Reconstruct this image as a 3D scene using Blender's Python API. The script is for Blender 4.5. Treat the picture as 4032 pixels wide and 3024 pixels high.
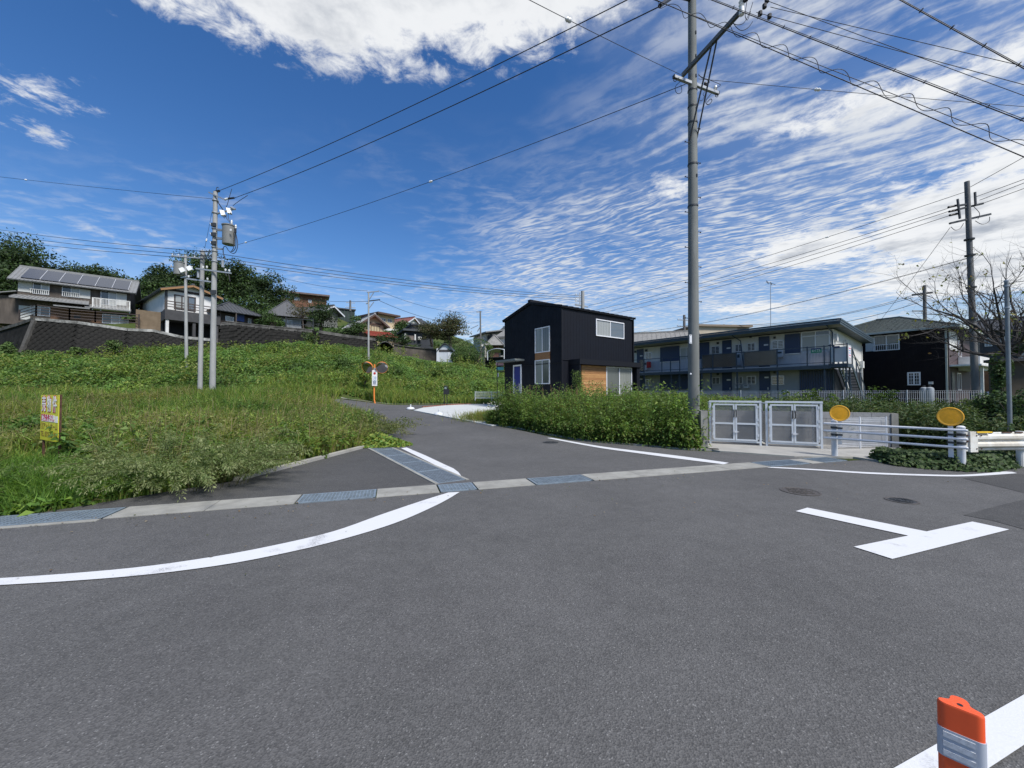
import bpy, math, random
import numpy as np
from mathutils import Vector, Matrix
for o in list(bpy.data.objects): bpy.data.objects.remove(o, do_unlink=True)
R = math.radians
SC = bpy.context.scene
COL = SC.collection
random.seed(7); RNG = np.random.default_rng(11)

# ---------------------------------------------------------------- camera
CAM_H, F4, CX, CY, PITCH = 1.5, 1513.0, 2016.0, 1512.0, R(1.136)
cam_data = bpy.data.cameras.new('camera'); cam_data.sensor_width = 36.0
cam_data.lens = 36.0 * F4 / 4032.0
cam_data.clip_start = 0.05; cam_data.clip_end = 9000
cam = bpy.data.objects.new('camera', cam_data); COL.objects.link(cam)
cam.location = (0, 0, CAM_H); cam.rotation_euler = (R(90) + PITCH, 0, 0)
SC.camera = cam

# ---------------------------------------------------------------- colour management
SC.view_settings.view_transform = 'Standard'; SC.view_settings.look = 'None'
SC.view_settings.gamma = 1.0; SC.view_settings.use_curve_mapping = False
SC.view_settings.exposure = 1.12

# ---------------------------------------------------------------- sun (behind thin cloud: soft, high, from behind right)
SUN_EL, SUN_AZ = R(52), R(141)          # azimuth clockwise from +Y
sun_data = bpy.data.lights.new('sun', 'SUN'); sun_data.energy = 2.5; sun_data.angle = R(15)
sun_data.color = (1.0, 0.96, 0.9)
sun = bpy.data.objects.new('sun', sun_data); COL.objects.link(sun)
_sd = Vector((math.sin(SUN_AZ) * math.cos(SUN_EL), math.cos(SUN_AZ) * math.cos(SUN_EL), math.sin(SUN_EL)))
sun.rotation_euler = _sd.to_track_quat('Z', 'Y').to_euler(); sun.location = (20, -20, 40)

# ---------------------------------------------------------------- world: sky with a cloud layer
class NT:
    def __init__(self, tree):
        self.t = tree; self.n = tree.nodes; self.l = tree.links
    def new(self, typ, **kw):
        nd = self.n.new(typ)
        for k, v in kw.items(): setattr(nd, k, v)
        return nd
    def set(self, sock, v):
        if isinstance(v, bpy.types.NodeSocket): self.l.new(v, sock)
        else: sock.default_value = v
    def math(self, op, a, b=0.0, c=None, clamp=False):
        nd = self.new('ShaderNodeMath', operation=op); nd.use_clamp = clamp
        self.set(nd.inputs[0], a); self.set(nd.inputs[1], b)
        if c is not None: self.set(nd.inputs[2], c)
        return nd.outputs[0]
    def noise(self, vec, scale, detail=4, rough=.55, dist=0.0, out=0):
        nd = self.new('ShaderNodeTexNoise'); self.set(nd.inputs['Vector'], vec)
        nd.inputs['Scale'].default_value = scale; nd.inputs['Detail'].default_value = detail
        nd.inputs['Roughness'].default_value = rough; nd.inputs['Distortion'].default_value = dist
        return nd.outputs[out]
    def sstep(self, v, a, b):
        nd = self.new('ShaderNodeMapRange', interpolation_type='SMOOTHSTEP')
        self.set(nd.inputs[0], v); nd.inputs[1].default_value = a; nd.inputs[2].default_value = b
        return nd.outputs[0]
    def lin(self, v, a, b, c, d):
        nd = self.new('ShaderNodeMapRange'); self.set(nd.inputs[0], v)
        for i, x in zip((1, 2, 3, 4), (a, b, c, d)): nd.inputs[i].default_value = x
        return nd.outputs[0]
    def mix(self, f, a, b, blend='MIX'):
        nd = self.new('ShaderNodeMix', data_type='RGBA', blend_type=blend)
        self.set(nd.inputs[0], f)
        for s, v in ((nd.inputs[6], a), (nd.inputs[7], b)):
            self.set(s, v if isinstance(v, bpy.types.NodeSocket) else (*v, 1.0) if len(v) == 3 else v)
        return nd.outputs[2]
    def comb(self, x, y, z=0.0):
        nd = self.new('ShaderNodeCombineXYZ')
        for i, v in enumerate((x, y, z)): self.set(nd.inputs[i], v)
        return nd.outputs[0]
    def sep(self, v):
        nd = self.new('ShaderNodeSeparateXYZ'); self.set(nd.inputs[0], v); return nd.outputs
    def mapping(self, v, loc=(0, 0, 0), rot=(0, 0, 0), scale=(1, 1, 1)):
        nd = self.new('ShaderNodeMapping'); self.set(nd.inputs[0], v)
        nd.inputs[1].default_value = loc; nd.inputs[2].default_value = rot; nd.inputs[3].default_value = scale
        return nd.outputs[0]

SC.world = bpy.data.worlds.new('World'); SC.world.use_nodes = True
W = NT(SC.world.node_tree); W.n.clear()
out = W.new('ShaderNodeOutputWorld'); bg = W.new('ShaderNodeBackground'); bg.inputs[1].default_value = 0.12
W.l.new(bg.outputs[0], out.inputs[0])
sky = W.new('ShaderNodeTexSky', sky_type='NISHITA'); sky.sun_disc = False
sky.sun_elevation = SUN_EL; sky.sun_rotation = SUN_AZ; sky.air_density = 1.0; sky.dust_density = 0.2; sky.ozone_density = 2.2
hs = W.new('ShaderNodeHueSaturation'); hs.inputs['Saturation'].default_value = 1.30; hs.inputs['Value'].default_value = 0.55; hs.inputs['Hue'].default_value = .508
W.l.new(sky.outputs[0], hs.inputs['Color'])
tc = W.new('ShaderNodeTexCoord'); dx, dy, dz = W.sep(tc.outputs['Generated'])
dzc = W.math('MAXIMUM', dz, 0.035)
px, py = W.math('DIVIDE', dx, dzc), W.math('DIVIDE', dy, dzc)
P = W.comb(px, py)
def blob(x, y, rx, ry, rot=0.0, gain=1.0, bias=0.0):
    a = W.math('SUBTRACT', px, x); b = W.math('SUBTRACT', py, y); c, s = math.cos(rot), math.sin(rot)
    u = W.math('DIVIDE', W.math('ADD', W.math('MULTIPLY', a, c), W.math('MULTIPLY', b, s)), rx)
    w = W.math('DIVIDE', W.math('SUBTRACT', W.math('MULTIPLY', b, c), W.math('MULTIPLY', a, s)), ry)
    d = W.math('SQRT', W.math('ADD', W.math('MULTIPLY', u, u), W.math('MULTIPLY', w, w)))
    return W.math('SUBTRACT', W.math('MULTIPLY', W.math('SUBTRACT', 1.0, d), gain), bias)
# cumulus: blobs + fractal edge
blobs = [(-.42, .78, .70, .42, .06, 1.9, .0), (.0, .80, .38, .36, 0, 1.8, .0), (2.85, 2.3, 1.55, .75, .62, 2.0, .35), (2.15, 2.7, .75, .5, .5, 1.6, .3), (3.9, 3.2, 1.5, .9, .5, 1.7, .1), (2.2, 1.7, .5, .28, .6, 1.4, .35), (1.28, 1.30, .42, .22, -.5, .9, .25),
         (1.45, 1.12, .34, .2, .3, .8, .35), (-1.62, 1.25, .42, .26, .5, .75, .42), (-1.83, 1.46, .22, .15, 0, .75, .40), (2.9, 4.6, .8, .42, 0, 1.0, .1), (3.9, 3.6, .8, .5, 0), (.77, 1.85, .22, .18, 0, .9, .3)]
cum = None
for b in blobs:
    v = blob(*b); cum = v if cum is None else W.math('MAXIMUM', cum, v)
n_edge = W.noise(P, 3.2, 8, .62, .25)
n_fine = W.noise(W.mapping(P, loc=(4, 2, 0)), 9.5, 8, .66, .35)
cum_d = W.math('ADD', cum, W.math('ADD', W.math('MULTIPLY', W.math('SUBTRACT', n_edge, .5), 1.7), W.math('MULTIPLY', W.math('SUBTRACT', n_fine, .5), 1.9)))
cum_a = W.math('MULTIPLY', W.sstep(cum_d, .0, .62), W.sstep(cum, -.75, .25))
# altocumulus ripples on the right
rot = W.mapping(P, rot=(0, 0, R(-53.0)))
wob = W.noise(P, 1.6, 4, .55)
rx_, ry_ = W.sep(rot)[0], W.sep(rot)[1]
warp = W.comb(W.math('ADD', rx_, W.math('MULTIPLY', W.math('SUBTRACT', wob, .5), .30)), ry_)
# rows of cloudlets: noise squeezed across the rows, at two spacings
row_a = W.noise(W.mapping(warp, scale=(5.2, 1.15, 1)), 2.1, 4, .55, .15)
row_b = W.noise(W.mapping(warp, scale=(5.4, 1.0, 1), loc=(3, 1, 0)), 6.4, 2, .5, .1)
puff = W.noise(W.mapping(P, loc=(2, 5, 0)), 13.0, 6, .65, .2)
patch = W.noise(W.mapping(P, loc=(1.3, .4, 0)), 1.15, 4, .55)
near = W.sstep(py, 2.3, 1.3)
row = W.math('ADD', W.math('MULTIPLY', row_a, near), W.math('MULTIPLY', row_b, W.math('SUBTRACT', 1.0, near)))
cov = W.sstep(W.math('ADD', W.math('ADD', px, W.math('MULTIPLY', W.math('SUBTRACT', py, 1.6), .34)), W.math('MULTIPLY', W.math('SUBTRACT', patch, .5), 1.8)), -.05, .95)
ridge = W.math('ADD', W.math('ADD', row, W.math('MULTIPLY', W.math('SUBTRACT', puff, .5), .38)), W.math('MULTIPLY', W.math('SUBTRACT', patch, .5), .35))
alto = W.math('MULTIPLY', W.sstep(ridge, .40, .70), cov)
alto = W.math('ADD', W.math('MULTIPLY', alto, .80), W.math('MULTIPLY', cov, W.lin(patch, .3, .7, .03, .20)))
# thin mottled veil in the middle and low down
mott = W.noise(W.mapping(P, scale=(1.0, 1.5, 1), loc=(.7, .2, 0)), 5.5, 5, .6, .3)
veilm = W.math('MULTIPLY', W.sstep(W.noise(W.mapping(P, loc=(3, 7, 0)), .8, 3, .5), .36, .60), W.sstep(py, 1.3, 2.4))
veil = W.math('MULTIPLY', W.math('MULTIPLY', W.sstep(mott, .42, .78), veilm), .60)
low = W.math('MULTIPLY', W.sstep(dz, .30, .06), W.lin(W.noise(W.comb(px, W.math('MULTIPLY', py, .5)), .9, 5, .6), .3, .7, .15, .6))
thin = W.math('MAXIMUM', W.math('MAXIMUM', alto, veil), low)
shade_n = W.noise(W.mapping(P, loc=(.12, -.16, 0)), 2.6, 5, .6, .2)
grey = W.sstep(W.math('ADD', W.math('MULTIPLY', cum_d, .38), W.math('MULTIPLY', W.math('SUBTRACT', shade_n, .5), 2.0)), .16, .95)
cumcol = W.mix(grey, (3.5, 3.56, 3.62), (1.65, 1.8, 2.05))
c1 = W.mix(thin, hs.outputs[0], (2.75, 2.9, 3.12))
c2 = W.mix(W.math('MULTIPLY', cum_a, .95), c1, cumcol)
W.l.new(c2, bg.inputs[0])

# ---------------------------------------------------------------- picture-to-place survey: zoom regions (x0, y0, px per zoom px)
REG = dict(A=(0, 700, 1000 / 2212), B=(900, 1000, 1100 / 2212), C=(1900, 1100, 1000 / 2212), D=(2450, 1150, 1000 / 2212), E=(3250, 800, 782 / 1179),
           F=(0, 1350, 1600 / 2212), G=(3400, 2500, 632 / 2001), H=(2500, 0, 1532 / 2212), I=(130, 1530, 160 / 830), J=(1400, 1400, 560 / 2212),
           K=(0, 1000, 560 / 2212), L=(500, 1080, 560 / 2212), M=(1060, 1120, 500 / 2212), N=(1500, 1180, 500 / 2183), O=(3400, 1400, 632 / 2097),
           P=(1400, 1700, 1100 / 2212), Q=(2900, 1600, 1132 / 2212), S=(2016, 0, 2016 / 2212), T=(2500, 0, 460 / 1526), U=(3600, 900, 432 / 1024),
           V=(700, 700, 300 / 1106), W=(3050, 1250, 600 / 2212), X=(0, 1800, 1100 / 2212), Y=(0, 0, 4032 / 2212), Z=(0, 0, 1.0))
_cp, _sp = math.cos(PITCH), math.sin(PITCH)
def ray(k, x, y):
    x0, y0, s = REG[k]; a = (x0 + x * s - CX) / F4; b = -(y0 + y * s - CY) / F4
    return Vector((a, _cp - b * _sp, _sp + b * _cp))
def at(k, x, y, Y):
    r = ray(k, x, y); t = Y / r.y; return Vector((r.x * t, Y, CAM_H + r.z * t))
def onz(k, x, y, z=0.0):
    r = ray(k, x, y); t = (z - CAM_H) / r.z; return Vector((r.x * t, r.y * t, z))
def onplane(k, x, y, p, n):
    r = ray(k, x, y); c = Vector((0, 0, CAM_H)); t = (p - c).dot(n) / r.dot(n); return c + r * t

# ---------------------------------------------------------------- lie of the land
FOOT = ((-90, -30, -17, -9, 8, 12, 20, 40), (24, 25, 26, 29.6, 29.8, 33, 46, 70))
TOPZ = ((-90, -45, -38, -30, -20, -12, -8.5, -5.5, -1.9, 1, 5, 12), (5.0, 5.0, 5.6, 5.9, 6.0, 5.4, 4.85, 4.7, 4.0, 3.4, 2.6, .9))
WALLY = ((-90, -54, -46.3, -43.7, -40.6, -36.6, -33.6, -28.6, -24, -21, -17.6, -10.2, -3, 2, 8), (46, 41.3, 38.6, 39.8, 41.8, 44.2, 46.2, 47.2, 48.5, 50.2, 51.6, 55.2, 59, 65, 80))
STEP = ((-90, -45.5, -42, -35, -31, -24, -12, -5, 2), (3.2, 3.1, 1.5, 1.3, 2.0, 1.7, 1.2, .5, 0))
def interp(x, xs, ys): return float(np.interp(x, xs, ys))
def base_h(Y): return interp(Y, (12, 29, 60), (0, .5, .7))
def foot_y(X): return interp(X, *FOOT)
def top_z(X): return interp(X, *TOPZ)
def wall_y(X): return interp(X, *WALLY)
def height(X, Y):
    b = base_h(Y)
    if X < -9: b += .045 * max(0, min(Y, 24) - 9) * min(1, (-9 - X) / 5)
    if X > 4 and Y > 12.5: b += .18 * min(1, (Y - 12.5) / 3) * min(1, (X - 4) / 3)
    d = (Y - foot_y(X)) / max(9, min(16.5, wall_y(X) - foot_y(X) - .8))
    d = max(0.0, min(1.0, d)); s = d * (1.15 - .15 * d) if d < 1 else 1
    z = b + max(0, top_z(X) - b) * min(1, s)
    w = Y - wall_y(X)
    if w > 0:
        g = interp(X, *STEP); sl = interp(X, (-90, -20, 0, 12), (.26, .19, .10, .0))
        z += g + min(w, 60) * sl
    return z
def ong(k, x, y):
    r = ray(k, x, y); t = 1.0
    while t < 150:
        p = Vector((r.x * t, r.y * t, CAM_H + r.z * t))
        if p.z <= height(p.x, p.y): break
        t += .02 if t < 60 else .2
    p.z = height(p.x, p.y); return p

# ---------------------------------------------------------------- mesh building
class MB:
    def __init__(self): self.v = []; self.f = []
    def add(self, vs, fs):
        n = len(self.v); self.v += [tuple(p) for p in vs]; self.f += [tuple(i + n for i in f) for f in fs]; return self
    def box(self, fr, a0, a1, b0, b1, c0, c1):
        O, ex, ey, ez = fr
        vs = [O + ex * a + ey * b + ez * c for c in (c0, c1) for b in (b0, b1) for a in (a0, a1)]
        return self.add(vs, [(0, 2, 3, 1), (4, 5, 7, 6), (0, 1, 5, 4), (2, 6, 7, 3), (0, 4, 6, 2), (1, 3, 7, 5)])
    def bar(self, p, q, w, h, up=Vector((0, 0, 1))):
        p, q = Vector(p), Vector(q); d = (q - p); L = d.length; d.normalize()
        if abs(d.dot(up)) > .98: up = Vector((0, 1, 0))
        s = d.cross(up).normalized(); u = s.cross(d).normalized()
        return self.box((p, d, s, u), 0, L, -w / 2, w / 2, -h / 2, h / 2)
    def tube(self, pts, rad, n=10, cap=True):
        pts = [Vector(p) for p in pts]
        if not isinstance(rad, (list, tuple)): rad = [rad] * len(pts)
        rings = []; prev = None
        for i, p in enumerate(pts):
            d = (pts[min(i + 1, len(pts) - 1)] - pts[max(i - 1, 0)])
            if d.length < 1e-9: d = Vector((0, 0, 1))
            d.normalize()
            ref = Vector((0, 0, 1)) if abs(d.z) < .9 else Vector((1, 0, 0))
            s = d.cross(ref).normalized()
            if prev is not None:
                s2 = prev - d * prev.dot(d)
                if s2.length > .05: s = s2.normalized()
            prev = s; u = s.cross(d)
            rings.append([p + (s * math.cos(2 * math.pi * k / n) + u * math.sin(2 * math.pi * k / n)) * rad[i] for k in range(n)])
        vs = [p for r in rings for p in r]; fs = []
        for i in range(len(rings) - 1):
            for k in range(n):
                a, b = i * n + k, i * n + (k + 1) % n; fs.append((a, a + n, b + n, b))
        if cap: fs += [tuple(range(n)), tuple(range((len(rings) - 1) * n + n - 1, (len(rings) - 1) * n - 1, -1))]
        return self.add(vs, fs)
    def cyl(self, p, q, r0, r1=None, n=12): return self.tube([p, q], [r0, r0 if r1 is None else r1], n)
    def lathe(self, O, prof, n=16, axis=Vector((0, 0, 1)), sx=1.0, sy=1.0):
        axis = axis.normalized(); ref = Vector((1, 0, 0)) if abs(axis.x) < .9 else Vector((0, 1, 0))
        s = axis.cross(ref).normalized(); u = axis.cross(s)
        vs = [O + axis * h + (s * (math.cos(2 * math.pi * k / n) * sx) + u * (math.sin(2 * math.pi * k / n) * sy)) * r for r, h in prof for k in range(n)]
        fs = [(i * n + k, i * n + (k + 1) % n, (i + 1) * n + (k + 1) % n, (i + 1) * n + k) for i in range(len(prof) - 1) for k in range(n)]
        fs += [tuple(range(n - 1, -1, -1)), tuple(range((len(prof) - 1) * n, len(prof) * n))]
        return self.add(vs, fs)
    def prism(self, poly, vec):
        n = len(poly); vec = Vector(vec); vs = [Vector(p) for p in poly] + [Vector(p) + vec for p in poly]
        fs = [tuple(range(n)), tuple(range(2 * n - 1, n - 1, -1))] + [(i, i + n, (i + 1) % n + n, (i + 1) % n) for i in range(n)]
        return self.add(vs, fs)
    def poly(self, pts): return self.add(pts, [tuple(range(len(pts)))])
    def build(self, name, mat, parent=None, smooth=False, origin=None, recalc=True):
        if parent is not None: org = wloc(parent)
        else: org = Vector(origin) if origin is not None else Vector((0, 0, 0))
        me = bpy.data.meshes.new(name)
        me.from_pydata([(a - org.x, b - org.y, c - org.z) for a, b, c in self.v], [], self.f); me.update()
        if recalc:
            import bmesh
            bm = bmesh.new(); bm.from_mesh(me); bmesh.ops.recalc_face_normals(bm, faces=bm.faces); bm.to_mesh(me); bm.free()
        if smooth:
            me.polygons.foreach_set('use_smooth', [True] * len(me.polygons))
            try: me.set_sharp_from_angle(angle=R(40))
            except Exception: pass
        me.materials.append(mat)
        o = bpy.data.objects.new(name, me); COL.objects.link(o)
        if parent is not None: o.parent = parent
        else: o.location = org
        return o
def wloc(o):
    v = Vector((0, 0, 0))
    while o is not None: v += o.location; o = o.parent
    return v
def tag(o, label=None, cat=None, group=None, kind=None):
    if label: o['label'] = label
    if cat: o['category'] = cat
    if group: o['group'] = group
    if kind: o['kind'] = kind
    return o
def thing(name, label, cat, loc, group=None):
    o = bpy.data.objects.new(name, None); o.empty_display_size = .2; COL.objects.link(o); o.location = Vector(loc)
    return tag(o, label, cat, group)
def inst(name, me, parent, loc, rot=None, scale=None):
    o = bpy.data.objects.new(name, me); COL.objects.link(o); o.parent = parent
    o.location = Vector(loc) - (wloc(parent) if parent is not None else Vector((0, 0, 0)))
    if rot is not None: o.rotation_euler = rot
    if scale is not None: o.scale = scale
    return o
WF = (Vector((0, 0, 0)), Vector((1, 0, 0)), Vector((0, 1, 0)), Vector((0, 0, 1)))

# ---------------------------------------------------------------- materials
MATS = {}
def mat(name, col, rough=.6, metal=0.0, var=.0, vscale=4.0, bump=0.0, bscale=40.0, spec=.5, col2=None, stain=0.0, coord='Object', noise_stretch=(1, 1, 1)):
    if name in MATS: return MATS[name]
    m = bpy.data.materials.new(name); m.use_nodes = True; t = NT(m.node_tree); b = t.n['Principled BSDF']
    b.inputs['Roughness'].default_value = rough; b.inputs['Metallic'].default_value = metal; b.inputs['Specular IOR Level'].default_value = spec
    c = t.new('ShaderNodeTexCoord').outputs[coord]
    if var or col2:
        n = t.noise(t.mapping(c, scale=noise_stretch), vscale, 6, .6)
        dark = tuple(x * (1 - var) for x in col) if col2 is None else col2
        cc = t.mix(t.sstep(n, .32, .70), dark, col)
        if stain:
            s = t.noise(t.mapping(c, scale=(2.2, 2.2, .35)), 2.4, 5, .65)
            cc = t.mix(t.math('MULTIPLY', t.sstep(s, .52, .75), stain), cc, tuple(x * .35 for x in col))
        t.l.new(cc, b.inputs['Base Color'])
        r = t.lin(n, .3, .7, min(1, rough + .12), max(.05, rough - .08)); t.l.new(r, b.inputs['Roughness'])
    else: b.inputs['Base Color'].default_value = (*col, 1)
    if bump:
        bn = t.new('ShaderNodeBump'); bn.inputs['Strength'].default_value = bump; bn.inputs['Distance'].default_value = .02
        t.l.new(t.noise(c, bscale, 4, .6), bn.inputs['Height']); t.l.new(bn.outputs[0], b.inputs['Normal'])
    MATS[name] = m; return m
def asphalt(name, tone, warm=0.0):
    m = bpy.data.materials.new(name); m.use_nodes = True; t = NT(m.node_tree); b = t.n['Principled BSDF']
    c = t.new('ShaderNodeTexCoord').outputs['Object']
    vor = t.new('ShaderNodeTexVoronoi'); t.l.new(c, vor.inputs['Vector']); vor.inputs['Scale'].default_value = 120
    agg = t.sep(vor.outputs['Color'])[0]
    vor2 = t.new('ShaderNodeTexVoronoi'); t.l.new(c, vor2.inputs['Vector']); vor2.inputs['Scale'].default_value = 170
    agg2 = t.sep(vor2.outputs['Color'])[1]
    big = t.noise(c, .55, 5, .6); mid = t.noise(c, 5.0, 5, .65); fine = t.noise(c, 160, 3, .7)
    a = tuple(tone * k for k in (.40, .40, .395)); d = tuple(tone * k for k in (1.62, 1.60, 1.55))
    col = t.mix(t.math('ADD', t.math('MULTIPLY', agg, .45), t.math('MULTIPLY', fine, .55)), a, d)
    col = t.mix(t.math('MULTIPLY', t.sstep(agg2, .972, .99), .45), col, (.30, .30, .29))
    k = t.math('ADD', t.lin(big, .25, .75, .82, 1.16), t.lin(mid, .25, .75, -.12, .12))
    col = t.mix(1.0, col, t.comb(k, t.math('MULTIPLY', k, .995), k), 'MULTIPLY')
    blot = t.noise(t.mapping(c, loc=(9, 3, 0)), 1.3, 6, .7)
    col = t.mix(t.math('MULTIPLY', t.sstep(blot, .60, .74), .22), col, tuple(tone * .55 for _ in range(3)))
    t.l.new(col, b.inputs['Base Color']); b.inputs['Roughness'].default_value = .82; b.inputs['Specular IOR Level'].default_value = .35
    bn = t.new('ShaderNodeBump'); bn.inputs['Strength'].default_value = .55; bn.inputs['Distance'].default_value = .006
    t.l.new(t.math('ADD', vor.outputs['Distance'], t.math('MULTIPLY', fine, .5)), bn.inputs['Height']); t.l.new(bn.outputs[0], b.inputs['Normal'])
    return m
def foliage_mat(name, transl=.35, rough=.55):
    m = bpy.data.materials.new(name); m.use_nodes = True; t = NT(m.node_tree); b = t.n['Principled BSDF']; o = t.n['Material Output']
    a = t.new('ShaderNodeAttribute'); a.attribute_name = 'col'
    ac = t.mix(1.0, a.outputs['Color'], (1.04, .99, 1.0), 'MULTIPLY'); t.l.new(ac, b.inputs['Base Color']); b.inputs['Roughness'].default_value = rough; b.inputs['Specular IOR Level'].default_value = .25
    tr = t.new('ShaderNodeBsdfTranslucent'); t.l.new(t.mix(1.0, ac, (1.25, 1.25, .7), 'MULTIPLY'), tr.inputs[0])
    mx = t.new('ShaderNodeMixShader'); mx.inputs[0].default_value = transl
    t.l.new(b.outputs[0], mx.inputs[1]); t.l.new(tr.outputs[0], mx.inputs[2]); t.l.new(mx.outputs[0], o.inputs[0])
    return m
def glass_mat(name, col=(.05, .06, .07), rough=.04, spec=.9):
    return mat(name, col, rough, spec=spec)
def see_through(name, col, alpha, rough=.4):
    m = bpy.data.materials.new(name); m.use_nodes = True; t = NT(m.node_tree); b = t.n['Principled BSDF']; o = t.n['Material Output']
    b.inputs['Base Color'].default_value = (*col, 1); b.inputs['Roughness'].default_value = rough
    tr = t.new('ShaderNodeBsdfTransparent'); mx = t.new('ShaderNodeMixShader'); mx.inputs[0].default_value = alpha
    t.l.new(tr.outputs[0], mx.inputs[1]); t.l.new(b.outputs[0], mx.inputs[2]); t.l.new(mx.outputs[0], o.inputs[0]); return m

ASPH = asphalt('asphalt', .087); ASPH2 = asphalt('asphalt_darker', .064); ASPH3 = asphalt('asphalt_patch', .056)
CONC = mat('concrete', (.30, .295, .265), .85, var=.28, vscale=3, bump=.25, bscale=60)
CONCL = mat('concrete_pale', (.36, .35, .32), .85, var=.22, vscale=1.6, bump=.15, bscale=60)
CONCD = mat('concrete_old', (.13, .125, .115), .9, col2=(.045, .044, .042), vscale=1.2, bump=.4, bscale=25, stain=.6)
POLE = mat('pole_concrete', (.34, .345, .34), .8, var=.22, vscale=3.5, bump=.1, bscale=50, noise_stretch=(1, 1, .25))
POLED = mat('pole_concrete_aged', (.15, .15, .148), .8, var=.3, vscale=3.5, bump=.1, bscale=50, noise_stretch=(1, 1, .25))
def paint_mat():
    m = bpy.data.materials.new('road_paint'); m.use_nodes = True; t = NT(m.node_tree); b = t.n['Principled BSDF']
    c = t.new('ShaderNodeTexCoord').outputs['Object']
    n = t.noise(c, 2.2, 8, .7); sp = t.noise(c, 70, 3, .7)
    w = t.math('MULTIPLY', t.sstep(n, .55, .70), t.sstep(sp, .40, .60))
    col = t.mix(w, t.mix(sp, (.52, .53, .54), (.64, .645, .65)), (.24, .24, .24))
    t.l.new(col, b.inputs['Base Color']); b.inputs['Roughness'].default_value = .7
    bn = t.new('ShaderNodeBump'); bn.inputs['Strength'].default_value = .3; bn.inputs['Distance'].default_value = .004
    t.l.new(sp, bn.inputs['Height']); t.l.new(bn.outputs[0], b.inputs['Normal']); return m
PAINT = paint_mat()
GALV = mat('galvanised_steel', (.42, .44, .46), .45, .55, var=.25, vscale=8)
GALVB = mat('galvanised_grate', (.27, .33, .38), .5, .4, var=.3, vscale=9)
STEELD = mat('dark_steel', (.055, .06, .065), .5, .3, var=.3, vscale=6)
WHITE = mat('white_paint', (.60, .62, .65), .42, var=.06, vscale=5)
WHITED = mat('white_paint_dirty', (.66, .66, .64), .6, var=.22, vscale=2.5, stain=.35)
BLK = mat('black_metal', (.012, .013, .015), .45)
WIRE = mat('wire_black', (.012, .012, .014), .55)
CERAM = mat('white_ceramic', (.72, .73, .72), .25)
ORANGE = mat('orange_rubber', (.80, .10, .025), .45, var=.12, vscale=6)
AMBER = mat('amber_reflector', (1.0, .46, .012), .35, var=.12, vscale=18, bump=.3, bscale=120)
YEL = mat('yellow_plastic', (.75, .48, .02), .5)
RUST = mat('rusty_iron', (.10, .045, .025), .8, var=.5, vscale=18)
PANE = glass_mat('window_glass', (.03, .035, .04))
PANEL_ = glass_mat('window_glass_curtained', (.28, .29, .28), .12, .8)
ALU = mat('aluminium_frame', (.55, .56, .58), .35, .4)
# ================================================================ GROUND, ROADS, MARKINGS
def ground_mat():
    m = bpy.data.materials.new('ground_soil_grass'); m.use_nodes = True; t = NT(m.node_tree); b = t.n['Principled BSDF']
    c = t.new('ShaderNodeTexCoord').outputs['Object']
    n = t.noise(c, .8, 6, .65); f = t.noise(c, 14, 5, .7)
    col = t.mix(t.sstep(n, .35, .65), (.045, .075, .018), (.075, .085, .03)); col = t.mix(t.math('MULTIPLY', t.sstep(f, .55, .75), .7), col, (.10, .08, .045))
    t.l.new(col, b.inputs['Base Color']); b.inputs['Roughness'].default_value = .95; b.inputs['Specular IOR Level'].default_value = .1
    bn = t.new('ShaderNodeBump'); bn.inputs['Strength'].default_value = .8; bn.inputs['Distance'].default_value = .08
    t.l.new(f, bn.inputs['Height']); t.l.new(bn.outputs[0], b.inputs['Normal']); return m
SOIL = ground_mat()
def ground_sheet():
    xs = [-4000, -1500, -600, -300, -160] + list(range(-110, 111)) + [160, 300, 600, 1500, 4000]
    ys = [-4000, -1000, -300, -100, -40] + list(range(-12, 131)) + [180, 300, 700, 1500, 4000]
    vs = []; fs = []
    for y in ys:
        for x in xs:
            z = height(max(-90, min(100, x)), min(y, 130)) if y > 4 else 0.0
            if y > 130: z = z * max(0.0, 1 - (y - 130) / 600)
            vs.append((x, y, z))
    n = len(xs)
    for j in range(len(ys) - 1):
        for i in range(n - 1): fs.append((j * n + i, j * n + i + 1, (j + 1) * n + i + 1, (j + 1) * n + i))
    o = MB().add(vs, fs).build('ground', SOIL, smooth=True, recalc=False); tag(o, 'green and brown weedy ground of the vacant lots and slopes', kind='structure')
    return o
ground_sheet()

def struct(o, label): return tag(o, label, kind='structure')
# gutter line
G0 = Vector((-4.74, 4.50, 0)); GX = Vector((.954, .299, 0)).normalized(); GY = Vector((-GX.y, GX.x, 0)); GW = .48
def gp(s, t, z=0.0): return G0 + GX * s + GY * t + Vector((0, 0, z))
GFR = (G0, GX, GY, Vector((0, 0, 1)))
# main road in front of the gutter, running off to both sides and behind the camera
zr = .020
MB().poly([gp(-60, 0, zr), (-60, -25, zr), (60, -25, zr), (60, 7.6, zr), (14, 7.3, zr), (11.5, 6.75, zr), onz('Q', 2212, 455, zr), onz('Q', 1500, 480, zr), onz('Q', 1120, 440, zr), gp(13.0, 0, zr)]).build('road', ASPH)
struct(bpy.data.objects['road'], 'grey asphalt main road filling the foreground')
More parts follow.
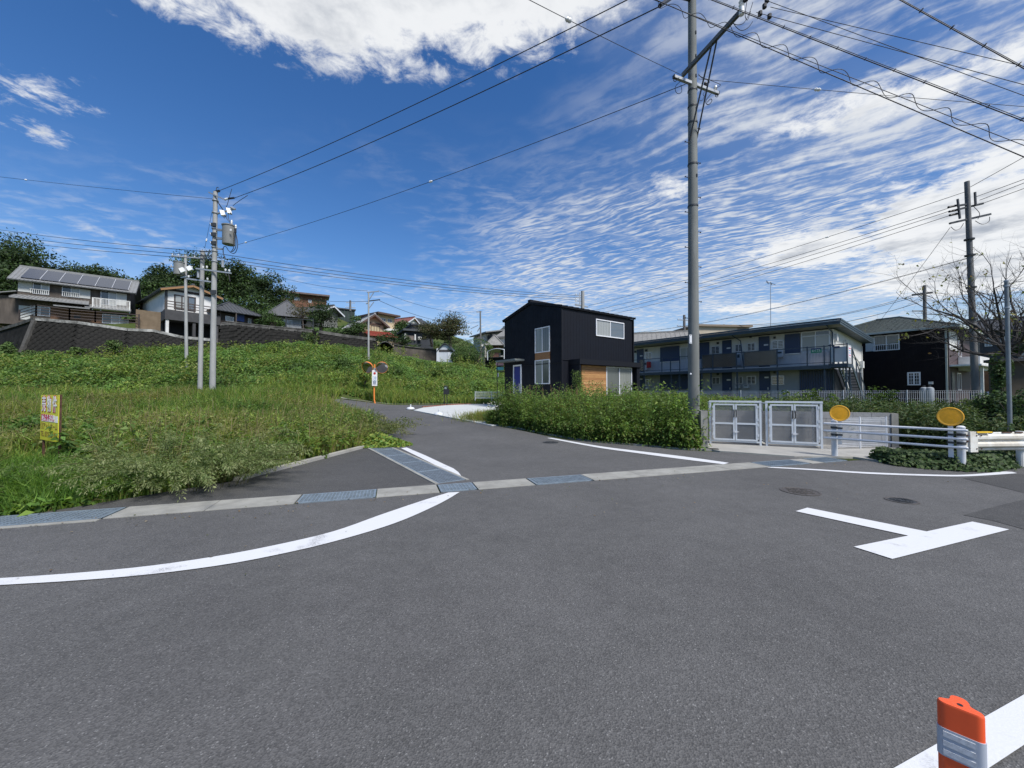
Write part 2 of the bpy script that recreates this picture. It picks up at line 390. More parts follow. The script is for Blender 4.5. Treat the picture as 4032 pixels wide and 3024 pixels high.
# side road: strip between left and right edges
left = [gp(3.2, GW, 0)] + [Vector(p) for p in ((-1.2, 6.3, 0), (-2.0, 7.6, 0), (-3.2, 9.4, 0), (-3.9, 11.0, 0), (-4.8, 13.5, 0), (-6.5, 17, 0), (-8.6, 20.5, 0), (-10.8, 23.2, 0), (-14, 24.6, 0), (-30, 24.9, 0))]
right = [gp(12.4, GW, 0)] + [Vector((p.x, p.y, 0)) for p in (ong('D', 1500, 1450), ong('D', 850, 1402), ong('D', 450, 1380), ong('C', 1500, 1470), ong('C', 700, 1400), ong('C', 330, 1320), ong('C', 100, 1278), ong('J', 1560, 1000), ong('J', 1230, 935), ong('J', 850, 850))]
far = [ong('J', 1200, 770), ong('J', 1900, 742)]
def resample(pl, n):
    L = [0]
    for a, b in zip(pl, pl[1:]): L.append(L[-1] + (b - a).length)
    out = []
    for i in range(n):
        d = L[-1] * i / (n - 1); k = max(j for j in range(len(L)) if L[j] <= d + 1e-9); k = min(k, len(pl) - 2)
        out.append(pl[k].lerp(pl[k + 1], (d - L[k]) / max(1e-6, L[k + 1] - L[k])))
    return out
def strip(la, lb, dz, cols=10, rows=60):
    la, lb = resample(la, rows), resample(lb, rows); m = MB(); vs = []
    for a, b in zip(la, lb):
        for c in range(cols + 1):
            p = a.lerp(b, c / cols); vs.append((p.x, p.y, height(p.x, p.y) + dz))
    return m.add(vs, [(r * (cols + 1) + c, r * (cols + 1) + c + 1, (r + 1) * (cols + 1) + c + 1, (r + 1) * (cols + 1) + c) for r in range(rows - 1) for c in range(cols)])
rl = left[:9]; rr = right
struct(strip(rl, rr, .020).build('side_road', ASPH), 'asphalt side road leading back past the black house to the mirror')
fl = [left[8], right[-1], Vector((4.5, 26.2, 0)), Vector((12, 27.5, 0))]; fl = [Vector((-12.5, 24.2, 0))] + fl
fr_ = [Vector((-12.5, 28.0, 0)), Vector((-6, 28.8, 0)), Vector((0, 29.0, 0)), Vector((12, 29.4, 0))]
struct(strip(fl, fr_, .026, 10, 60).build('cross_road', ASPH), 'far asphalt road crossing behind the junction below the overgrown bank')
# concrete edging of the far road
m = MB(); e = resample(fr_, 40)
m2 = strip([p + Vector((0, 0, 0)) for p in fr_], [p + Vector((0.02, .16, 0)) for p in fr_], .10, 1, 60); o = m2.build('kerb_far', CONC); struct(o, 'low concrete edging along the far road below the bank')
# dark apron between the gutter, the long grating and the verge kerb
LG0 = Vector((-.97, 6.32, 0)); LD = Vector((-.547, .837, 0)); LN = Vector((.837, .547, 0))
kA, kB = onz('F', 1300, 757), onz('F', 2000, 572)
ap = [gp(-1.0, GW, .016), gp(3.7, GW, .016), LG0 - LN * .24 + LD * .0 + Vector((0, 0, .016)), LG0 - LN * .24 + LD * 5.2 + Vector((0, 0, .016)), kB + Vector((0, 0, .016)), kA + Vector((-.1, 0, .016))]
struct(MB().poly(ap).build('apron', ASPH2), 'dark asphalt apron between gutter, long grating and verge')
kd = (kB - kA).normalized(); kn = Vector((-kd.y, kd.x, 0))
kc = MB()
for i in range(5):
    L = (kB - kA).length; a, b = L * i / 5 + .006, L * (i + 1) / 5 - .006
    kc.box((kA, kd, kn, Vector((0, 0, 1))), a, b, 0, .13, -.1, .075)
struct(kc.build('kerb', CONCL), 'pale concrete kerb between the grass lot and the dark apron')
# dark patches of newer asphalt at the right
def zpoly(k, pts, z): return [onz(k, x, y, z) for x, y in pts]
struct(MB().poly(zpoly('Q', [(1745, 836), (1950, 780), (2260, 705), (2700, 760), (2700, 1040), (2212, 945), (1980, 880)], .024)).build('road_patch', ASPH3), 'darker asphalt patch beside the T-shaped marking')
struct(MB().poly(zpoly('Q', [(1740, 552), (2160, 520), (2700, 560), (2700, 760), (2230, 668)], .024)).build('road_patch', ASPH3), 'darker asphalt patch below the beam guardrail')

# ---------------- gutter with covers and gratings
gut = thing('gutter', 'straight pale concrete gutter with steel gratings crossing the foreground', 'gutter', gp(3, .2, 0))
spans = [(-.02, 1.96), (2.98, 3.86), (4.44, 5.36), (6.40, 10.30), (11.42, 11.78)]
for a, b in spans:
    n = max(1, round((b - a) / .98))
    for i in range(n):
        MB().box(GFR, a + (b - a) * i / n + .004, a + (b - a) * (i + 1) / n - .004, 0, GW, -.12, .028 + random.uniform(-.002, .002)).build('cover_slab', CONC, gut)
def grating(s0, s1, nb, cross, frame=.03, name='grating'):
    m = MB().box(GFR, s0, s1, 0.02, .02 + frame, -.1, .030).box(GFR, s0, s1, GW - frame - .02, GW - .02, -.1, .030)
    m.box(GFR, s0, s0 + frame, .02, GW - .02, -.1, .0302).box(GFR, s1 - frame, s1, .02, GW - .02, -.1, .0302)
    g = m.build(name, GALVB, gut)
    n = int((s1 - s0 - 2 * frame) / cross)
    for i in range(1, n):
        s = s0 + frame + (s1 - s0 - 2 * frame) * i / n
        m2 = MB().box(GFR, s - .007, s + .007, .05, GW - .05, -.05, .029); m2.build('grate_bar', GALVB, g)
    m3 = MB()
    for i in range(1, nb):
        t = .05 + (GW - .10) * i / nb; m3.box(GFR, s0 + frame, s1 - frame, t - .004, t + .004, -.05, .027)
    m3.build('cross_rods', GALVB, g)
    MB().box(GFR, s0 - .02, s1 + .02, -.0, GW, -.4, -.3).build('sump', mat('sump_dark', (.02, .02, .02), .9), g)
for a, b, nb, cr in ((-4.0, -2.02, 9, .06), (-2.0, -.04, 9, .06), (1.98, 2.97, 7, .045), (3.88, 4.42, 14, .05), (5.38, 6.38, 9, .05), (10.32, 11.4, 9, .05), (11.8, 12.5, 9, .05)): grating(a, b, nb, cr)
MB().box(GFR, -4.0, -.03, -.08, -.002, -.1, .027).build('edge_strip', CONC, gut)
# ---------------- long side grating
lg = thing('drain_grating', 'long blue-grey steel drain grating running back beside the short white line', 'grating', LG0)
LFR = (LG0, LD, LN, Vector((0, 0, 1)))
for t0, t1 in ((-.30, -.245), (.245, .30)): MB().box(LFR, .0, 5.25, t0, t1, -.12, .030).build('edge_strip', CONC, lg)
for i in range(5):
    a, b = .03 + i * 1.04, .03 + (i + 1) * 1.04 - .012
    g = MB().box(LFR, a, b, -.24, -.22, -.08, .028).box(LFR, a, b, .22, .24, -.08, .028).box(LFR, a, a + .02, -.22, .22, -.08, .0282).box(LFR, b - .02, b, -.22, .22, -.08, .0282).build('grate_panel', GALVB, lg)
    for k in range(1, 11): MB().box(LFR, a + .02, b - .02, -.22 + .044 * k - .007, -.22 + .044 * k + .007, -.05, .027).build('grate_bar', GALVB, g)
    m3 = MB()
    for k in range(1, 20): m3.box(LFR, a + (b - a) * k / 20 - .005, a + (b - a) * k / 20 + .005, -.22, .22, -.05, .022)
    m3.build('cross_rods', GALVB, g)
MB().box(LFR, 0, 5.25, -.24, .24, -.4, -.3).build('sump', MATS['sump_dark'], lg)

# ---------------- painted markings (thin sheets)
zp = .028
def marking(name, pts, label): return struct(MB().poly(pts).build(name, PAINT), label)
def band(k, top, bot, z):
    n = 40
    a = [onz(k, x, y, z) for x, y in top]; b = [onz(k, x, y, z) for x, y in bot]
    a, b = resample(a, n), resample(b, n)
    return MB().add(a + b, [(i, i + 1, n + i + 1, n + i) for i in range(n - 1)])
def smooth_curve(pts, n=6):
    out = []
    for i in range(len(pts) - 1):
        p0 = pts[max(i - 1, 0)]; p1 = pts[i]; p2 = pts[i + 1]; p3 = pts[min(i + 2, len(pts) - 1)]
        for k in range(n):
            t = k / n
            out.append(tuple(.5 * ((2 * p1[c]) + (-p0[c] + p2[c]) * t + (2 * p0[c] - 5 * p1[c] + 4 * p2[c] - p3[c]) * t * t + (-p0[c] + 3 * p1[c] - 3 * p2[c] + p3[c]) * t ** 3) for c in (0, 1)))
    return out + [pts[-1]]
# left curve, given in full-picture pixels
lt = [(-700, 2300), (-300, 2290), (0, 2276), (318, 2254), (579, 2229), (832, 2193), (1049, 2153), (1302, 2095), (1500, 2026), (1660, 1972), (1766, 1939)]
lb = [(-700, 2330), (-300, 2320), (0, 2303), (289, 2286), (579, 2262), (868, 2225), (1085, 2185), (1302, 2135), (1545, 2063), (1720, 1988), (1810, 1937)]
struct(band('Z', smooth_curve(lt), smooth_curve(lb), zp).build('road_line', PAINT), 'long curved white edge line sweeping across the left foreground')
w = [(360, 130), (405, 124), (560, 190), (700, 256), (775, 290), (815, 320), (836, 348), (837, 361), (822, 355), (780, 333), (740, 316), (690, 292), (560, 228)]
marking('road_line', [onz('P', x, y, zp) for x, y in w], 'short white line with rounded end beside the long grating')
lt = [(1520, 50), (1545, 47), (1700, 74), (1950, 116), (2212, 149)]; lt = [(1400 + x * .4973, 1700 + y * .4973) for x, y in lt] + [(2690, 1797), (2870, 1822)]
lb = [(1520, 50), (1700, 85), (1950, 130), (2212, 166)]; lb = [(1400 + x * .4973, 1700 + y * .4973) for x, y in lb] + [(2650, 1803), (2850, 1828)]
struct(band('Z', smooth_curve(lt), smooth_curve(lb), zp).build('road_line', PAINT), 'white edge line curving along the foot of the weed thicket')
lt = [(240, 470), (300, 467), (600, 482), (1000, 506), (1400, 521), (1700, 527), (1900, 516), (2080, 500), (2157, 513)]
lb = [(240, 471), (600, 491), (1000, 518), (1400, 533), (1700, 539), (1900, 532), (2080, 520), (2157, 514)]
struct(band('Q', smooth_curve(lt, 4), smooth_curve(lb, 4), zp).build('road_line', PAINT), 'white edge line in front of the ivy and guard posts')
marking('road_marking', [onz('Q', x, y, zp) for x, y in [(455, 806), (545, 779), (1462, 962), (1815, 886), (2098, 947), (1200, 1173), (902, 1079), (1322, 994)]], 'white T-shaped stop marking on the right of the road')
e0, e1, e2, e3 = onz('G', 330, 1685, zp), onz('G', 2001, 742, zp), onz('G', 1560, 1659, zp), onz('G', 2001, 1370, zp); ed = (e1 - e0).normalized(); en = (e2 - e0) - ed * (e2 - e0).dot(ed)
marking('road_line', [e0 - ed * 6, e0 + ed * 14, e0 + ed * 14 + en, e0 - ed * 6 + en], 'broad white line passing under the orange delineator post')

# ---------------- manhole covers
IRON = mat('cast_iron', (.105, .094, .085), .6, .4, var=.4, vscale=20); IRONB = mat('cast_iron_dark', (.062, .066, .07), .55, .4, var=.4, vscale=20)
def manhole(k, x, y, r, label, mt, pat):
    p = onz(k, x, y, 0.0) if pat != 2 else ong(k, x, y); t = thing('manhole_cover', label, 'manhole cover', p)
    b = p + Vector((0, 0, .0)); m = MB()
    m.lathe(b, [(r, -.05), (r, .027), (r - .025, .028), (r - .03, .024)], 36); m.build('rim', IRON if pat == 1 else mt, t)
    c = MB().lathe(b, [(r - .034, -.04), (r - .034, .0255)], 36).build('lid', mt, t)
    m = MB()
    if pat == 0:
        for i in range(-4, 5):
            for j in range(-4, 5):
                q = Vector((i * r * .2 + (j % 2) * r * .1, j * r * .2, 0))
                if q.length < r - .08: m.bar(b + q + Vector((-.024, .014 * (-1) ** i, .029)), b + q + Vector((.024, -.014 * (-1) ** j, .029)), .014, .005)
    else:
        for rr_ in (.35, .6, .82):
            n = int(28 * rr_)
            for i in range(n):
                a = 2 * math.pi * i / n; q = Vector((math.cos(a), math.sin(a), 0)) * rr_ * (r - .04)
                m.bar(b + q * .93 + Vector((0, 0, .029)), b + q * 1.06 + Vector((0, 0, .029)), .024, .006)
    tag(m.build('relief', mt, c), kind='stuff')
manhole('Q', 490, 666, .25, 'round rusty patterned manhole cover nearer the side road', IRON, 0)
manhole('Q', 1272, 737, .175, 'smaller dark manhole cover nearer the T-shaped marking', IRONB, 1)
manhole('P', 1543, 91, .23, 'dark round manhole cover in the side road by the thicket', IRONB, 2)

# ---------------- concrete strip, pad and drive
m = MB()
cl = [ong('C', 30, 1265), ong('C', 330, 1305), ong('C', 560, 1355), ong('C', 1000, 1425), ong('C', 1500, 1462), ong('D', 450, 1372), ong('D', 850, 1390)]
cl = [Vector((p.x, p.y, 0)) for p in cl]
def offs(pl, d):
    o = []
    for i, p in enumerate(pl):
        t = (pl[min(i + 1, len(pl) - 1)] - pl[max(i - 1, 0)]).normalized(); o.append(p + Vector((-t.y, t.x, 0)) * d)
    return o
kb = thing('edge_kerb', 'flat concrete edging strip along the foot of the weed thicket', 'kerb', cl[3])
ca, cb = resample(cl, 22), resample(offs(cl, .22), 22)
for i in range(21):
    g = .012; q = [ca[i].lerp(ca[i + 1], g), ca[i].lerp(ca[i + 1], 1 - g), cb[i].lerp(cb[i + 1], 1 - g), cb[i].lerp(cb[i + 1], g)]
    MB().prism([(v.x, v.y, height(v.x, v.y) - .1) for v in q], (0, 0, .145)).build('kerb_stone', CONC, kb)
pad = [ong('D', 720, 1376), ong('D', 850, 1398), ong('D', 1500, 1446), gp(12.5, GW), gp(13.05, GW * .5), onz('Q', 1120, 436), onz('Q', 1260, 352), Vector((10.3, 10.2, 0)), Vector((5.4, 12.1, 0)), Vector((4.95, 10.1, 0))]
struct(MB().prism([(p.x, p.y, -.1) for p in pad], (0, 0, .145)).build('pavement', CONCL), 'pale concrete pad under the white mesh gates')
# drive slabs of the black house
dv = [ong('J', 900, 862), ong('J', 1230, 936), ong('J', 1560, 1003), ong('C', 80, 1282)]
dq = [Vector((dv[0].x, dv[0].y, 0)), Vector((dv[3].x, dv[3].y, 0)), Vector((4.2, 19.2, 0)), Vector((3.4, 23.0, 0)), ong('J', 1950, 760), ong('J', 1400, 785), ong('J', 1050, 820)]
struct(MB().prism([(p.x, p.y, height(p.x, p.y) - .1) for p in [Vector((v.x, v.y, 0)) for v in dq]], (0, 0, .15)).build('driveway', mat('drive_concrete', (.50, .52, .51), .85, var=.12, vscale=1.2)), 'pale concrete driveway slab in front of the black house')
bk = [ong('J', 1040, 815), ong('J', 1400, 782), ong('J', 1900, 758)]
brick = mat('brick_red', (.30, .13, .09), .85, var=.3, vscale=10)
edge = thing('brick_edging', 'low row of reddish bricks along the far side of the driveway', 'edging', bk[1])
ee = resample([Vector((p.x, p.y, 0)) for p in bk], 27)
for i in range(26):
    a, b = ee[i].lerp(ee[i + 1], .04), ee[i].lerp(ee[i + 1], .96); h = height(a.x, a.y)
    MB().bar(a + Vector((0, 0, h + .06)), b + Vector((0, 0, h + .06)), .11, .1).build('brick', brick, edge)
# ================================================================ STREET THINGS
UP = Vector((0, 0, 1))
def frame(O, d):
    d = Vector((d[0], d[1], 0)).normalized(); return (Vector(O), d, Vector((-d.y, d.x, 0)), UP.copy())
def text(body, size, mt, parent, O, ex, ez, name='lettering', sx=1.0, extrude=.002, offset=0.0, align='CENTER', up=0.0):
    c = bpy.data.curves.new(name, 'FONT'); c.body = body; c.size = size; c.extrude = extrude; c.align_x = align; c.align_y = 'CENTER'; c.offset = offset
    tmp = bpy.data.objects.new(name + '_tmp', c); COL.objects.link(tmp); dg = bpy.context.evaluated_depsgraph_get()
    me = bpy.data.meshes.new_from_object(tmp.evaluated_get(dg)); me.name = name; bpy.data.objects.remove(tmp, do_unlink=True)
    me.materials.clear(); me.materials.append(mt); o = bpy.data.objects.new(name, me); COL.objects.link(o); o.parent = parent
    ex = Vector(ex).normalized(); ez = Vector(ez).normalized(); n = ex.cross(ez)
    M = Matrix(((ex.x * sx, ez.x, n.x), (ex.y * sx, ez.y, n.y), (ex.z * sx, ez.z, n.z)))
    o.matrix_basis = Matrix.Translation(Vector(O) - wloc(parent)) @ M.to_4x4()
    return o
# ---------------------------------------------------------------- central concrete pole
def pole_body(t, b, top, r0, r1, mt, n=20):
    return MB().tube([b + (top - b) * (i / 12) for i in range(13)], [r0 + (r1 - r0) * i / 12 for i in range(13)], n).build('pole', mt, t, smooth=True)
def band_ring(mb, p, r, h=.05): mb.lathe(p - UP * h / 2, [(r, 0), (r + .012, 0), (r + .012, h), (r, h)], 18)
PB = onz('D', 618, 1352); PB.z = .0; PB = Vector((PB.x + .02, PB.y + .0, 0)); PBY = PB.y
PT = at('Z', 2724, -250, PBY)
mp = thing('utility_pole', 'tall concrete utility pole rising out of the weed thicket beside the white gates', 'utility pole', PB)
pole_body(mp, PB - UP * .2, PT, .148, .098, mat('pole_concrete_mid', (.185, .195, .185), .8, var=.28, vscale=3.0, bump=.1, bscale=50, noise_stretch=(1, 1, .2), stain=.3), 24)
def pax(z): return PB + (PT - PB) * ((z - PB.z) / (PT.z - PB.z))
def prad(z): return .148 - .05 * z / PT.z
# step bolts alternately left and right
zs = 3.0; side = 1
arm_d = Vector((1.45, .55, 0)).normalized()
while zs < 9.0:
    MB().cyl(pax(zs) + arm_d * side * prad(zs) * .8, pax(zs) + arm_d * side * (prad(zs) + .15), .010, n=8).cyl(pax(zs) + arm_d * side * (prad(zs) + .14), pax(zs) + arm_d * side * (prad(zs) + .15) + UP * .0001, .02, n=8).build('step_bolt', STEELD, mp)
    zs += .48; side *= -1
for z in (6.55, 7.7, 8.85, 9.3, 9.75): m = MB(); band_ring(m, pax(z), prad(z), .04); m.build('steel_band', STEELD, mp, smooth=True)
m = MB()
for z in (7.35, 9.2, 10.1, 10.65, 11.3): m.box((pax(z), Vector((.45, -.89, 0)), Vector((.89, .45, 0)), UP), prad(z) - .01, prad(z) + .02, -.02, .02, -.035, .035)
tag(m.build('bolt_heads', STEELD, mp), kind='stuff')
# cross arm
a1, a2 = at('T', 505, 1005, 10.02 * PBY / 10.3), at('T', 1090, 1215, 10.60 * PBY / 10.3); zc = (a1.z + a2.z) / 2; a1.z = a2.z = zc
ca_ = MB().bar(a1, a2, .075, .075).build('cross_arm', GALV, mp)
MB().bar(a1 + (a1 - a2).normalized() * .003, a1 + (a2 - a1).normalized() * .02, .08, .08).bar(a2 + (a2 - a1).normalized() * .003, a2 + (a1 - a2).normalized() * .02, .08, .08).build('end_caps', STEELD, ca_)
def pin_insulator(p, parent, mt=CERAM, s=1.0):
    return MB().lathe(p, [(.015 * s, 0), (.015 * s, .04 * s), (.05 * s, .045 * s), (.03 * s, .07 * s), (.045 * s, .09 * s), (.04 * s, .13 * s), (.015 * s, .14 * s)], 12).build('insulator', mt, parent, smooth=True)
for f, mt in ((.70, BLK), (.93, CERAM)): pin_insulator(a1.lerp(a2, f) + UP * .037, mp, mt)
for f in (.03, .96): MB().tube([a1.lerp(a2, f) - UP * .04 + Vector((.04 * math.cos(t), 0, -.04 + .04 * math.sin(t))) for t in np.linspace(0, 6.28, 12)], .009, 6).build('ring_bolt', BLK, mp)
# long arm towards the road with two braces
b1, b2 = at('T', 622, 985, 10.25 * PBY / 10.3), at('H', 612, 48, 8.45 * PBY / 10.3); b2.z = b1.z
la = MB().bar(b1, b2, .075, .10).build('long_arm', mat('arm_steel', (.10, .11, .11), .5, .3, var=.3, vscale=6), mp)
for f0, dz in ((.40, 9.0), (.52, 9.0)):
    MB().bar(b1.lerp(b2, .55 + (f0 - .4) * .4) - UP * .05 + arm_d * (f0 - .46) * .5, pax(8.35) + arm_d * (f0 - .46) * 2.2 * .9, .03, .03).build('brace', STEELD, mp)
ins = at('H', 606, 40, 8.42 * PBY / 10.3)
MB().lathe(ins - UP * .18, [(.02, -.02), (.055, 0), (.055, .16), (.03, .18), (.06, .22), (.03, .26), (.06, .30), (.03, .34), (.05, .4), (.02, .46)], 14).build('insulator', CERAM, mp, smooth=True)
MB().cyl(ins + UP * .1 + Vector((.02, -.03, 0)), ins + UP * .1 + Vector((.1, -.06, .02)), .05, .04, 12).build('clamp', BLK, mp)
# jumper loops
def loop(parent, pts, r=.007, mt=WIRE): return MB().tube(pts, r, 6).build('jumper_wire', mt, parent, smooth=True)
def lp(k, pts, Y): return [at(k, x, y, Y) for x, y in smooth_curve(pts, 5)]
Ya = PBY
loop(mp, lp('T', [(590, 1068), (530, 1130), (535, 1200), (575, 1225), (612, 1190), (600, 1110)], Ya - .15))
loop(mp, lp('T', [(995, 1225), (935, 1300), (930, 1350), (965, 1365), (1005, 1320), (990, 1292), (945, 1335)], Ya + .2), .010)
loop(mp, lp('T', [(920, 1190), (890, 1230), (905, 1260), (880, 1310), (850, 1315)], Ya + .1))
loop(mp, lp('T', [(830, 965), (870, 1015), (950, 1035), (1050, 1075), (1118, 1110), (1065, 1150)], Ya + .12))
loop(mp, lp('T', [(830, 985), (900, 1020), (975, 1070), (925, 1100)], Ya + .1))
loop(mp, lp('T', [(1275, 300), (1340, 325), (1420, 300), (1490, 180), (1540, 30)], 8.6))
loop(mp, lp('T', [(1285, 305), (1340, 370), (1400, 398), (1480, 360), (1540, 280)], 8.6))
loop(mp, lp('T', [(1460, 30), (1440, 200), (1470, 260), (1510, 150)], 8.5))
pl = at('D', 596, 410, PBY - .16)
MB().lathe(pl - Vector((0, 0, 0)), [(.035, -.004), (.04, .0), (.04, .004)], 14, axis=Vector((.45, -.89, 0)), sx=1, sy=1)
MB().box((pl, Vector((.93, .37, 0)), Vector((.37, -.93, 0)), UP), -.04, .04, -.005, .005, -.12, .12).build('number_plate', WHITE, mp)
for z_ in (-.10, .10): MB().box((pl, Vector((.93, .37, 0)), Vector((.37, -.93, 0)), UP), -.012, .012, .005, .008, z_ - .012, z_ + .012).build('screw', STEELD, mp)
pm = at('D', 596, 712, PBY - .16); MB().lathe(pm, [(.022, 0), (.024, .008), (.01, .012)], 14, axis=Vector((.2, -.97, 0))).build('round_tag', WHITE, mp)
tp = at('T', 325, 75, 9.4); MB().cyl(tp, at('T', 520, -60, 10.0), .05, .05, 10).build('strain_insulator', BLK, mp)
MB().bar(at('T', 520, -60, 10.0), pax(12.3), .07, .07).build('upper_arm', STEELD, mp)

# ---------------------------------------------------------------- simple poles
def simple_pole(label, k, x, ybase, ytop, Y, r0, r1, mt, arms=(), name='utility_pole', zbase=None, x2=None, extra=None, cat='utility pole'):
    b = at(k, x, ybase, Y); tp_ = at(k, x if x2 is None else x2, ytop, Y)
    g = height(b.x, b.y) if zbase is None else zbase
    b = Vector((b.x, b.y, min(g, b.z))); t = thing(name, label, cat, b)
    pole_body(t, b - UP * .3, tp_, r0, r1, mt, 14)
    for (zy, half0, half1, w) in arms:                # arms given by picture row, extents in metres right of the pole
        z = at(k, x, zy, Y).z; f = (z - b.z) / (tp_.z - b.z); c = b + (tp_ - b) * f
        d = Vector((.9, .3, 0)).normalized()
        am = MB().bar(c - d * half0, c + d * half1, w, w).build('cross_arm', GALV, t)
        for q in (-half0 * .92, -half0 * .5, half1 * .5, half1 * .92):
            if abs(q) > .15: pin_insulator(c + d * q + UP * w / 2, t, CERAM, 1.0)
    return t, b, tp_
YL = 22.0
lpole, lb, ltp = simple_pole('tall concrete utility pole carrying a grey transformer in the grass lot', 'V', 525, 1690, 205, YL, .158, .108, POLE, x2=548, zbase=.9)
def lat(x, y, dY=0.0): return at('V', x, y, YL + dY)
MB().bar(lat(452, 212), lat(690, 322, -.3), .07, .07).build('cross_arm', GALV, lpole)
MB().cyl(lat(535, 205), lat(605, 190), .07, .07, 10).build('strain_insulator', BLK, lpole)
MB().cyl(lat(690, 312, -.3), lat(735, 300, -.3), .06, .05, 10).build('insulator', CERAM, lpole, smooth=True)
MB().cyl(lat(735, 302, -.3), lat(820, 292, -.3), .055, .05, 10).build('strain_insulator', BLK, lpole)
MB().tube(lp('V', [(560, 195), (563, 150), (580, 138), (596, 150)], YL), .018, 6).build('hook', STEELD, lpole)
MB().bar(lat(580, 350), lat(660, 470), .04, .04).build('brace', STEELD, lpole)
MB().bar(lat(570, 518), lat(835, 450, -.2), .07, .07).build('cross_arm', GALV, lpole)
for x, y in ((652, 515), (745, 485)):
    c = lat(x, y, -.15); MB().box((c, Vector((.85, .5, 0)), Vector((-.5, .85, 0)), (UP * .95 + Vector((-.3, 0, 0))).normalized()), -.11, .11, -.1, .1, -.16, .16).build('fuse_cutout', CERAM, lpole)
    MB().cyl(c + Vector((.12, -.05, -.12)), c + Vector((.17, -.05, -.2)), .035, .03, 8).build('terminal', BLK, lpole)
MB().cyl(lat(770, 430, -.2), lat(835, 460, -.2), .06, .05, 8).build('clamp', GALV, lpole)
# transformer
tc0, tc1 = lat(738, 965, -.35), lat(742, 705, -.35)
TRF = mat('transformer_grey', (.20, .205, .20), .5, var=.12, vscale=2)
tf = MB().lathe(tc0, [(.30, -.02), (.305, .0), (.31, (tc1.z - tc0.z) * .98), (.345, (tc1.z - tc0.z)), (.345, (tc1.z - tc0.z) + .05), (.2, (tc1.z - tc0.z) + .1)], 28).build('transformer', TRF, lpole, smooth=True)
for x, y in ((782, 645), (842, 712)): MB().lathe(lat(x, y + 30, -.4), [(.03, 0), (.06, .05), (.035, .09), (.06, .13), (.035, .17), (.03, .24)], 10).build('bushing', CERAM, tf, smooth=True)
MB().box((lat(770, 757, -.70), Vector((1, 0, 0)), Vector((0, 1, 0)), UP), -.045, .045, -.02, .02, -.06, .06).build('label_plate', WHITE, tf)
MB().cyl(lat(835, 740, -.5), lat(838, 800, -.5), .06, .05, 8).build('lead_box', BLK, tf)
for y in (755, 880): MB().bar(lat(560, y), lat(680, y + 5, -.35), .09, .12).build('bracket', GALV, lpole)
for pts in ([(840, 800), (870, 950), (850, 1060), (805, 1100), (740, 1060), (700, 1000), (665, 1010), (660, 1100), (700, 1190)], [(840, 800), (845, 980), (810, 1060), (765, 1075)], [(815, 790), (812, 1000), (780, 1065)]): loop(lpole, lp('V', pts, YL - .4), .018)
loop(lpole, lp('V', [(785, 160), (755, 260), (715, 400), (690, 445)], YL - .1), .014)
loop(lpole, lp('V', [(1015, 255), (900, 330), (800, 405)], YL - .25), .014)
loop(lpole, lp('V', [(650, 555), (680, 585), (700, 530), (710, 590), (750, 640)], YL - .2), .014)
loop(lpole, lp('V', [(730, 520), (735, 590), (760, 640), (740, 690)], YL - .2), .014)
m = MB(); m2 = MB()
for y in (680, 820, 945):
    c = lat(520, y, -.16); m.box((c, Vector((1, 0, 0)), Vector((0, 1, 0)), UP), -.13, .13, -.04, .04, -.1, .1); m2.tube([lat(465, y - 25, -.1), lat(490, y + 15, -.1), lat(565, y + 15, -.1)], .015, 6)
m.build('clamp_boxes', STEELD, lpole); m2.build('hook_brackets', GALV, lpole)
MB().bar(lat(500, 1030), lat(660, 1035), .07, .07).build('cross_arm', GALV, lpole)
MB().bar(lat(265, 1318, -.2), lat(775, 1385, -.2), .07, .08).build('cross_arm', GALV, lpole)
for x, y in ((368, 1320), (422, 1318), (692, 1360), (746, 1370)): pin_insulator(lat(x, y, -.2), lpole, CERAM, 1.1)
loop(lpole, lp('V', [(680, 1385), (705, 1410), (708, 1425)], YL - .2), .02); loop(lpole, lp('V', [(735, 1390), (750, 1450), (760, 1505)], YL - .2), .02)
loop(lpole, lp('V', [(660, 1040), (665, 1110), (690, 1170), (650, 1230)], YL - .2), .016, mat('wire_green', (.03, .12, .10), .5))
MB().lathe(lat(652, 1300, -.2), [(.07, 0), (.07, .38), (.05, .4)], 10).build('surge_arrester', GALV, lpole)
for y in (1660, ): MB().box((lat(515, y, -.19), Vector((1, 0, 0)), Vector((0, 1, 0)), UP), -.16, .16, -.02, .02, -.12, .12).build('plate', STEELD, lpole)
for y in (330, 510, 740, 1010, 1065, 1215): m = MB(); band_ring(m, lb + (ltp - lb) * ((lat(530, y).z - lb.z) / (ltp.z - lb.z)), .15, .06); m.build('steel_band', GALV, lpole)
spole, sb, stp = simple_pole('shorter concrete pole close to the left of the transformer pole', 'V', 345, 1690, 1060, YL + .3, .125, .10, POLE, x2=360, zbase=.9)
MB().bar(at('V', 130, 1465, YL), at('V', 480, 1510, YL), .07, .08).build('cross_arm', GALV, spole)
for x, y in ((157, 1455), (432, 1490)): pin_insulator(at('V', x, y, YL), spole, CERAM, 1.1)
m = MB()
for y in (1070, 1130, 1175): m.bar(at('V', 318, y, YL + .1), at('V', 480, y + 5, YL + .1), .05, .05)
m.build('wire_clamps', STEELD, spole)
MB().lathe(at('V', 295, 1450, YL - .1), [(.06, 0), (.06, .35), (.04, .4)], 10).build('surge_arrester', GALV, spole)
POLET = mat('pole_tarred', (.13, .115, .10), .85, var=.3, vscale=5, noise_stretch=(1, 1, .2))
tpole, tb, ttp = simple_pole('thin pole with small transformer in front of the white gabled house', 'A', 1628, 1485, 670, 33, .13, .10, POLE, arms=((690, 1.0, 1.3, .09), (785, 1.1, .5, .1)), x2=1615)
MB().lathe(at('A', 1560, 845, 32.8), [(.38, 0), (.38, 1.0), (.42, 1.02), (.42, 1.08)], 18).build('transformer', TRF, tpole, smooth=True)
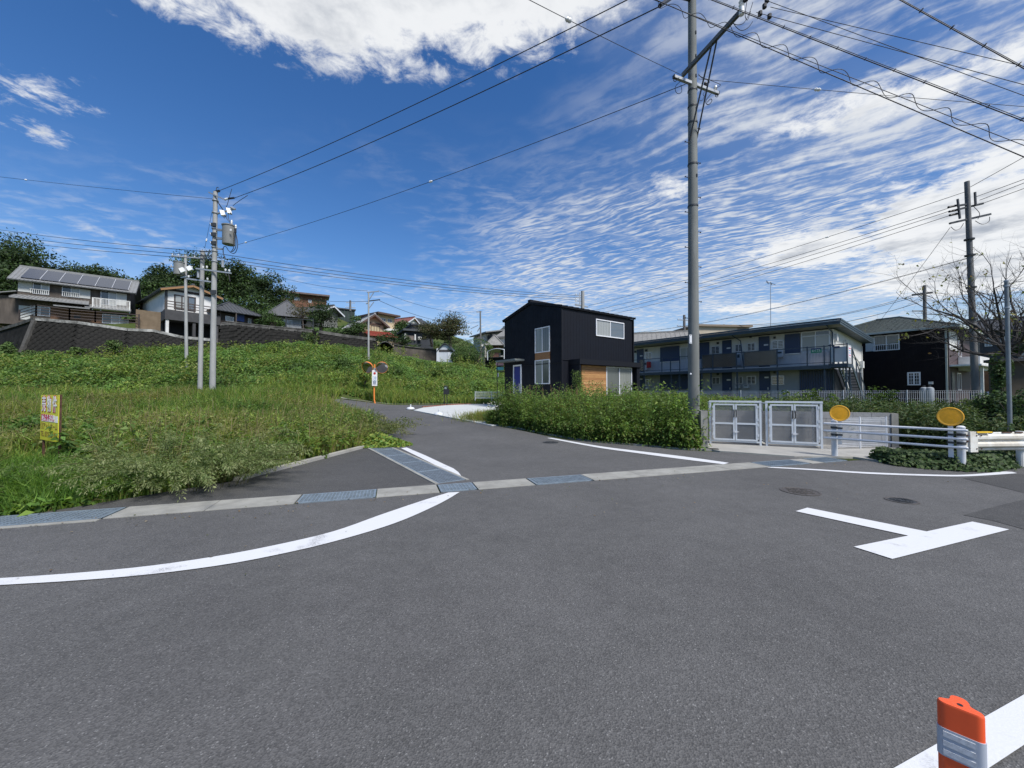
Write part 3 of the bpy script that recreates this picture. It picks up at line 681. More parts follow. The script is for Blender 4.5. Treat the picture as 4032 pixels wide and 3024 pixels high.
for x, y in ((1588, 805), (1652, 790)): MB().box((at('A', x, y, 32.6), Vector((.8, .3, .5)).normalized(), Vector((-.3, .9, 0)).normalized(), Vector((-.5, 0, .85)).normalized()), -.16, .16, -.12, .12, -.2, .2).build('fuse_cutout', CERAM, tpole)
MB().bar(at('A', 1540, 850, 32.8), at('A', 1615, 850, 33), .1, .1).bar(at('A', 1575, 870, 32.8), at('A', 1670, 855, 33), .1, .1).build('brackets', GALV, tpole)
cpole, cb_, ctp = simple_pole('slim pole with two bracket arms rising from the bank in mid distance', 'B', 1109, 765, 305, 38, .10, .07, POLE)
for y, a_, b_ in ((305, 12, 80), (372, -5, 90), (395, 20, 0)):
    MB().bar(at('B', 1109 - a_, y, 38), at('B', 1109 + b_, y - 10, 38), .09, .09).build('cross_arm', GALV if y != 372 else STEELD, cpole)
MB().bar(at('B', 1112, 362, 38), at('B', 1150, 305, 38), .06, .06).bar(at('B', 1112, 430, 38), at('B', 1150, 380, 38), .06, .06).build('braces', GALV, cpole)
MB().bar(at('B', 1187, 300, 38), at('B', 1187, 290, 38), .08, .08).build('end_pin', GALV, cpole)
fpole, fb, ftp = simple_pole('distant pole standing beyond the round-clipped hedge', 'N', 1720, 1035, 195, 62, .17, .11, POLED, x2=1707)
MB().bar(at('N', 1643, 210, 62), at('N', 1732, 207, 62), .13, .16).build('cross_arm', GALV, fpole)
MB().bar(at('N', 1545, 500, 61), at('N', 1670, 440, 61.5), .1, .1).bar(at('N', 1660, 545, 61.5), at('N', 1705, 470, 62), .1, .1).build('stay_arms', POLED, fpole)
simple_pole('far pole on the ridge above the tiled roofs', 'M', 1412, 440, 278, 90, .25, .2, POLED, arms=((320, .9, 1.0, .12), (400, 1.1, 1.1, .14)), zbase=22)
bpole, bb, btp = simple_pole('pole with stacked brackets showing above the black house roof', 'C', 872, 260, 102, 34, .20, .15, POLE, zbase=.8)
for y in (135, 155, 185, 225): MB().bar(at('C', 805, y, 34), at('C', 872, y + 8, 34), .07, .07).build('bracket', GALV, bpole)
MB().bar(at('C', 845, 118, 34), at('C', 848, 230, 34), .08, .08).build('riser', GALV, bpole)
MB().bar(at('C', 805, 215, 34), at('C', 920, 240, 34), .1, .1).build('cross_arm', GALV, bpole)
for y in (140, 180, 200): pin_insulator(at('C', 815, y, 34), bpole, CERAM, 1.2)
rpole, rb, rtp = simple_pole('dark weathered pole with crossarms behind the bare tree on the right', 'E', 893, 1110, -128, 17.5, .135, .09, POLED, x2=840, zbase=.7)
def rat(x, y, dY=0): return at('E', x, y, 17.5 + dY)
for p, q in (((775, 40), (935, 2)), ((790, 15), (850, 5)), ((738, 120), (980, 65))): MB().bar(rat(*p), rat(*q), .075, .08).build('cross_arm', STEELD, rpole)
MB().bar(at('S', 1925, 860, 17.4), at('S', 1935, 945, 17.4), .06, .06).bar(at('S', 2000, 830, 17.4), at('S', 2003, 890, 17.4), .06, .06).build('risers', STEELD, rpole)
for x, y in ((770, 12), (775, 38), (778, 60)): MB().cyl(rat(x - 40, y + 12), rat(x + 15, y), .05, .05, 8).build('strain_insulator', BLK, rpole)
loop(rpole, lp('E', [(745, 140), (770, 160), (800, 150), (820, 120)], 17.4), .012); loop(rpole, lp('E', [(890, 105), (930, 125), (970, 110), (975, 80)], 17.4), .012); loop(rpole, lp('E', [(880, 20), (915, 60), (905, 95)], 17.4), .012)
for y in (215, 310, 500, 690): m = MB(); band_ring(m, rb + (rtp - rb) * ((rat(850, y).z - rb.z) / (rtp.z - rb.z)), .16, .06); m.build('steel_band', STEELD, rpole)
TUBEG = mat('tube_grey', (.17, .20, .215), .5, .2, var=.2, vscale=4)
gpole, gb, gtp = simple_pole('slim grey steel pole standing behind the beam guardrail', 'E', 1096, 1345, 465, 8.3, .038, .034, TUBEG, x2=1074, zbase=0.0, name='steel_pole', cat='pole')
for q_ in (gtp - UP * .1, at('E', 1078, 620, 8.3)): m = MB(); band_ring(m, q_, .034, .03); m.build('steel_band', GALV, gpole)
MB().lathe(gtp - UP * .005, [(.038, 0), (.038, .03), (.02, .04)], 16).build('cap', GALV, gpole)
hpole, hb, htp = simple_pole('far dark pole with coiled cables behind the brown house roof', 'E', 588, 680, 488, 44, .2, .15, POLED, zbase=1)
MB().bar(at('E', 515, 545, 44), at('E', 635, 530, 44), .12, .2).build('cable_coil', BLK, hpole); MB().bar(at('E', 515, 640, 44), at('E', 600, 640, 44), .1, .1).build('cross_arm', POLED, hpole)
dpole = simple_pole('far pole seen just left of the central pole above the apartment roof', 'D', 540, 380, 200, 48, .2, .15, POLED, arms=((245, 1.0, .7, .1), (300, 1.1, .9, .1)), zbase=1)[0]
epole = simple_pole('small far pole with bushy fittings above the apartment roof', 'D', 884, 360, 282, 60, .2, .15, POLED, arms=((310, .7, 1.4, .12), (345, .7, 1.6, .14)), zbase=1)[0]
# antenna mast on the apartment roof
ab, at_ = at('D', 1293, 305, 29.0), at('S', 1117, 1222, 29.0)
an = thing('antenna_mast', 'thin television antenna mast standing on the apartment roof', 'antenna', ab)
MB().cyl(ab - UP * .3, at_, .025, .02, 8).build('mast', GALV, an)
MB().bar(at('S', 1097, 1218, 29), at('S', 1138, 1230, 29), .03, .03).bar(at('S', 1100, 1212, 29), at('S', 1108, 1228, 29), .03, .03).bar(at('S', 1117, 1218, 29), at('S', 1122, 1232, 29), .03, .03).build('aerial', STEELD, an)
MB().lathe(ab - UP * .32, [(.22, 0), (.12, .12), (.03, .3)], 8).build('base', GALV, an)

# ---------------------------------------------------------------- wires
def wire(label, p, q, sag=.3, r=.012, beads=(), coil=None, rings=0, twin=0.0, mt=WIRE, name='power_line', ext=1.0):
    p, q = Vector(p), Vector(q); q = p + (q - p) * ext; sag *= ext; n = 28; rings = int(rings * ext); beads = [b / ext for b in beads]
    def pt(t): return p.lerp(q, t) - UP * sag * 4 * t * (1 - t)
    t_ = MB().tube([pt(i / n) for i in range(n + 1)], r, 6).build(name, mt, origin=p, smooth=True); tag(t_, label, 'wire', 'overhead wires')
    for f in beads:
        c = pt(f); d = (q - p).normalized(); MB().lathe(c - d * .06, [(.01, -.03), (.035, 0), (.045, .03), (.03, .06), (.045, .09), (.035, .12), (.01, .15)], 10, axis=d).build('insulator', CERAM, t_, smooth=True)
    if twin:
        MB().tube([pt(i / n) + UP * twin * (1 - abs(2 * i / n - 1) * .3) for i in range(n + 1)], r * .6, 6).build('messenger_wire', mt, t_)
    if rings:
        m = MB()
        for i in range(1, rings):
            c = pt(i / rings); d = (q - p).normalized(); s = d.cross(UP).normalized(); u = s.cross(d)
            m.tube([c + u * twin * .4 + (s * math.cos(a) + u * math.sin(a)) * max(.03, twin * .7) for a in np.linspace(0, 6.28, 11)], .005, 5)
        tag(m.build('spacer_rings', mt, t_), kind='stuff')
    if coil:
        f0, f1, turns, rad = coil; turns = int(turns * ext); pts = []
        d = (q - p).normalized(); s = d.cross(UP).normalized(); u = s.cross(d)
        for i in range(turns * 14 + 1):
            f = f0 + (f1 - f0) * i / (turns * 14); a = 2 * math.pi * i / 14; k = rad * (1 + .25 * math.sin(i * .37))
            pts.append(pt(f) + (s * math.cos(a) + u * math.sin(a)) * k)
        MB().tube(pts, .006, 5).build('spiral_wire', mt, t_)
    return t_
wire('upper of the two thick wires from the transformer pole top towards the central pole', lat(600, 188), at('Z', 2650, -92, 9.7), .25, .014)
wire('lower of the two thick wires from the transformer pole arm to the central pole', lat(825, 292, -.3), at('T', 300, 95, 9.4), .25, .014)
wire('thin stay wire with bead from the transformer pole to the central pole crossarm', at('V', 880, 968, 22), at('T', 660, 1100, 10.1), .25, .009, beads=(.035, .62))
wire('thin beaded wire from the top centre of the sky to the central pole', at('Z', 1950, -70, 6.0), at('T', 600, 975, 10.1), .03, .006, beads=(.28,))
wire('thin beaded wire running right from the central pole crossarm', at('T', 830, 1030, 10.3), at('Z', 4300, 418, 9.5), .06, .006, beads=(.32,), ext=2.5)
wire('thick dark cable over the central pole arm, lowest of the sloping cables', at('Z', 2420, -70, 9.0), at('Z', 4300, 720, 6.5), .02, .009, ext=3)
wire('messenger cable wound with a loose spiral beside the thick dark cable', at('Z', 2420, -62, 9.05), at('Z', 4300, 672, 6.4), .01, .006, coil=(.01, .99, 15, .075), ext=3)
wire('ringed double cable sloping down from the long arm to the right', at('Z', 2700, -40, 8.3), at('Z', 4300, 575, 6.6), .01, .009, rings=14, twin=.045, ext=3)
wire('ringed double cable crossing the upper right corner of the sky', at('Z', 3400, -80, 6.0), at('Z', 4300, 410, 5.0), .01, .0065, rings=7, twin=.03, ext=3)
wire('fine wire just above the ringed double cable at upper right', at('H', 690, 70, 8.4), at('Z', 4300, 400, 7.0), .01, .006, ext=3)
wire('finest uppermost wire fanning from the insulator to the right', at('H', 770, 40, 8.4), at('Z', 4300, 318, 7.5), .01, .006, ext=3)
wire('fine wire from above the insulator crossing the fan of wires', at('H', 740, 0, 8.4), at('Z', 4300, 470, 7.2), .01, .006, ext=3)
m_ = thing('cable_clamps', 'dark plastic clamps on the wires beside the long arm', 'clamp', at('H', 740, 40, 8.4))
for x, y in ((750, 8), (737, 40), (712, 82), (765, 98)): MB().lathe(at('H', x, y + 10, 8.4), [(.02, 0), (.045, .02), (.045, .1), (.02, .12)], 10).build('clamp', BLK, m_)
for i, (y0, y1, nm) in enumerate(((1065, 1070, 'top'), (1130, 1130, 'middle'), (1175, 1175, 'bottom'))):
    wire(f'{nm} wire of three from the hill down to the short pole', at('V', 330, y0, 22.2), at('Z', -60, 880 + i * 20, 36), .25, .016, ext=1.6)
    wire(f'{nm} wire of three from the short pole to the pole above the black house', at('V', 400, y1, 22.2), at('C', 808, 140 + i * 18, 34), .35, .016)
wire('single thin wire from the transformer pole leaving the left edge', at('V', 510, 306, 22), at('Z', -60, 680, 25), .08, .010, beads=(.80,), ext=2)
wire('thin stay with bead hanging beside the short pole', at('V', 500, 470, 22.2), at('V', 395, 1010, 22.4), .02, .008, beads=(.8,))
for i, (x, y, Y_, nm, ex_, ey_) in enumerate(((1955, 830, 17.5, 'highest', 925, 228), (1915, 890, 17.4, 'second', 1000, 265), (1912, 905, 17.4, 'third', 1085, 282), (1910, 925, 17.4, 'fourth', 1180, 292))):
    wire(f'{nm} of the four wires from the right pole to behind the black house', at('S', x, y, Y_), at('C', ex_ - (100 if i else 0), ey_ + (22 if i else 0), 36), .3, .012, beads=(.22,) if i == 0 else ())
for i, (x, y, x2, y2, nm) in enumerate(((1980, 808, 2260, 645, 'steep'), (2005, 850, 2260, 750, 'upper'), (2020, 865, 2260, 765, 'middle'), (2030, 880, 2260, 790, 'lower'))):
    wire(f'{nm} wire leaving the right pole towards the right edge', at('S', x, y, 17.5), at('S', x2, y2, 16), .02, .012, ext=5)
wire('long ringed cable from the right pole down past the apartment antenna', at('E', 838, 330, 17.6), at('D', 105, 355, 40), .5, .011, rings=30, twin=.04)
wire('slack cable from the far dark pole across the apartment roof', at('E', 515, 548, 44), at('D', 690, 280, 48), 1.2, .03)
wire('second slack cable just below across the apartment roof', at('E', 520, 560, 44), at('D', 860, 300, 60), 1.0, .025)
wire('cable from the far dark pole to above the apartment corner', at('E', 545, 592, 44), at('D', 1500, 320, 52), .5, .03)
wire('long stay wire slanting down from the right pole crossarm', at('E', 740, 145, 17.4), at('E', 322, 702, 26), .05, .010, beads=(.66,))
wire('wire right of the far dark pole running to the right edge', at('E', 600, 530, 44), at('E', 1250, 520, 40), .3, .02)
wire('lower wire right of the far dark pole running to the right edge', at('E', 600, 578, 44), at('E', 1250, 575, 40), .3, .02)
wire('wire from the slim mid-distance pole to the distant pole by the hedge', at('B', 1187, 290, 38), at('N', 1650, 207, 62), .8, .016)
wire('lower wire from the slim mid-distance pole to the distant pole', at('B', 1195, 370, 38), at('N', 1705, 380, 62), 1.0, .02)
wire('wire from the wooded hill to the slim mid-distance pole', at('B', 380, 175, 45), at('B', 1100, 292, 38), .3, .016)
wire('lower wire from the wooded hill to the slim mid-distance pole', at('B', 420, 320, 60), at('B', 1105, 375, 38), .4, .02)

# ---------------------------------------------------------------- block wall of the refuse station
BLOCK = mat('concrete_block', (.30, .30, .295), .9, var=.22, vscale=4, bump=.35, bscale=50, stain=.25)
bw = thing('block_wall', 'low grey concrete block wall behind the white mesh gates', 'wall', (5.2, 10.6, 0))
def block_run(p, q, rows, h, L=.39, w=.14):
    d = (q - p); n = max(1, round(d.length / L)); d.normalize()
    fr = (p, d, Vector((-d.y, d.x, 0)), UP); Ls = (q - p).length / n
    for r in range(rows):
        off = 0 if r % 2 == 0 else -.5
        for i in range(n + (1 if off else 0)):
            a = max(0, (i + off) * Ls) + .004; b = min((q - p).length, (i + off + 1) * Ls) - .004
            if b - a > .03: MB().box(fr, a, b, -w / 2, w / 2, .04 + r * h + .004, .04 + (r + 1) * h - .004).build('block', BLOCK, bw)
    MB().box(fr, 0, (q - p).length, -w / 2 + .012, w / 2 - .012, .03, .04 + rows * h).build('mortar', mat('mortar', (.2, .2, .195), .95), bw)
block_run(Vector((5.42, 11.75, 0)), Vector((9.95, 10.15, 0)), 5, .18)
block_run(Vector((5.0, 10.12, 0)), Vector((5.38, 11.6, 0)), 5, .18)
MB().box(frame((4.97, 10.0, 0), (.93, -.2)), -.08, .08, -.1, .1, 0, 1.0).build('end_pillar', CONC, bw)
MB().box(frame((10.02, 10.12, 0), (.93, -.35)), -.07, .07, -.09, .09, 0, .93).build('end_pillar', CONC, bw)

# ---------------------------------------------------------------- mesh gates (refuse cages)
GATEW = mat('gate_steel', (.60, .64, .68), .42, .25, var=.1, vscale=5); MESH = see_through('punched_mesh', (.17, .18, .19), .42)
def gate(pl_, pr_, label):
    d = (pr_ - pl_); L = d.length; fr = frame(pl_, d); t = thing('mesh_gate', label, 'gate', pl_, 'white mesh gates of the refuse station')
    z0, z1 = .13, 1.25
    for x in (0, L): MB().box(fr, x - .025, x + .025, -.02, .03, .02, 1.22).build('post', GATEW, t)
    MB().box(fr, -.03, L + .03, -.028, .034, 1.20, 1.25).build('top_rail', GATEW, t)
    MB().box(fr, .02, L - .02, -.03, .02, z0 - .02, z0 + .02).build('bottom_rail', GATEW, t)
    for k in range(2):
        a = .075 + k * (L / 2 - .068); b = a + L / 2 - .082
        lf = MB()
        for (x0, x1, c0, c1) in ((a, a + .04, z0 + .03, 1.165), (b - .04, b, z0 + .03, 1.165), (a + .04, b - .04, 1.125, 1.165), (a + .04, b - .04, z0 + .03, z0 + .07), (a + .04, b - .04, .60, .645)): lf.box(fr, x0, x1, -.058, -.022, c0, c1)
        lfo = lf.build('door_leaf', GATEW, t)
        for c0, c1 in ((z0 + .07, .60), (.645, 1.125)): MB().box(fr, a + .04, b - .04, -.042, -.038, c0, c1).build('mesh_panel', MESH, lfo)
        hx = b - .02 if k == 0 else a + .02
        MB().tube([fr[0] + fr[1] * hx + fr[2] * -.06 + UP * .80, fr[0] + fr[1] * hx + fr[2] * -.095 + UP * .82, fr[0] + fr[1] * hx + fr[2] * -.095 + UP * .98, fr[0] + fr[1] * hx + fr[2] * -.06 + UP * 1.0], .013, 8).build('handle', BLK, lfo)
        ox = a - .012 if k == 0 else b + .012
        for zz in (.28, .56, .70, 1.05): MB().box(fr, ox - .018, ox + .018, -.065, -.02, zz, zz + .07).build('hinge', GATEW, lfo)
        MB().bar(fr[0] + fr[1] * ox + fr[2] * -.05 + UP * .2, fr[0] + fr[1] * ox + fr[2] * -.05 + UP * 1.1, .014, .014).build('hinge_rod', GATEW, lfo)
    c = fr[0] + fr[1] * L / 2 + fr[2] * -.075 + UP * .40
    MB().bar(c - fr[1] * .05, c + fr[1] * .09, .014, .014).box((c, fr[1], fr[2], UP), -.02, .05, -.01, .012, -.025, .025).build('latch', WHITE, t)
    # side and back frame of the cage
    for x in (0, L): MB().box(fr, x - .02, x + .02, .75, .79, .02, 1.2).build('rear_post', GATEW, t)
    for x in (0, L):
        MB().box(fr, x - .015, x + .015, .03, .75, 1.17, 1.20).box(fr, x - .015, x + .015, .03, .75, .1, .13).build('side_rail', GATEW, t)
        MB().box(fr, x - .003, x + .003, .03, .75, .13, 1.17).build('side_mesh', MESH, t)
    return t
gate(onz('D', 770, 1330), onz('D', 1206, 1352), 'white mesh double gate nearer the utility pole')
gate(onz('D', 1260, 1354), onz('D', 1738, 1379), 'white mesh double gate nearer the amber reflectors')

# ---------------------------------------------------------------- white wire fences
def wire_fence(name, label, pts, h, post_every=2.0, pitch=.055, zf=None, mt=WHITE, rows=(0, .12, .5, .88, 1.0), r=.0035, group=None, base=None):
    pts = [Vector(p) for p in pts]; z = (lambda p: height(p.x, p.y)) if zf is None else zf
    t = thing(name, label, 'fence', (pts[0].x, pts[0].y, z(pts[0])), group)
    for a, b in zip(pts, pts[1:]):
        L = (b - a).length; n = max(1, round(L / post_every))
        za, zb = z(a), z(b)
        for i in range(n + 1):
            p = a.lerp(b, i / n); zz = za + (zb - za) * i / n
            MB().cyl(Vector((p.x, p.y, zz - .1)), Vector((p.x, p.y, zz + h + .03)), .02, .02, 8).build('post', mt, t)
        for i in range(n):
            p, q = a.lerp(b, i / n), a.lerp(b, (i + 1) / n); zz = za + (zb - za) * (i + .5) / n; m = MB()
            for f in rows: m.bar(Vector((p.x, p.y, zz + .05 + f * (h - .05))), Vector((q.x, q.y, zz + .05 + f * (h - .05))), r * 2.2, r * 2.2)
            k = int((q - p).length / pitch)
            for j in range(1, k): c = p.lerp(q, j / k); m.bar(Vector((c.x, c.y, zz + .05)), Vector((c.x, c.y, zz + h)), r * 2, r * 2)
            m.build('wire_panel', mt, t)
        if base: MB().bar(a + UP * (za - .35), b + UP * (zb - .35), .12, .7).build('base_wall', BLOCK, t)
    return t
wire_fence('mesh_fence', 'low white wire fence on the concrete pad behind the guard pipes', [(8.12, 9.75, 0), (9.72, 10.0, 0)], .78, .95, .033, zf=lambda p: .045, rows=(0, .06, .12, .55, .88, .94, 1.0), r=.0035)
LOTZ = .85
FN1, FN2, FN3 = at('D', 160, 848, 26.0), at('D', 1440, 846, 18.5), at('O', 1530, 424, 15.0)
wire_fence('mesh_fence', 'long white wire fence between the apartment and the overgrown lot', [(FN1.x, FN1.y, 0), (FN2.x, FN2.y, 0), (FN3.x, FN3.y, 0)], .72, 2.0, .06, zf=lambda p: .82, r=.004, base=True)
g1, g2 = at('N', 1620, 1380, 28.2), at('N', 2120, 1385, 28.2)
wire_fence('mesh_fence', 'short white wire fence left of the black house by the bank', [(g1.x, g1.y, 0), (g2.x + .3, g2.y, 0)], .55, 1.05, .06, zf=lambda p: .95, r=.006)

# ---------------------------------------------------------------- guard pipe barrier
gpt = thing('guard_pipe', 'white three-pipe road barrier with two round posts', 'guard rail', (7.33, 8.76, 0))
q1, q2 = Vector((7.33, 8.76, 0)), Vector((8.51, 7.3, 0)); gd = (q2 - q1).normalized(); gn = Vector((-gd.y, gd.x, 0)) * -1
for q in (q1, q2):
    MB().lathe(q, [(.057, 0), (.057, .80), (.061, .805), (.061, .83), (.04, .85), (.02, .855)], 24).build('post', WHITE, gpt, smooth=True)
for i, z in enumerate((.775, .61, .45)):
    a, b = q1 - gd * .17, q2 + gd * .05; off = Vector((-.66, -.75, 0)).normalized() * .115
    MB().tube([a + off + UP * z, b + off + UP * z], .0245, 14).build('pipe', WHITE, gpt, smooth=True)
    for e_ in (a, b): MB().lathe(e_ + off + UP * z, [(.024, 0), (.017, .018), (.005, .022)], 12, axis=(-gd if e_ is a else gd)).build('end_cap', WHITE, gpt, smooth=True)
for q in (q1, q2):
    for z in (.69, .53): MB().lathe(q + UP * (z - .03), [(.065, 0), (.065, .05)], 20).build('bracket_band', STEELD, gpt, smooth=True)
    off = Vector((-.66, -.75, 0)).normalized()
    for z in (.775, .61, .45): MB().cyl(q + UP * z, q + off * .1 + UP * z, .018, .018, 8).build('bracket_bolt', STEELD, gpt)
# amber reflectors on flat posts
def reflector(c, post_off, label, zlow):
    view = (Vector((0, 0, CAM_H)) - c); view.z = 0; view.normalize()
    t = thing('reflector_disc', label, 'reflector', (c.x, c.y, 0), 'amber road reflectors')
    MB().lathe(c - view * .02, [(.155, 0), (.175, .005), (.178, .022), (.165, .028), (.158, .024)], 40, axis=view).build('rim', mat('amber_rim', (.80, .40, .03), .4), t, smooth=True)
    MB().lathe(c - view * .0, [(.158, 0), (.158, .003), (.1, .0065), (.02, .0075)], 40, axis=view).build('lens', AMBER, t, smooth=True)
    s = Vector((-view.y, view.x, 0)); p = c - view * .035
    MB().box((Vector((p.x, p.y, 0)), s, view, UP), -.035 + post_off, .035 + post_off, -.006, .006, zlow, c.z + .03).build('flat_post', WHITE, t)
    MB().box((Vector((p.x, p.y, 0)), s, view, UP), -.05 + post_off, .05 + post_off, -.012, .012, .66, .70).box((Vector((p.x, p.y, 0)), s, view, UP), -.05 + post_off, .05 + post_off, -.012, .012, .51, .55).build('clamps', STEELD, t)
reflector(at('D', 1893, 1055, 8.62), .0, 'amber round reflector on the post nearer the white gates', .32)
reflector(at('O', 1133, 797, 7.33), .0, 'amber round reflector on the post nearer the beam guardrail', .25)

# ---------------------------------------------------------------- beam guardrail
bg_ = thing('beam_guardrail', 'old white corrugated beam guardrail with rust stains running off the right edge', 'guardrail', (9.0, 7.4, 0))
GRW = mat('guardrail_white', (.68, .68, .64), .55, col2=(.50, .46, .38), vscale=3.5, stain=.25)
e1 = at('O', 1405, 1110, 7.42); e1.z = 0; e2 = Vector((15.0, 7.9, 0)); bd = (e2 - e1).normalized(); bn_ = Vector((bd.y, -bd.x, 0))
prof = [(0.0, .365), (.015, .385), (.015, .41), (.06, .45), (.06, .50), (.015, .535), (.015, .56), (.06, .595), (.06, .645), (.015, .685), (.015, .70), (.0, .715)]
rows_ = [[e1 + bd * s + bn_ * (d_ + .0) + UP * z for d_, z in prof] for s in np.linspace(0, (e2 - e1).length, 9)]
m = MB(); vs = [p for r_ in rows_ for p in r_] + [p - bn_ * .006 for r_ in rows_ for p in r_]; N_ = len(prof); T_ = len(rows_) * N_
fs = [(i * N_ + k, i * N_ + k + 1, (i + 1) * N_ + k + 1, (i + 1) * N_ + k) for i in range(len(rows_) - 1) for k in range(N_ - 1)]
m.add(vs, fs + [tuple(j + T_ for j in reversed(f)) for f in fs]).build('beam', GRW, bg_, recalc=False)
ep = e1 + bd * .02
endp = MB().box((ep, bd, bn_, UP), -.13, .03, .02, .07, .345, .735).box((ep, bd, bn_, UP), -.20, -.11, -.05, .04, .36, .72).build('end_piece', GRW, bg_)
for z in (.42, .55, .66): MB().lathe(ep - bd * .16 + bn_ * .04 + UP * z, [(.018, 0), (.018, .012), (.008, .02)], 8, axis=bn_).build('bolt', RUST, endp)
for z in (.41, .66):
    for s in (.0, .10): MB().lathe(ep + bd * s + bn_ * .066 + UP * z, [(.012, 0), (.012, .012)], 8, axis=bn_).build('bolt', RUST, bg_)
MB().box((ep, bd, bn_, UP), .0, .32, .025, .085, .712, .735).build('marker', YEL, bg_)
m = MB()
for s, w_ in ((.33, .08), (.62, .2), (.9, .16)): m.box((ep, bd, bn_, UP), s, s + w_, .012, .032, .7, .718)
m.build('rust_flakes', RUST, bg_)
for s in (1.2, 3.2, 5.2): MB().cyl(e1 + bd * s - bn_ * .09 - UP * .2, e1 + bd * s - bn_ * .09 + UP * .72, .06, .06, 14).build('post', GRW, bg_)

# ---------------------------------------------------------------- orange delineator
dc = Vector((1.104, .962, 0)); wv = Vector((.69, -.72, 0)).normalized(); nv = Vector((.72, .69, 0)); DTOP = .7255
def delin_section(s=1.0, off=0.0):
    half = [(0, -.0145), (.020, -.0145), (.032, -.0135), (.0395, -.0085), (.0415, -.001), (.038, .006), (.030, .0105), (.0225, .015), (.0185, .0225), (.0178, .032), (.0145, .041), (.008, .0465), (0, .048)]
    pts = smooth_curve(half, 4); full = pts + [(-x, y) for x, y in reversed(pts[1:-1])]
    return [(x * s + (off if x > .004 else -off if x < -.004 else 0), y * s + (off if y > .02 else -off if y < .004 else 0)) for x, y in full]
def delin_rings(zs_, off=0.0):
    rings = []
    for z, s in zs_: s *= .93; rings.append([dc + wv * x + nv * y + UP * z for x, y in delin_section(s, off)])
    n = len(rings[0]); vs = [p for r_ in rings for p in r_]
    fs = [(i * n + k, i * n + (k + 1) % n, (i + 1) * n + (k + 1) % n, (i + 1) * n + k) for i in range(len(rings) - 1) for k in range(n)] + [tuple(range(n)), tuple(range((len(rings) - 1) * n + n - 1, (len(rings) - 1) * n - 1, -1))]
    return MB().add(vs, fs)
dl = thing('delineator_post', 'orange rubber delineator post with pale reflective bands in the near corner', 'delineator', (dc.x, dc.y, .02))
delin_rings([(.05, 1.03), (.3, 1.0), (DTOP - .006, 1.0), (DTOP - .002, .98), (DTOP, .93)]).build('post_body', ORANGE, dl, smooth=True)
BANDM = mat('reflective_band', (.42, .46, .52), .35, .1); BANDW = mat('reflective_stripe', (.66, .67, .68), .4, var=.25, vscale=120)
for zb_ in (.5955, .4275, .2595):
    bo = delin_rings([(zb_, 1.0), (zb_ + .068, 1.0)], .0016).build('reflective_band', BANDM, dl, smooth=True)
    for j in range(3): MB().box((dc - nv * .0162, wv, nv, UP), -.030, .022, -.001, .0008, zb_ + .005 + j * .022, zb_ + .018 + j * .022).build('stripe', BANDW, bo)
MB().lathe(dc + UP * .02, [(.10, 0), (.10, .015), (.06, .04), (.05, .05)], 28).build('base', ORANGE, dl, smooth=True)
MB().lathe(dc + nv * .005 + UP * (DTOP - .02), [(.0055, 0), (.0055, .0205)], 12).build('hole', BLK, dl)

# ---------------------------------------------------------------- property sign
SIGNY = mat('sign_yellow', (.62, .60, .035), .5, var=.06, vscale=3)
sl, sr = at('I', 170, 140, 7.95), at('I', 537, 137, 7.42); s_d = Vector((sr.x - sl.x, sr.y - sl.y, 0)); SL = s_d.length; s_d.normalize(); s_n = Vector((s_d.y, -s_d.x, 0))
zt, zb0 = 1.5 - .065, 1.5 - .065 - .915
sg = thing('sale_sign', 'yellow property sale sign board on rusty posts in the grass', 'sign', (sl.x, sl.y, 0)); S0 = Vector((sl.x, sl.y, 0))
SFR = (S0, s_d, -s_n, UP)
MB().box(SFR, 0, SL, -.004, .004, zb0, zt).build('board', SIGNY, sg)
for x in (.12, SL - .015): MB().box(SFR, x - .02, x + .02, .006, .036, -.1, zt + .01 if x > .5 else zt - .06).build('post', RUST, sg)
SF = S0 + s_n * .006
def sp(x, z): return SF + s_d * (x * SL) + UP * (zb0 + z * (zt - zb0))
RED = mat('sign_red', (.42, .03, .03), .6); SWHT = mat('sign_white', (.78, .78, .76), .6); SBRN = mat('sign_brown', (.22, .14, .01), .6); SMAG = mat('sign_magenta', (.50, .03, .10), .6)
for i, ch in enumerate('売物件'):
    text(ch, .34, RED, sg, sp(.20 + .30 * i, .775), s_d, UP, offset=.020, extrude=.001, sx=.80)
    text(ch, .34, SWHT, sg, sp(.20 + .30 * i, .775) + s_n * .004, s_d, UP, offset=.004, extrude=.001, sx=.80)
MB().box((SF, s_d, s_n, UP), SL * .07, SL * .80, .0, .003, zb0 + .415 * .915, zb0 + .56 * .915).build('white_panel', SWHT, sg)
MB().box((SF, s_d, s_n, UP), SL * .84, SL * .97, .0, .003, zb0 + .41 * .915, zb0 + .545 * .915).build('white_panel', SWHT, sg)
text('建築条件なし', .15, SMAG, sg, sp(.435, .487) + s_n * .005, s_d, UP, offset=.004, extrude=.0005, sx=.93)
text('㈲アットホーム', .15, SBRN, sg, sp(.5, .30), s_d, UP, offset=.004, extrude=.0005, sx=1.0)
text('TEL 0596-28-1200', .145, SBRN, sg, sp(.5, .13), s_d, UP, offset=.004, extrude=.0005, sx=.95)

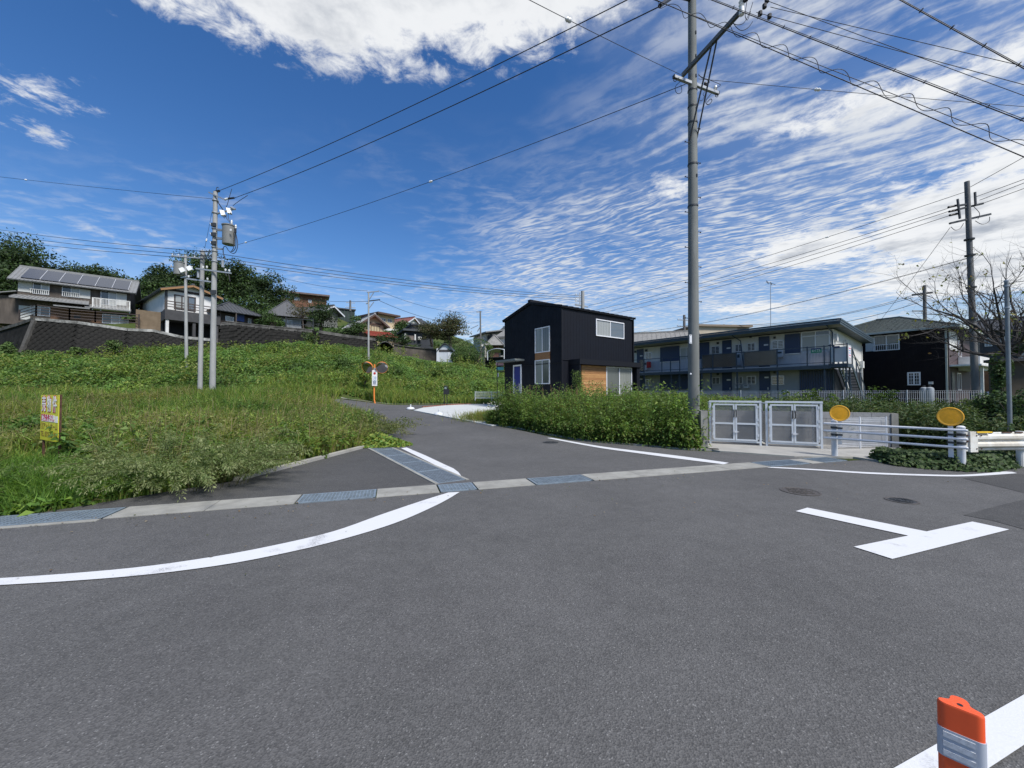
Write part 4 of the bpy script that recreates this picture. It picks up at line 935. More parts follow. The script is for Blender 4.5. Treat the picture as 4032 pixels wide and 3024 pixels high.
# ---------------------------------------------------------------- traffic mirror
MY = 28.2
mb_ = at('J', 303, 760, MY); mt_ = thing('traffic_mirror', 'orange double convex traffic mirror at the end of the side road', 'traffic mirror', (mb_.x, mb_.y, height(mb_.x, mb_.y)))
def mj(x, y, d=0.0): return at('J', x, y, MY + d)
ORP = mat('orange_paint', (.72, .22, .04), .5, var=.1, vscale=4)
bz = Vector((mb_.x, mb_.y, height(mb_.x, mb_.y) - .1))
MB().tube([bz, mj(300, 735), mj(291, 690), mj(288, 600), mj(293, 400), mj(296, 135)], .055, 12).build('pole', ORP, mt_, smooth=True)
MIR = mat('mirror_face', (.42, .43, .44), .05, 1.0); MBACK = mat('mirror_back', (.78, .22, .05), .5)
for (x, y, ax) in ((183, 188, Vector((-.14, -.92, -.36))), (410, 190, Vector((.28, -.88, -.36)))):
    c = mj(x, y, -.15); ax.normalize()
    r_ = MB().lathe(c - ax * .06, [(.30, -.04), (.41, .0), (.43, .06), (.418, .07), (.408, .05)], 36, axis=ax).build('mirror_rim', ORP, mt_, smooth=True)
    MB().lathe(c - ax * .0, [(.408, -.004), (.35, .018), (.25, .036), (.12, .048), (.01, .052)], 36, axis=ax).build('mirror_face', MIR, r_, smooth=True)
    hood = MB(); s_ = ax.cross(UP).normalized(); u_ = s_.cross(ax)
    if u_.z < 0: u_ = -u_
    hp = [(c + (s_ * math.cos(a) + u_ * math.sin(a)) * .44 - ax * .08) for a in np.linspace(.15, math.pi - .15, 17)]
    hood.add(hp + [p + ax * .16 * math.sin((i + .0) / 16 * math.pi) ** .5 + u_ * .02 for i, p in enumerate(hp)], [(i, i + 1, 18 + i, 17 + i) for i in range(16)])
    hood.build('hood', MBACK, r_, smooth=True)
MB().bar(mj(245, 212), mj(298, 205), .06, .07).bar(mj(298, 205), mj(345, 200), .06, .07).cyl(mj(296, 225), mj(296, 190), .075, .075, 12).build('bracket', GALV, mt_)
sc = mj(297, 347, -.12)
MB().box((sc, Vector((1, 0, 0)), Vector((0, 1, 0)), UP), -.19, .19, -.008, .008, -.58, .58).build('notice_plate', SWHT, mt_)
text('注', .34, mat('sign_blue', (.12, .30, .48), .6), mt_, sc + Vector((0, -.012, -.06)), (1, 0, 0), UP)
text('意', .34, mat('sign_navy', (.05, .10, .20), .6), mt_, sc + Vector((0, -.012, -.38)), (1, 0, 0), UP)
MB().lathe(sc + Vector((0, -.012, .33)), [(.10, 0), (.10, .004)], 6, axis=Vector((0, -1, 0))).build('red_mark', RED, mt_)

# ---------------------------------------------------------------- mailbox, parasol bases, number marker
pb_ = ong('J', 1400, 782); MYB = pb_.y
mbx = thing('mailbox', 'black post-mounted mailbox with arched top beside the driveway', 'mailbox', pb_)
def mq(x, y, d=0.0): return at('J', x, y, MYB + d)
for x in (1381, 1422): MB().bar(Vector((mq(x, 600).x, MYB, pb_.z - .1)), mq(x, 500), .05, .05).build('leg', BLK, mbx)
MB().bar(mq(1412, 603), mq(1412, 520), 1.15 * abs(mq(1448, 560).x - mq(1376, 560).x), .26, up=Vector((0, 1, 0))).build('box', BLK, mbx)
cc_ = mq(1403, 512); rr0 = abs(mq(1432, 500).x - cc_.x)
MB().tube([cc_ + Vector((rr0 * math.cos(a), -.05, rr0 * 1.35 * math.sin(a))) for a in np.linspace(0, math.pi, 15)], .035, 8).build('arch', BLK, mbx, smooth=True)
MB().lathe(cc_ + Vector((0, -.02, .02)), [(rr0 * .7, 0), (rr0 * .7, .02)], 18, axis=Vector((0, -1, 0))).build('number_disc', mat('disc_grey', (.20, .26, .25), .4), mbx)
MB().cyl(mq(1437, 520), mq(1440, 600), .05, .05, 10).build('newspaper_tube', BLK, mbx)
for (x, y, lab) in ((856, 845, 'white plastic parasol base at the far driveway corner'), (1297, 935, 'white plastic parasol base nearer the weed thicket')):
    p = ong('J', x, y); p.z += .02; t = thing('parasol_base', lab, 'parasol base', p, 'white parasol bases')
    MB().lathe(p, [(.22, 0), (.245, .02), (.25, .06), (.235, .10), (.17, .145), (.07, .165), (.05, .17)], 28).build('tank', WHITE, t, smooth=True)
    MB().lathe(p + UP * .165, [(.035, 0), (.035, .09), (.045, .10), (.045, .14), (.03, .15)], 14).build('socket', WHITE, t, smooth=True)
    MB().lathe(p + Vector((.14, -.1, .12)), [(.025, 0), (.025, .03), (.015, .035)], 10).build('filler_cap', WHITE, t, smooth=True)
# guy-wire covers and marker post on the bank
def guy(k, p0, p1, Y, label):
    a = ong(k, *p0); b = at(k, *p1, a.y + .4); t = thing('guy_wire_guard', label, 'guy guard', a)
    for i in range(5): MB().cyl(a.lerp(b, i / 5), a.lerp(b, (i + 1) / 5), .055, .055, 8).build('band', YEL if i % 2 == 0 else BLK, t)
guy('L', (65, 1200), (225, 1005), 33, 'yellow and black guy-wire guard leaning against the dark retaining wall')
guy('M', (1545, 1125), (1592, 1020), 37, 'yellow guy-wire guard beside the slim mid-distance pole')
a = ong('M', 453, 1140); a.z += .1; t = thing('marker_post', 'white marker post standing before the old retaining wall', 'post', a)
MB().lathe(a - UP * .4, [(.085, 0), (.085, (at('M', 453, 862, a.y) - a).z + .4)], 12).build('pipe', WHITE, t); MB().lathe(a + UP * .0, [(.24, 0), (.26, .06), (.2, .16), (.1, .2)], 14).build('foot', WHITE, t)
# ================================================================ BUILDINGS
class Bld:
    """front face runs from P0 along ex; ey points to the back"""
    def __init__(s, name, label, P0, P1, z0, cat='building', group=None, flip=False):
        P0, P1 = Vector((P0[0], P0[1], 0)), Vector((P1[0], P1[1], 0))
        s.ex = (P1 - P0).normalized(); s.ey = Vector((-s.ex.y, s.ex.x, 0)); s.L = (P1 - P0).length; s.O = P0; s.z0 = z0
        s.t = thing(name, label, cat, (P0.x, P0.y, z0), group); s.fr = (P0, s.ex, s.ey, UP)
    def face(s, f):
        return {'f': (s.O, s.ex, -s.ey), 'l': (s.O, s.ey, -s.ex), 'r': (s.O + s.ex * s.L, s.ey, s.ex)}[f]
    def px(s, f, k, x, y, off=0.0):
        o, d, n = s.face(f); p = onplane(k, x, y, o + n * off, n); return (p - o).dot(d), p.z
    def fbox(s, mb, f, a0, a1, z0, z1, d0, d1):
        o, d, n = s.face(f); return mb.box((o, d, n, UP), a0, a1, d0, d1, z0, z1)
    def part(s, name, mt, f, a0, a1, z0, z1, d0, d1, parent=None): return s.fbox(MB(), f, a0, a1, z0, z1, d0, d1).build(name, mt, parent or s.t)
    def wall(s, L, D, h, mt, roof=None, rise=0.0, name='wall', zlow=-.6):
        z0, z1 = s.z0 + zlow, s.z0 + h
        if roof == 'gx':      # ridge along ex: gable triangles on left and right
            poly = [(0, z0), (D, z0), (D, z1), (D / 2, z1 + rise), (0, z1)]
            m = MB().prism([s.O + s.ey * a + UP * b for a, b in poly], s.ex * L)
        elif roof == 'gy':
            poly = [(0, z0), (L, z0), (L, z1), (L / 2, z1 + rise), (0, z1)]
            m = MB().prism([s.O + s.ex * a + UP * b for a, b in poly], s.ey * D)
        else: m = MB().box(s.fr, 0, L, 0, D, z0, z1)
        return m.build(name, mt, s.t)
    def roof_gable(s, L, D, h, rise, mt, along='x', ov=.5, ovg=.45, th=.12, ribs=0, ribm=None, fascia=None, ridge=True):
        z1 = s.z0 + h
        if along == 'x': U, V, Lr, W_ = s.ex, s.ey, L, D
        else: U, V, Lr, W_ = s.ey, s.ex, D, L
        k = rise / (W_ / 2); out = []
        r0, r1 = s.O - U * ovg + V * (W_ / 2) + UP * (z1 + rise + .02), s.O + U * (Lr + ovg) + V * (W_ / 2) + UP * (z1 + rise + .02)
        rf = None
        for sg_ in (-1, 1):
            e = V * (sg_ * (W_ / 2 + ov)) - UP * (k * (W_ / 2 + ov)); nrm = (UP * (W_ / 2) + V * sg_ * rise).normalized()
            o = MB().prism([r0, r1, r1 + e, r0 + e], nrm * th).build('roof_slope', mt, s.t)
            if sg_ == -1 and rf is None: rf = o
            if ribs:
                m = MB(); n = int((r1 - r0).length / ribs)
                for i in range(n + 1):
                    p = r0.lerp(r1, i / n) + nrm * (th + .015); m.bar(p, p + e, .05, .045, up=nrm)
                m.build('roof_ribs', ribm or mt, o)
            if fascia:
                for q in (r0, r1): MB().bar(q - UP * .02 + nrm * .0 - U * (.02 if q is r0 else -.02), q + e - UP * .02 - U * (.02 if q is r0 else -.02), .05, .22, up=nrm).build('barge_board', fascia, o)
        if ridge: MB().bar(r0 + UP * (th + .06), r1 + UP * (th + .06), .26, .22).build('ridge', ribm or mt, s.t)
        s.ridge = (r0, r1); return rf
    def roof_hip(s, L, D, h, rise, mt, ov=.5, th=.1, courses=0, cm=None, ribs=0):
        z1 = s.z0 + h; a0, a1, b0, b1 = -ov, L + ov, -ov, D + ov; rl_ = min(L, D) / 2 + ov
        P = lambda a, b, z: s.O + s.ex * a + s.ey * b + UP * z
        e = [P(a0, b0, z1), P(a1, b0, z1), P(a1, b1, z1), P(a0, b1, z1)]
        if L >= D: t0, t1 = P(a0 + rl_, (b0 + b1) / 2, z1 + rise), P(a1 - rl_, (b0 + b1) / 2, z1 + rise); faces = [[e[0], e[1], t1, t0], [e[1], e[2], t1], [e[2], e[3], t0, t1], [e[3], e[0], t0]]
        else: t0, t1 = P((a0 + a1) / 2, b0 + rl_, z1 + rise), P((a0 + a1) / 2, b1 - rl_, z1 + rise); faces = [[e[0], e[1], t0], [e[1], e[2], t1, t0], [e[2], e[3], t1], [e[3], e[0], t0, t1]]
        for F in faces:
            n = (F[1] - F[0]).cross(F[2] - F[1]).normalized()
            if n.z < 0: n = -n
            o = MB().prism(F, -n * th).build('roof_slope', mt, s.t)
            if courses:
                for c in range(courses):
                    f0, f1 = c / courses, (c + 1) / courses
                    tl, tr = (F[3], F[2]) if len(F) == 4 else (F[2], F[2])
                    a, b = F[0].lerp(tl, f0), F[1].lerp(tr, f0); a2, b2 = F[0].lerp(tl, f1), F[1].lerp(tr, f1)
                    if (b - a).length < .05: continue
                    m = MB(); nt = max(1, int((b - a).length / .32)); 
                    for i in range(nt):
                        g0, g1 = i / nt, (i + .93) / nt; up0 = .032 + (i % 2) * .006
                        m.add([a.lerp(b, g0) + n * up0, a.lerp(b, g1) + n * (up0 + .012), a2.lerp(b2, min(1, g1)) + n * .006, a2.lerp(b2, g0) + n * .006, a.lerp(b, g0) + n * .002, a.lerp(b, g1) + n * .002], [(0, 1, 2, 3), (0, 4, 5, 1)])
                    m.build('tile_course', cm or mt, o, recalc=False)
            if ribs:
                tl, tr = (F[3], F[2]) if len(F) == 4 else (F[2], F[2]); n_ = int((F[1] - F[0]).length / ribs); m = MB(); d = (F[1] - F[0]).normalized(); W_ = (F[1] - F[0]).length
                ta, tb = (tl - F[0]).dot(d), (tr - F[0]).dot(d); upv = tl - F[0] - d * ta
                for i in range(1, n_):
                    x = W_ * i / n_; f = 1.0 if ta <= x <= tb else (x / ta if x < ta else (W_ - x) / max(1e-6, W_ - tb)); p = F[0] + d * x + n * .02
                    if f > .05: m.bar(p, p + upv * f, .05, .05, up=n)
                m.build('roof_ribs', cm or mt, o)
        MB().bar(t0 + UP * .03, t1 + UP * .03, .2, .14).build('ridge', cm or mt, s.t)
        m = MB()
        for a, b in ((e[0], t0), (e[1], t1 if L >= D else t0), (e[2], t1), (e[3], t0 if L >= D else t1)): m.bar(a + UP * .03, b + UP * .03, .16, .1)
        m.build('hip_ridges', cm or mt, s.t)
        s.eave = z1
    def window(s, f, a0, a1, z0, z1, fm=ALU, pm=None, panes=2, fw=.05, proud=.05, name='window', bars=0, sill=True, pms=None):
        if a1 < a0: a0, a1 = a1, a0
        if z1 < z0: z0, z1 = z1, z0
        m = MB(); s.fbox(m, f, a0, a0 + fw, z0, z1, -.02, proud); s.fbox(m, f, a1 - fw, a1, z0, z1, -.02, proud); s.fbox(m, f, a0 + fw, a1 - fw, z1 - fw, z1, -.02, proud); s.fbox(m, f, a0 + fw, a1 - fw, z0, z0 + fw, -.02, proud)
        o = m.build(name, fm, s.t); w = (a1 - a0 - 2 * fw) / panes
        for i in range(panes):
            d = .012 if i % 2 else .004
            pa = s.part('pane', (pms[i] if pms else pm or PANE), f, a0 + fw + i * w, a0 + fw + (i + 1) * w, z0 + fw, z1 - fw, -.01, d, o)
            if i: s.part('mullion', fm, f, a0 + fw + i * w - fw * .45, a0 + fw + i * w + fw * .45, z0 + fw, z1 - fw, -.01, proud * .7, o)
        for i in range(bars): s.part('louvre', fm, f, a0 + fw * .5, a1 - fw * .5, z0 + (z1 - z0) * (i + .35) / bars, z0 + (z1 - z0) * (i + .6) / bars, proud, proud + .03, o)
        return o
    def wpx(s, f, k, x0, y0, x1, y1, **kw):
        a0, za = s.px(f, k, x0, y0); a1, zb = s.px(f, k, x1, y1)
        a0b, zc = s.px(f, k, x0, y1); a1b, zd = s.px(f, k, x1, y0)
        return s.window(f, (a0 + a0b) / 2, (a1 + a1b) / 2, (zb + zc) / 2, (za + zd) / 2, **kw)
    def rpx(s, f, k, x0, y0, x1, y1):
        a0, za = s.px(f, k, x0, y0); a1, zb = s.px(f, k, x1, y1); _, zc = s.px(f, k, x0, y1); _, zd = s.px(f, k, x1, y0)
        return min(a0, a1), max(a0, a1), min((zb + zc) / 2, (za + zd) / 2), max((zb + zc) / 2, (za + zd) / 2)

# ---------------------------------------------------------------- black house (corner towards the camera; front = right-hand face)
NAVY = mat('black_cladding', (.0075, .009, .0145), .6, var=.15, vscale=1.5, spec=.18)
NAVYR = mat('black_roof', (.009, .010, .014), .6, spec=.2)
d2 = Vector((.815, .58, 0)).normalized(); CR = at('C', 690, 700, 21.5)
bh = Bld('black_house', 'modern black-clad house with blue door and wooden wall panel', (CR.x, CR.y), (CR.x + d2.x * 6.37, CR.y + d2.y * 6.37), .55, 'house')
DH, HE, RISE = 5.68, 5.68, .68
bh.wall(6.37, DH, HE, NAVY, 'gx', RISE)
# narrow vertical cladding seams
m = MB()
for i in range(1, 28): bh.fbox(m, 'f', i * .232 - .004, i * .232 + .004, .5, .55 + HE - .05, 0, .005)
for i in range(1, 24):
    s_ = i * .232; hh = .55 + HE + RISE * (1 - abs(s_ - DH / 2) / (DH / 2)) - .1; bh.fbox(m, 'l', s_ - .004, s_ + .004, .5, hh, 0, .005)
m.build('cladding_seams', NAVY, bh.t)
bh.roof_gable(6.37, DH, HE, RISE, NAVYR, 'x', ov=.10, ovg=.10, th=.10, ribs=.42, ribm=NAVYR, ridge=True)
bh.part('corner_trim', NAVYR, 'f', -.03, .04, .4, .55 + HE, 0, .03)
bh.part('downpipe', NAVYR, 'f', 6.25, 6.33, .4, .55 + HE, .02, .09)
WFR = mat('white_sash', (.66, .67, .70), .35)
REFL = glass_mat('glass_reflecting', (.10, .12, .14), .03, 1.0); CURT = mat('curtain_behind_glass', (.20, .215, .20), .16, spec=.8, var=.2, vscale=1.5, noise_stretch=(6, 6, .2)); CURTD = mat('curtain_dark', (.07, .08, .08), .12, spec=.8)
bh.wpx('f', 'C', 985, 363, 1229, 507, fm=WFR, panes=2, fw=.06, pms=[PANEL_, REFL])
bh.wpx('l', 'C', 588, 418, 460, 637, fm=WFR, panes=2, fw=.055, pms=[CURTD, CURT])
a0, a1, z0_, z1_ = bh.rpx('l', 'C', 588, 634, 460, 708); WOOD = mat('cedar_board', (.33, .16, .06), .6, col2=(.22, .10, .035), vscale=6, noise_stretch=(1, 1, 14))
bh.part('wood_panel', WOOD, 'l', a0, a1, z0_, z1_, 0, .03)
bh.wpx('l', 'C', 588, 700, 460, 912, fm=WFR, panes=2, fw=.055, pms=[CURTD, CURT])
a0, a1, z0_, z1_ = bh.rpx('l', 'C', 342, 745, 272, 975); z0_ = .6
fr_o = MB(); bh.fbox(fr_o, 'l', a0, a0 + .09, z0_, z1_, 0, .06); bh.fbox(fr_o, 'l', a1 - .09, a1, z0_, z1_, 0, .06); bh.fbox(fr_o, 'l', a0 + .09, a1 - .09, z1_ - .09, z1_, 0, .06)
dr = bh.part('door', mat('blue_door', (.013, .02, .17), .4), 'l', a0 + .09, a1 - .09, z0_, z1_ - .09, 0, .03); fr_o.build('door_frame', WFR, dr)
bh.part('handle', ALU, 'l', a0 + .16, a0 + .20, 1.5, 2.0, .05, .09, dr)
a0, a1, z0_, z1_ = bh.rpx('l', 'C', 365, 712, 195, 726)
bh.part('door_canopy', mat('canopy_grey', (.14, .16, .16), .5), 'l', a0, a1, z1_ - .05, z1_ + .06, 0, .75)
a0, a1, z0_, z1_ = bh.rpx('l', 'C', 470, 598, 195, 660)
bh.part('flashing', NAVYR, 'l', .02, DH, 3.12, 3.16, 0, .035); bh.part('flashing', NAVYR, 'f', .02, 1.1, 3.28, 3.33, 0, .04)
# ground-floor projecting bay with wood panel and sliding window
bx0 = bh.px('f', 'C', 775, 690)[0]; PR = .85
sx0 = bh.px('f', 'C', 848, 700, PR)[0]; sx1 = bh.px('f', 'C', 1372, 720, PR)[0]; zc1 = bh.px('f', 'C', 860, 692, PR)[1]; zc0 = bh.px('f', 'C', 860, 738, PR)[1]
bh.part('bay_roof', NAVYR, 'f', sx0 - .05, sx1 + .05, zc0, zc1, 0, PR + .05)
bh.part('bay_side', NAVY, 'f', sx0 - .02, sx0 + .08, .6, zc0, 0, PR); bh.part('bay_side', NAVY, 'f', sx1 - .3, sx1, .6, zc0, 0, PR - .02)
pr2 = PR - .25
wa, wb = bh.px('f', 'C', 862, 800, pr2)[0], bh.px('f', 'C', 1076, 800, pr2)[0]; wc = bh.px('f', 'C', 1298, 800, pr2)[0]; zf = bh.px('f', 'C', 1080, 1018, pr2)[1]
bh.part('bay_wall', NAVY, 'f', sx0 + .08, sx1 - .3, zf - .35, zc0, 0, pr2 - .04)
nb = 15; CED = [mat('cedar_a', (.46, .25, .10), .6, col2=(.34, .17, .06), vscale=4, noise_stretch=(1, 1, 12)), mat('cedar_b', (.52, .31, .14), .6, col2=(.42, .23, .09), vscale=4, noise_stretch=(1, 1, 12)), mat('cedar_c', (.36, .18, .07), .6, col2=(.28, .13, .045), vscale=4, noise_stretch=(1, 1, 12))]
wp = bh.part('wood_panel', CED[2], 'f', wa, wb, zf, zc0 - .02, pr2 - .04, pr2 - .015)
for i in range(nb):
    h_ = (zc0 - .02 - zf) / nb; bh.part('plank', random.choice(CED), 'f', wa + .005, wb - .005, zf + i * h_ + .006, zf + (i + 1) * h_ - .006, pr2 - .015, pr2 + .004, wp)
o, d, n = bh.face('f')
def bay_window():
    m = MB(); fw = .06
    for (x0, x1, c0, c1) in ((wb, wb + fw, zf, zc0 - .02), (wc - fw, wc, zf, zc0 - .02), (wb + fw, wc - fw, zc0 - .02 - fw, zc0 - .02), (wb + fw, wc - fw, zf, zf + fw)): bh.fbox(m, 'f', x0, x1, c0, c1, pr2 - .04, pr2 + .03)
    wo = m.build('sliding_window', WFR, bh.t); mid = (wb + wc) / 2
    bh.part('pane', CURTD, 'f', wb + fw, mid, zf + fw, zc0 - .02 - fw, pr2 - .03, pr2 - .01, wo); bh.part('pane', CURT, 'f', mid, wc - fw, zf + fw, zc0 - .02 - fw, pr2 - .03, pr2 + .0, wo)
    bh.part('mullion', WFR, 'f', mid - .03, mid + .03, zf + fw, zc0 - .02 - fw, pr2 - .03, pr2 + .02, wo)
bay_window()
dk = bh.part('deck', mat('deck_wood', (.14, .07, .035), .75, var=.3, vscale=5), 'f', wa - .1, sx1 + .35, zf - .16, zf - .07, pr2, pr2 + 1.1)
for x in (wa + .1, (wa + sx1) / 2, sx1 + .1): bh.part('deck_post', MATS['deck_wood'], 'f', x, x + .1, .3, zf - .16, pr2 + .9, pr2 + 1.0, dk)
# side porch screen at the far left
ps = thing('porch_screen', 'dark slatted porch screen with hanging cloths beside the black house', 'screen', at('N', 2060, 1240, 27.2) - UP * 1.2)
pz = lambda x, y: at('N', x, y, 27.2)
MB().bar(pz(2005, 1078), pz(2130, 1074), .5, .05).build('roof', CURTD, ps)
for i in range(9): MB().bar(pz(2005 + i * 14, 1085), pz(2005 + i * 14, 1240), .03, .03).build('slat', BLK, ps)
MB().bar(pz(2000, 1085), Vector((pz(2000, 1085).x, 27.2, .6)), .05, .05).build('post', BLK, ps)
MB().bar(pz(2000, 1240), pz(2130, 1238), .05, .05).build('rail', BLK, ps)
MB().bar(pz(2042, 1085), pz(2042, 1130), .55, .05, up=Vector((0, 1, 0))).build('cloth', mat('cloth_pink', (.5, .3, .33), .8), ps); MB().bar(pz(2048, 1160), pz(2048, 1212), .5, .05, up=Vector((0, 1, 0))).build('cloth', mat('cloth_teal', (.12, .42, .42), .8), ps)
MB().bar(pz(2011, 1260), pz(2011, 1325), .12, .02, up=Vector((0, 1, 0))).build('notice', WHITE, ps)

# ---------------------------------------------------------------- apartment block
da = Vector((-.625, .78, 0)); AR = at('D', 1840, 700, 24.0); AL = AR + da * 14.4
ap = Bld('apartment_block', 'two-storey white apartment block with navy doors and outside gallery', (AL.x, AL.y), (AR.x, AR.y), .75, 'apartment')
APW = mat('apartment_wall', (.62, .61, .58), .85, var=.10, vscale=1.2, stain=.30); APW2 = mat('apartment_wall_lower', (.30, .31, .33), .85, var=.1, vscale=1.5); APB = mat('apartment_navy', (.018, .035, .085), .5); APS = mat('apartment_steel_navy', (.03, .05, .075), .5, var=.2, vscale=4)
FASC = mat('fascia_blue_grey', (.042, .066, .086), .5, var=.12, vscale=3); SOFF = mat('soffit', (.33, .31, .27), .9)
AD = 8.6; ZF = ap.px('f', 'D', 1230, 652, 1.1)[1]; ZE = ap.px('f', 'D', 1840, 318, .0)[1]
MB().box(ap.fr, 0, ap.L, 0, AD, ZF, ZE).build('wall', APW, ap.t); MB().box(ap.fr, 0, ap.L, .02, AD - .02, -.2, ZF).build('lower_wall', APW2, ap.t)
zr0 = ZE + .02; o, d, n = ap.face('f')
rs = MB().prism([ap.O - ap.ex * .3 + n * 1.25 + UP * (ZE + .12), ap.O + ap.ex * (ap.L + .55) + n * 1.25 + UP * (ZE + .12), ap.O + ap.ex * (ap.L + .55) - n * (AD + .3) + UP * (ZE - .25), ap.O - ap.ex * .3 - n * (AD + .3) + UP * (ZE - .25)], UP * .16).build('roof', FASC, ap.t)
MB().prism([ap.O - ap.ex * .28 + n * 1.2 + UP * (ZE + .105), ap.O + ap.ex * (ap.L + .5) + n * 1.2 + UP * (ZE + .105), ap.O + ap.ex * (ap.L + .5) + UP * (ZE + .06), ap.O - ap.ex * .28 + UP * (ZE + .06)], UP * .012).build('soffit', SOFF, rs)
for k, (zz, dd) in enumerate(((.14, .0), (.26, .02), (.38, .04))): ap.part('fascia_step', FASC, 'f', -.32, ap.L + .57, ZE + zz - .05, ZE + zz + .05, 1.2, 1.27 + dd, rs)
for k, (zz, dd) in enumerate(((.14, .0), (.26, .02), (.38, .04))):
    o_, d_, n_ = ap.face('r'); pA = o_ + n_ * (.56 + dd) - d_ * 1.25 + UP * (ZE + zz); pB = o_ + n_ * (.56 + dd) + d_ * (AD + .3) + UP * (ZE + zz - .37)
    MB().bar(pA, pB, .08, .1).build('fascia_step', FASC, rs)
# gallery floor, edge beam, posts and rails
GD = 1.15
ap.part('gallery_floor', mat('gallery_deck', (.35, .35, .36), .8), 'f', -.1, ap.L + .1, ZF - .06, ZF, 0, GD)
ap.part('gallery_beam', APS, 'f', -.12, ap.L + .12, ZF - .28, ZF - .065, GD - .12, GD + .03)
def apx(x, y, off=GD): return ap.px('f', 'D', x, y, off)
for x in (190, 425, 495, 690, 770, 998, 1350, 1760): s_ = apx(x, 700)[0]; ap.part('gallery_post', APS, 'f', s_ - .04, s_ + .04, -.1, ZF - .28, GD - .1, GD - .02)
rail_h = 1.12
gal = ap.part('gallery_rail', APS, 'f', -.1, ap.L + .1, ZF + rail_h - .05, ZF + rail_h, GD - .03, GD + .02)
ap.part('lower_rail', APS, 'f', -.1, ap.L + .1, ZF + .08, ZF + .12, GD - .03, GD + .02, gal)
for x in (190, 345, 420, 500, 695, 790, 995, 1060, 1350, 1612, 1760, 1845): s_ = apx(x, 600)[0]; ap.part('rail_post', APS, 'f', s_ - .03, s_ + .03, ZF - .1, ZF + rail_h + .03, GD - .035, GD + .025, gal)
SMOKE = see_through('smoked_panel', (.10, .085, .07), .80, .25)
for x0, x1, hh in ((690, 995, 1.1), (1060, 1350, 1.1), (150, 188, 1.1)): ap.part('smoked_panel', SMOKE, 'f', apx(x0, 600)[0] + .03, apx(x1, 600)[0] - .03, ZF + .12, ZF + rail_h - .05, GD - .01, GD + .0, gal)
# ribbed wainscot panels on the wall behind the rail
RIB = mat('ribbed_panel', (.47, .48, .50), .6, var=.08, vscale=3)
for x0, x1 in ((335, 690), (690, 1190), (1350, 1840), (190, 335)):
    s0, s1 = apx(x0, 600, .02)[0], min(apx(x1, 600, .02)[0], ap.L); m = MB(); ap.fbox(m, 'f', s0, s1, ZF + .02, ZF + .98, .0, .02); nr = int((s1 - s0) / .16)
    for i in range(nr): ap.fbox(m, 'f', s0 + (i + .15) * (s1 - s0) / nr, s0 + (i + .75) * (s1 - s0) / nr, ZF + .02, ZF + .98, .02, .05)
    m.build('ribbed_panel', RIB, ap.t)
def adoor(x0, y0, x1, y1, zbot, mt=APB):
    a0, a1, z0, z1 = ap.rpx('f', 'D', x0, y0, x1, y1); dd = ap.part('door', mt, 'f', a0, a1, zbot, z1, .0, .055)
    cx = (a0 + a1) / 2; cz = z1 - .62 * (2.0 / 2.0); ap.part('letter_slot', WHITE, 'f', cx + .0, cx + .26, cz - .04, cz + .06, .055, .075, dd); ap.part('handle', ALU, 'f', a1 - .14, a1 - .09, zbot + .9, zbot + 1.05, .055, .1, dd); return dd
for q in ((130, 498, 187, 600), (872, 420, 955, 540), (1190, 387, 1285, 520)): adoor(*q, ZF)
for q in ((872, 695, 957, 840), (1195, 668, 1290, 840), (130, 700, 187, 840)): adoor(*q, .75)
for q, mt in (((335, 475, 500, 605), APB), ((665, 440, 760, 585), APB), ((1418, 365, 1552, 535), APB)):
    a0, a1, z0, z1 = ap.rpx('f', 'D', *q); sh = ap.part('shutter_box', mt, 'f', a0, a1, z0, z1, .0, .10); ap.part('frame', ALU, 'f', a0, a1, z0 - .05, z0, .0, .13, sh)
for q in ((335, 715, 500, 845), (500, 715, 700, 845)): a0, a1, z0, z1 = ap.rpx('f', 'D', *q); ap.part('shutter_box', APB, 'f', a0, a1, z0, z1, .0, .10)
APG = mat('frosted_glass', (.30, .31, .30), .3, spec=.6)
for q in ((505, 480, 665, 600), ): ap.wpx('f', 'D', *q, panes=3, pm=APG, fw=.05)
ap.wpx('f', 'D', 1560, 375, 1812, 525, panes=2, fw=.06, pms=[APG, PANEL_]); ap.wpx('f', 'D', 1560, 340, 1812, 385, panes=2, fw=.05, pms=[APG, PANE])
for q in ((200, 525, 258, 585), (775, 470, 850, 540), (982, 455, 1047, 520), (1088, 443, 1160, 515), (1302, 420, 1410, 495), (205, 760, 250, 812), (782, 742, 852, 803), (985, 737, 1052, 798), (1085, 730, 1165, 803), (1300, 728, 1412, 808)):
    ap.wpx('f', 'D', *q, panes=2, fw=.05, bars=6, proud=.04, pm=PANE, name='louvre_window')
for x, y in ((835, 445), (1120, 390), (1328, 397), (210, 508), (835, 715), (1330, 700), (115, 520)): a0, a1, z0, z1 = ap.rpx('f', 'D', x - 9, y - 9, x + 9, y + 9); ap.part('vent_cover', STEELD, 'f', a0, a1, z0, z1, 0, .09)
for (x0, y0, x1, y1) in ((1010, 520, 1045, 640), (1358, 510, 1410, 570), (195, 600, 232, 680), (995, 808, 1035, 836), (1070, 808, 1110, 836), (200, 815, 240, 845)): a0, a1, z0, z1 = ap.rpx('f', 'D', x0, y0, x1, y1); b_ = ap.part('water_heater', RIB, 'f', a0, a1, z0, z1, .05, .30); ap.part('louvre', STEELD, 'f', a0 + .05, a1 - .05, z0 + (z1 - z0) * .55, z0 + (z1 - z0) * .8, .30, .31, b_)
for (x0, y0, x1, y1) in ((240, 610, 268, 660), (640, 612, 668, 668)): a0, a1, z0, z1 = ap.rpx('f', 'D', x0, y0, x1, y1); ap.part('extinguisher_box', mat('red_box', (.42, .02, .02), .5), 'f', a0, a1, z0, z1, .3, .5)
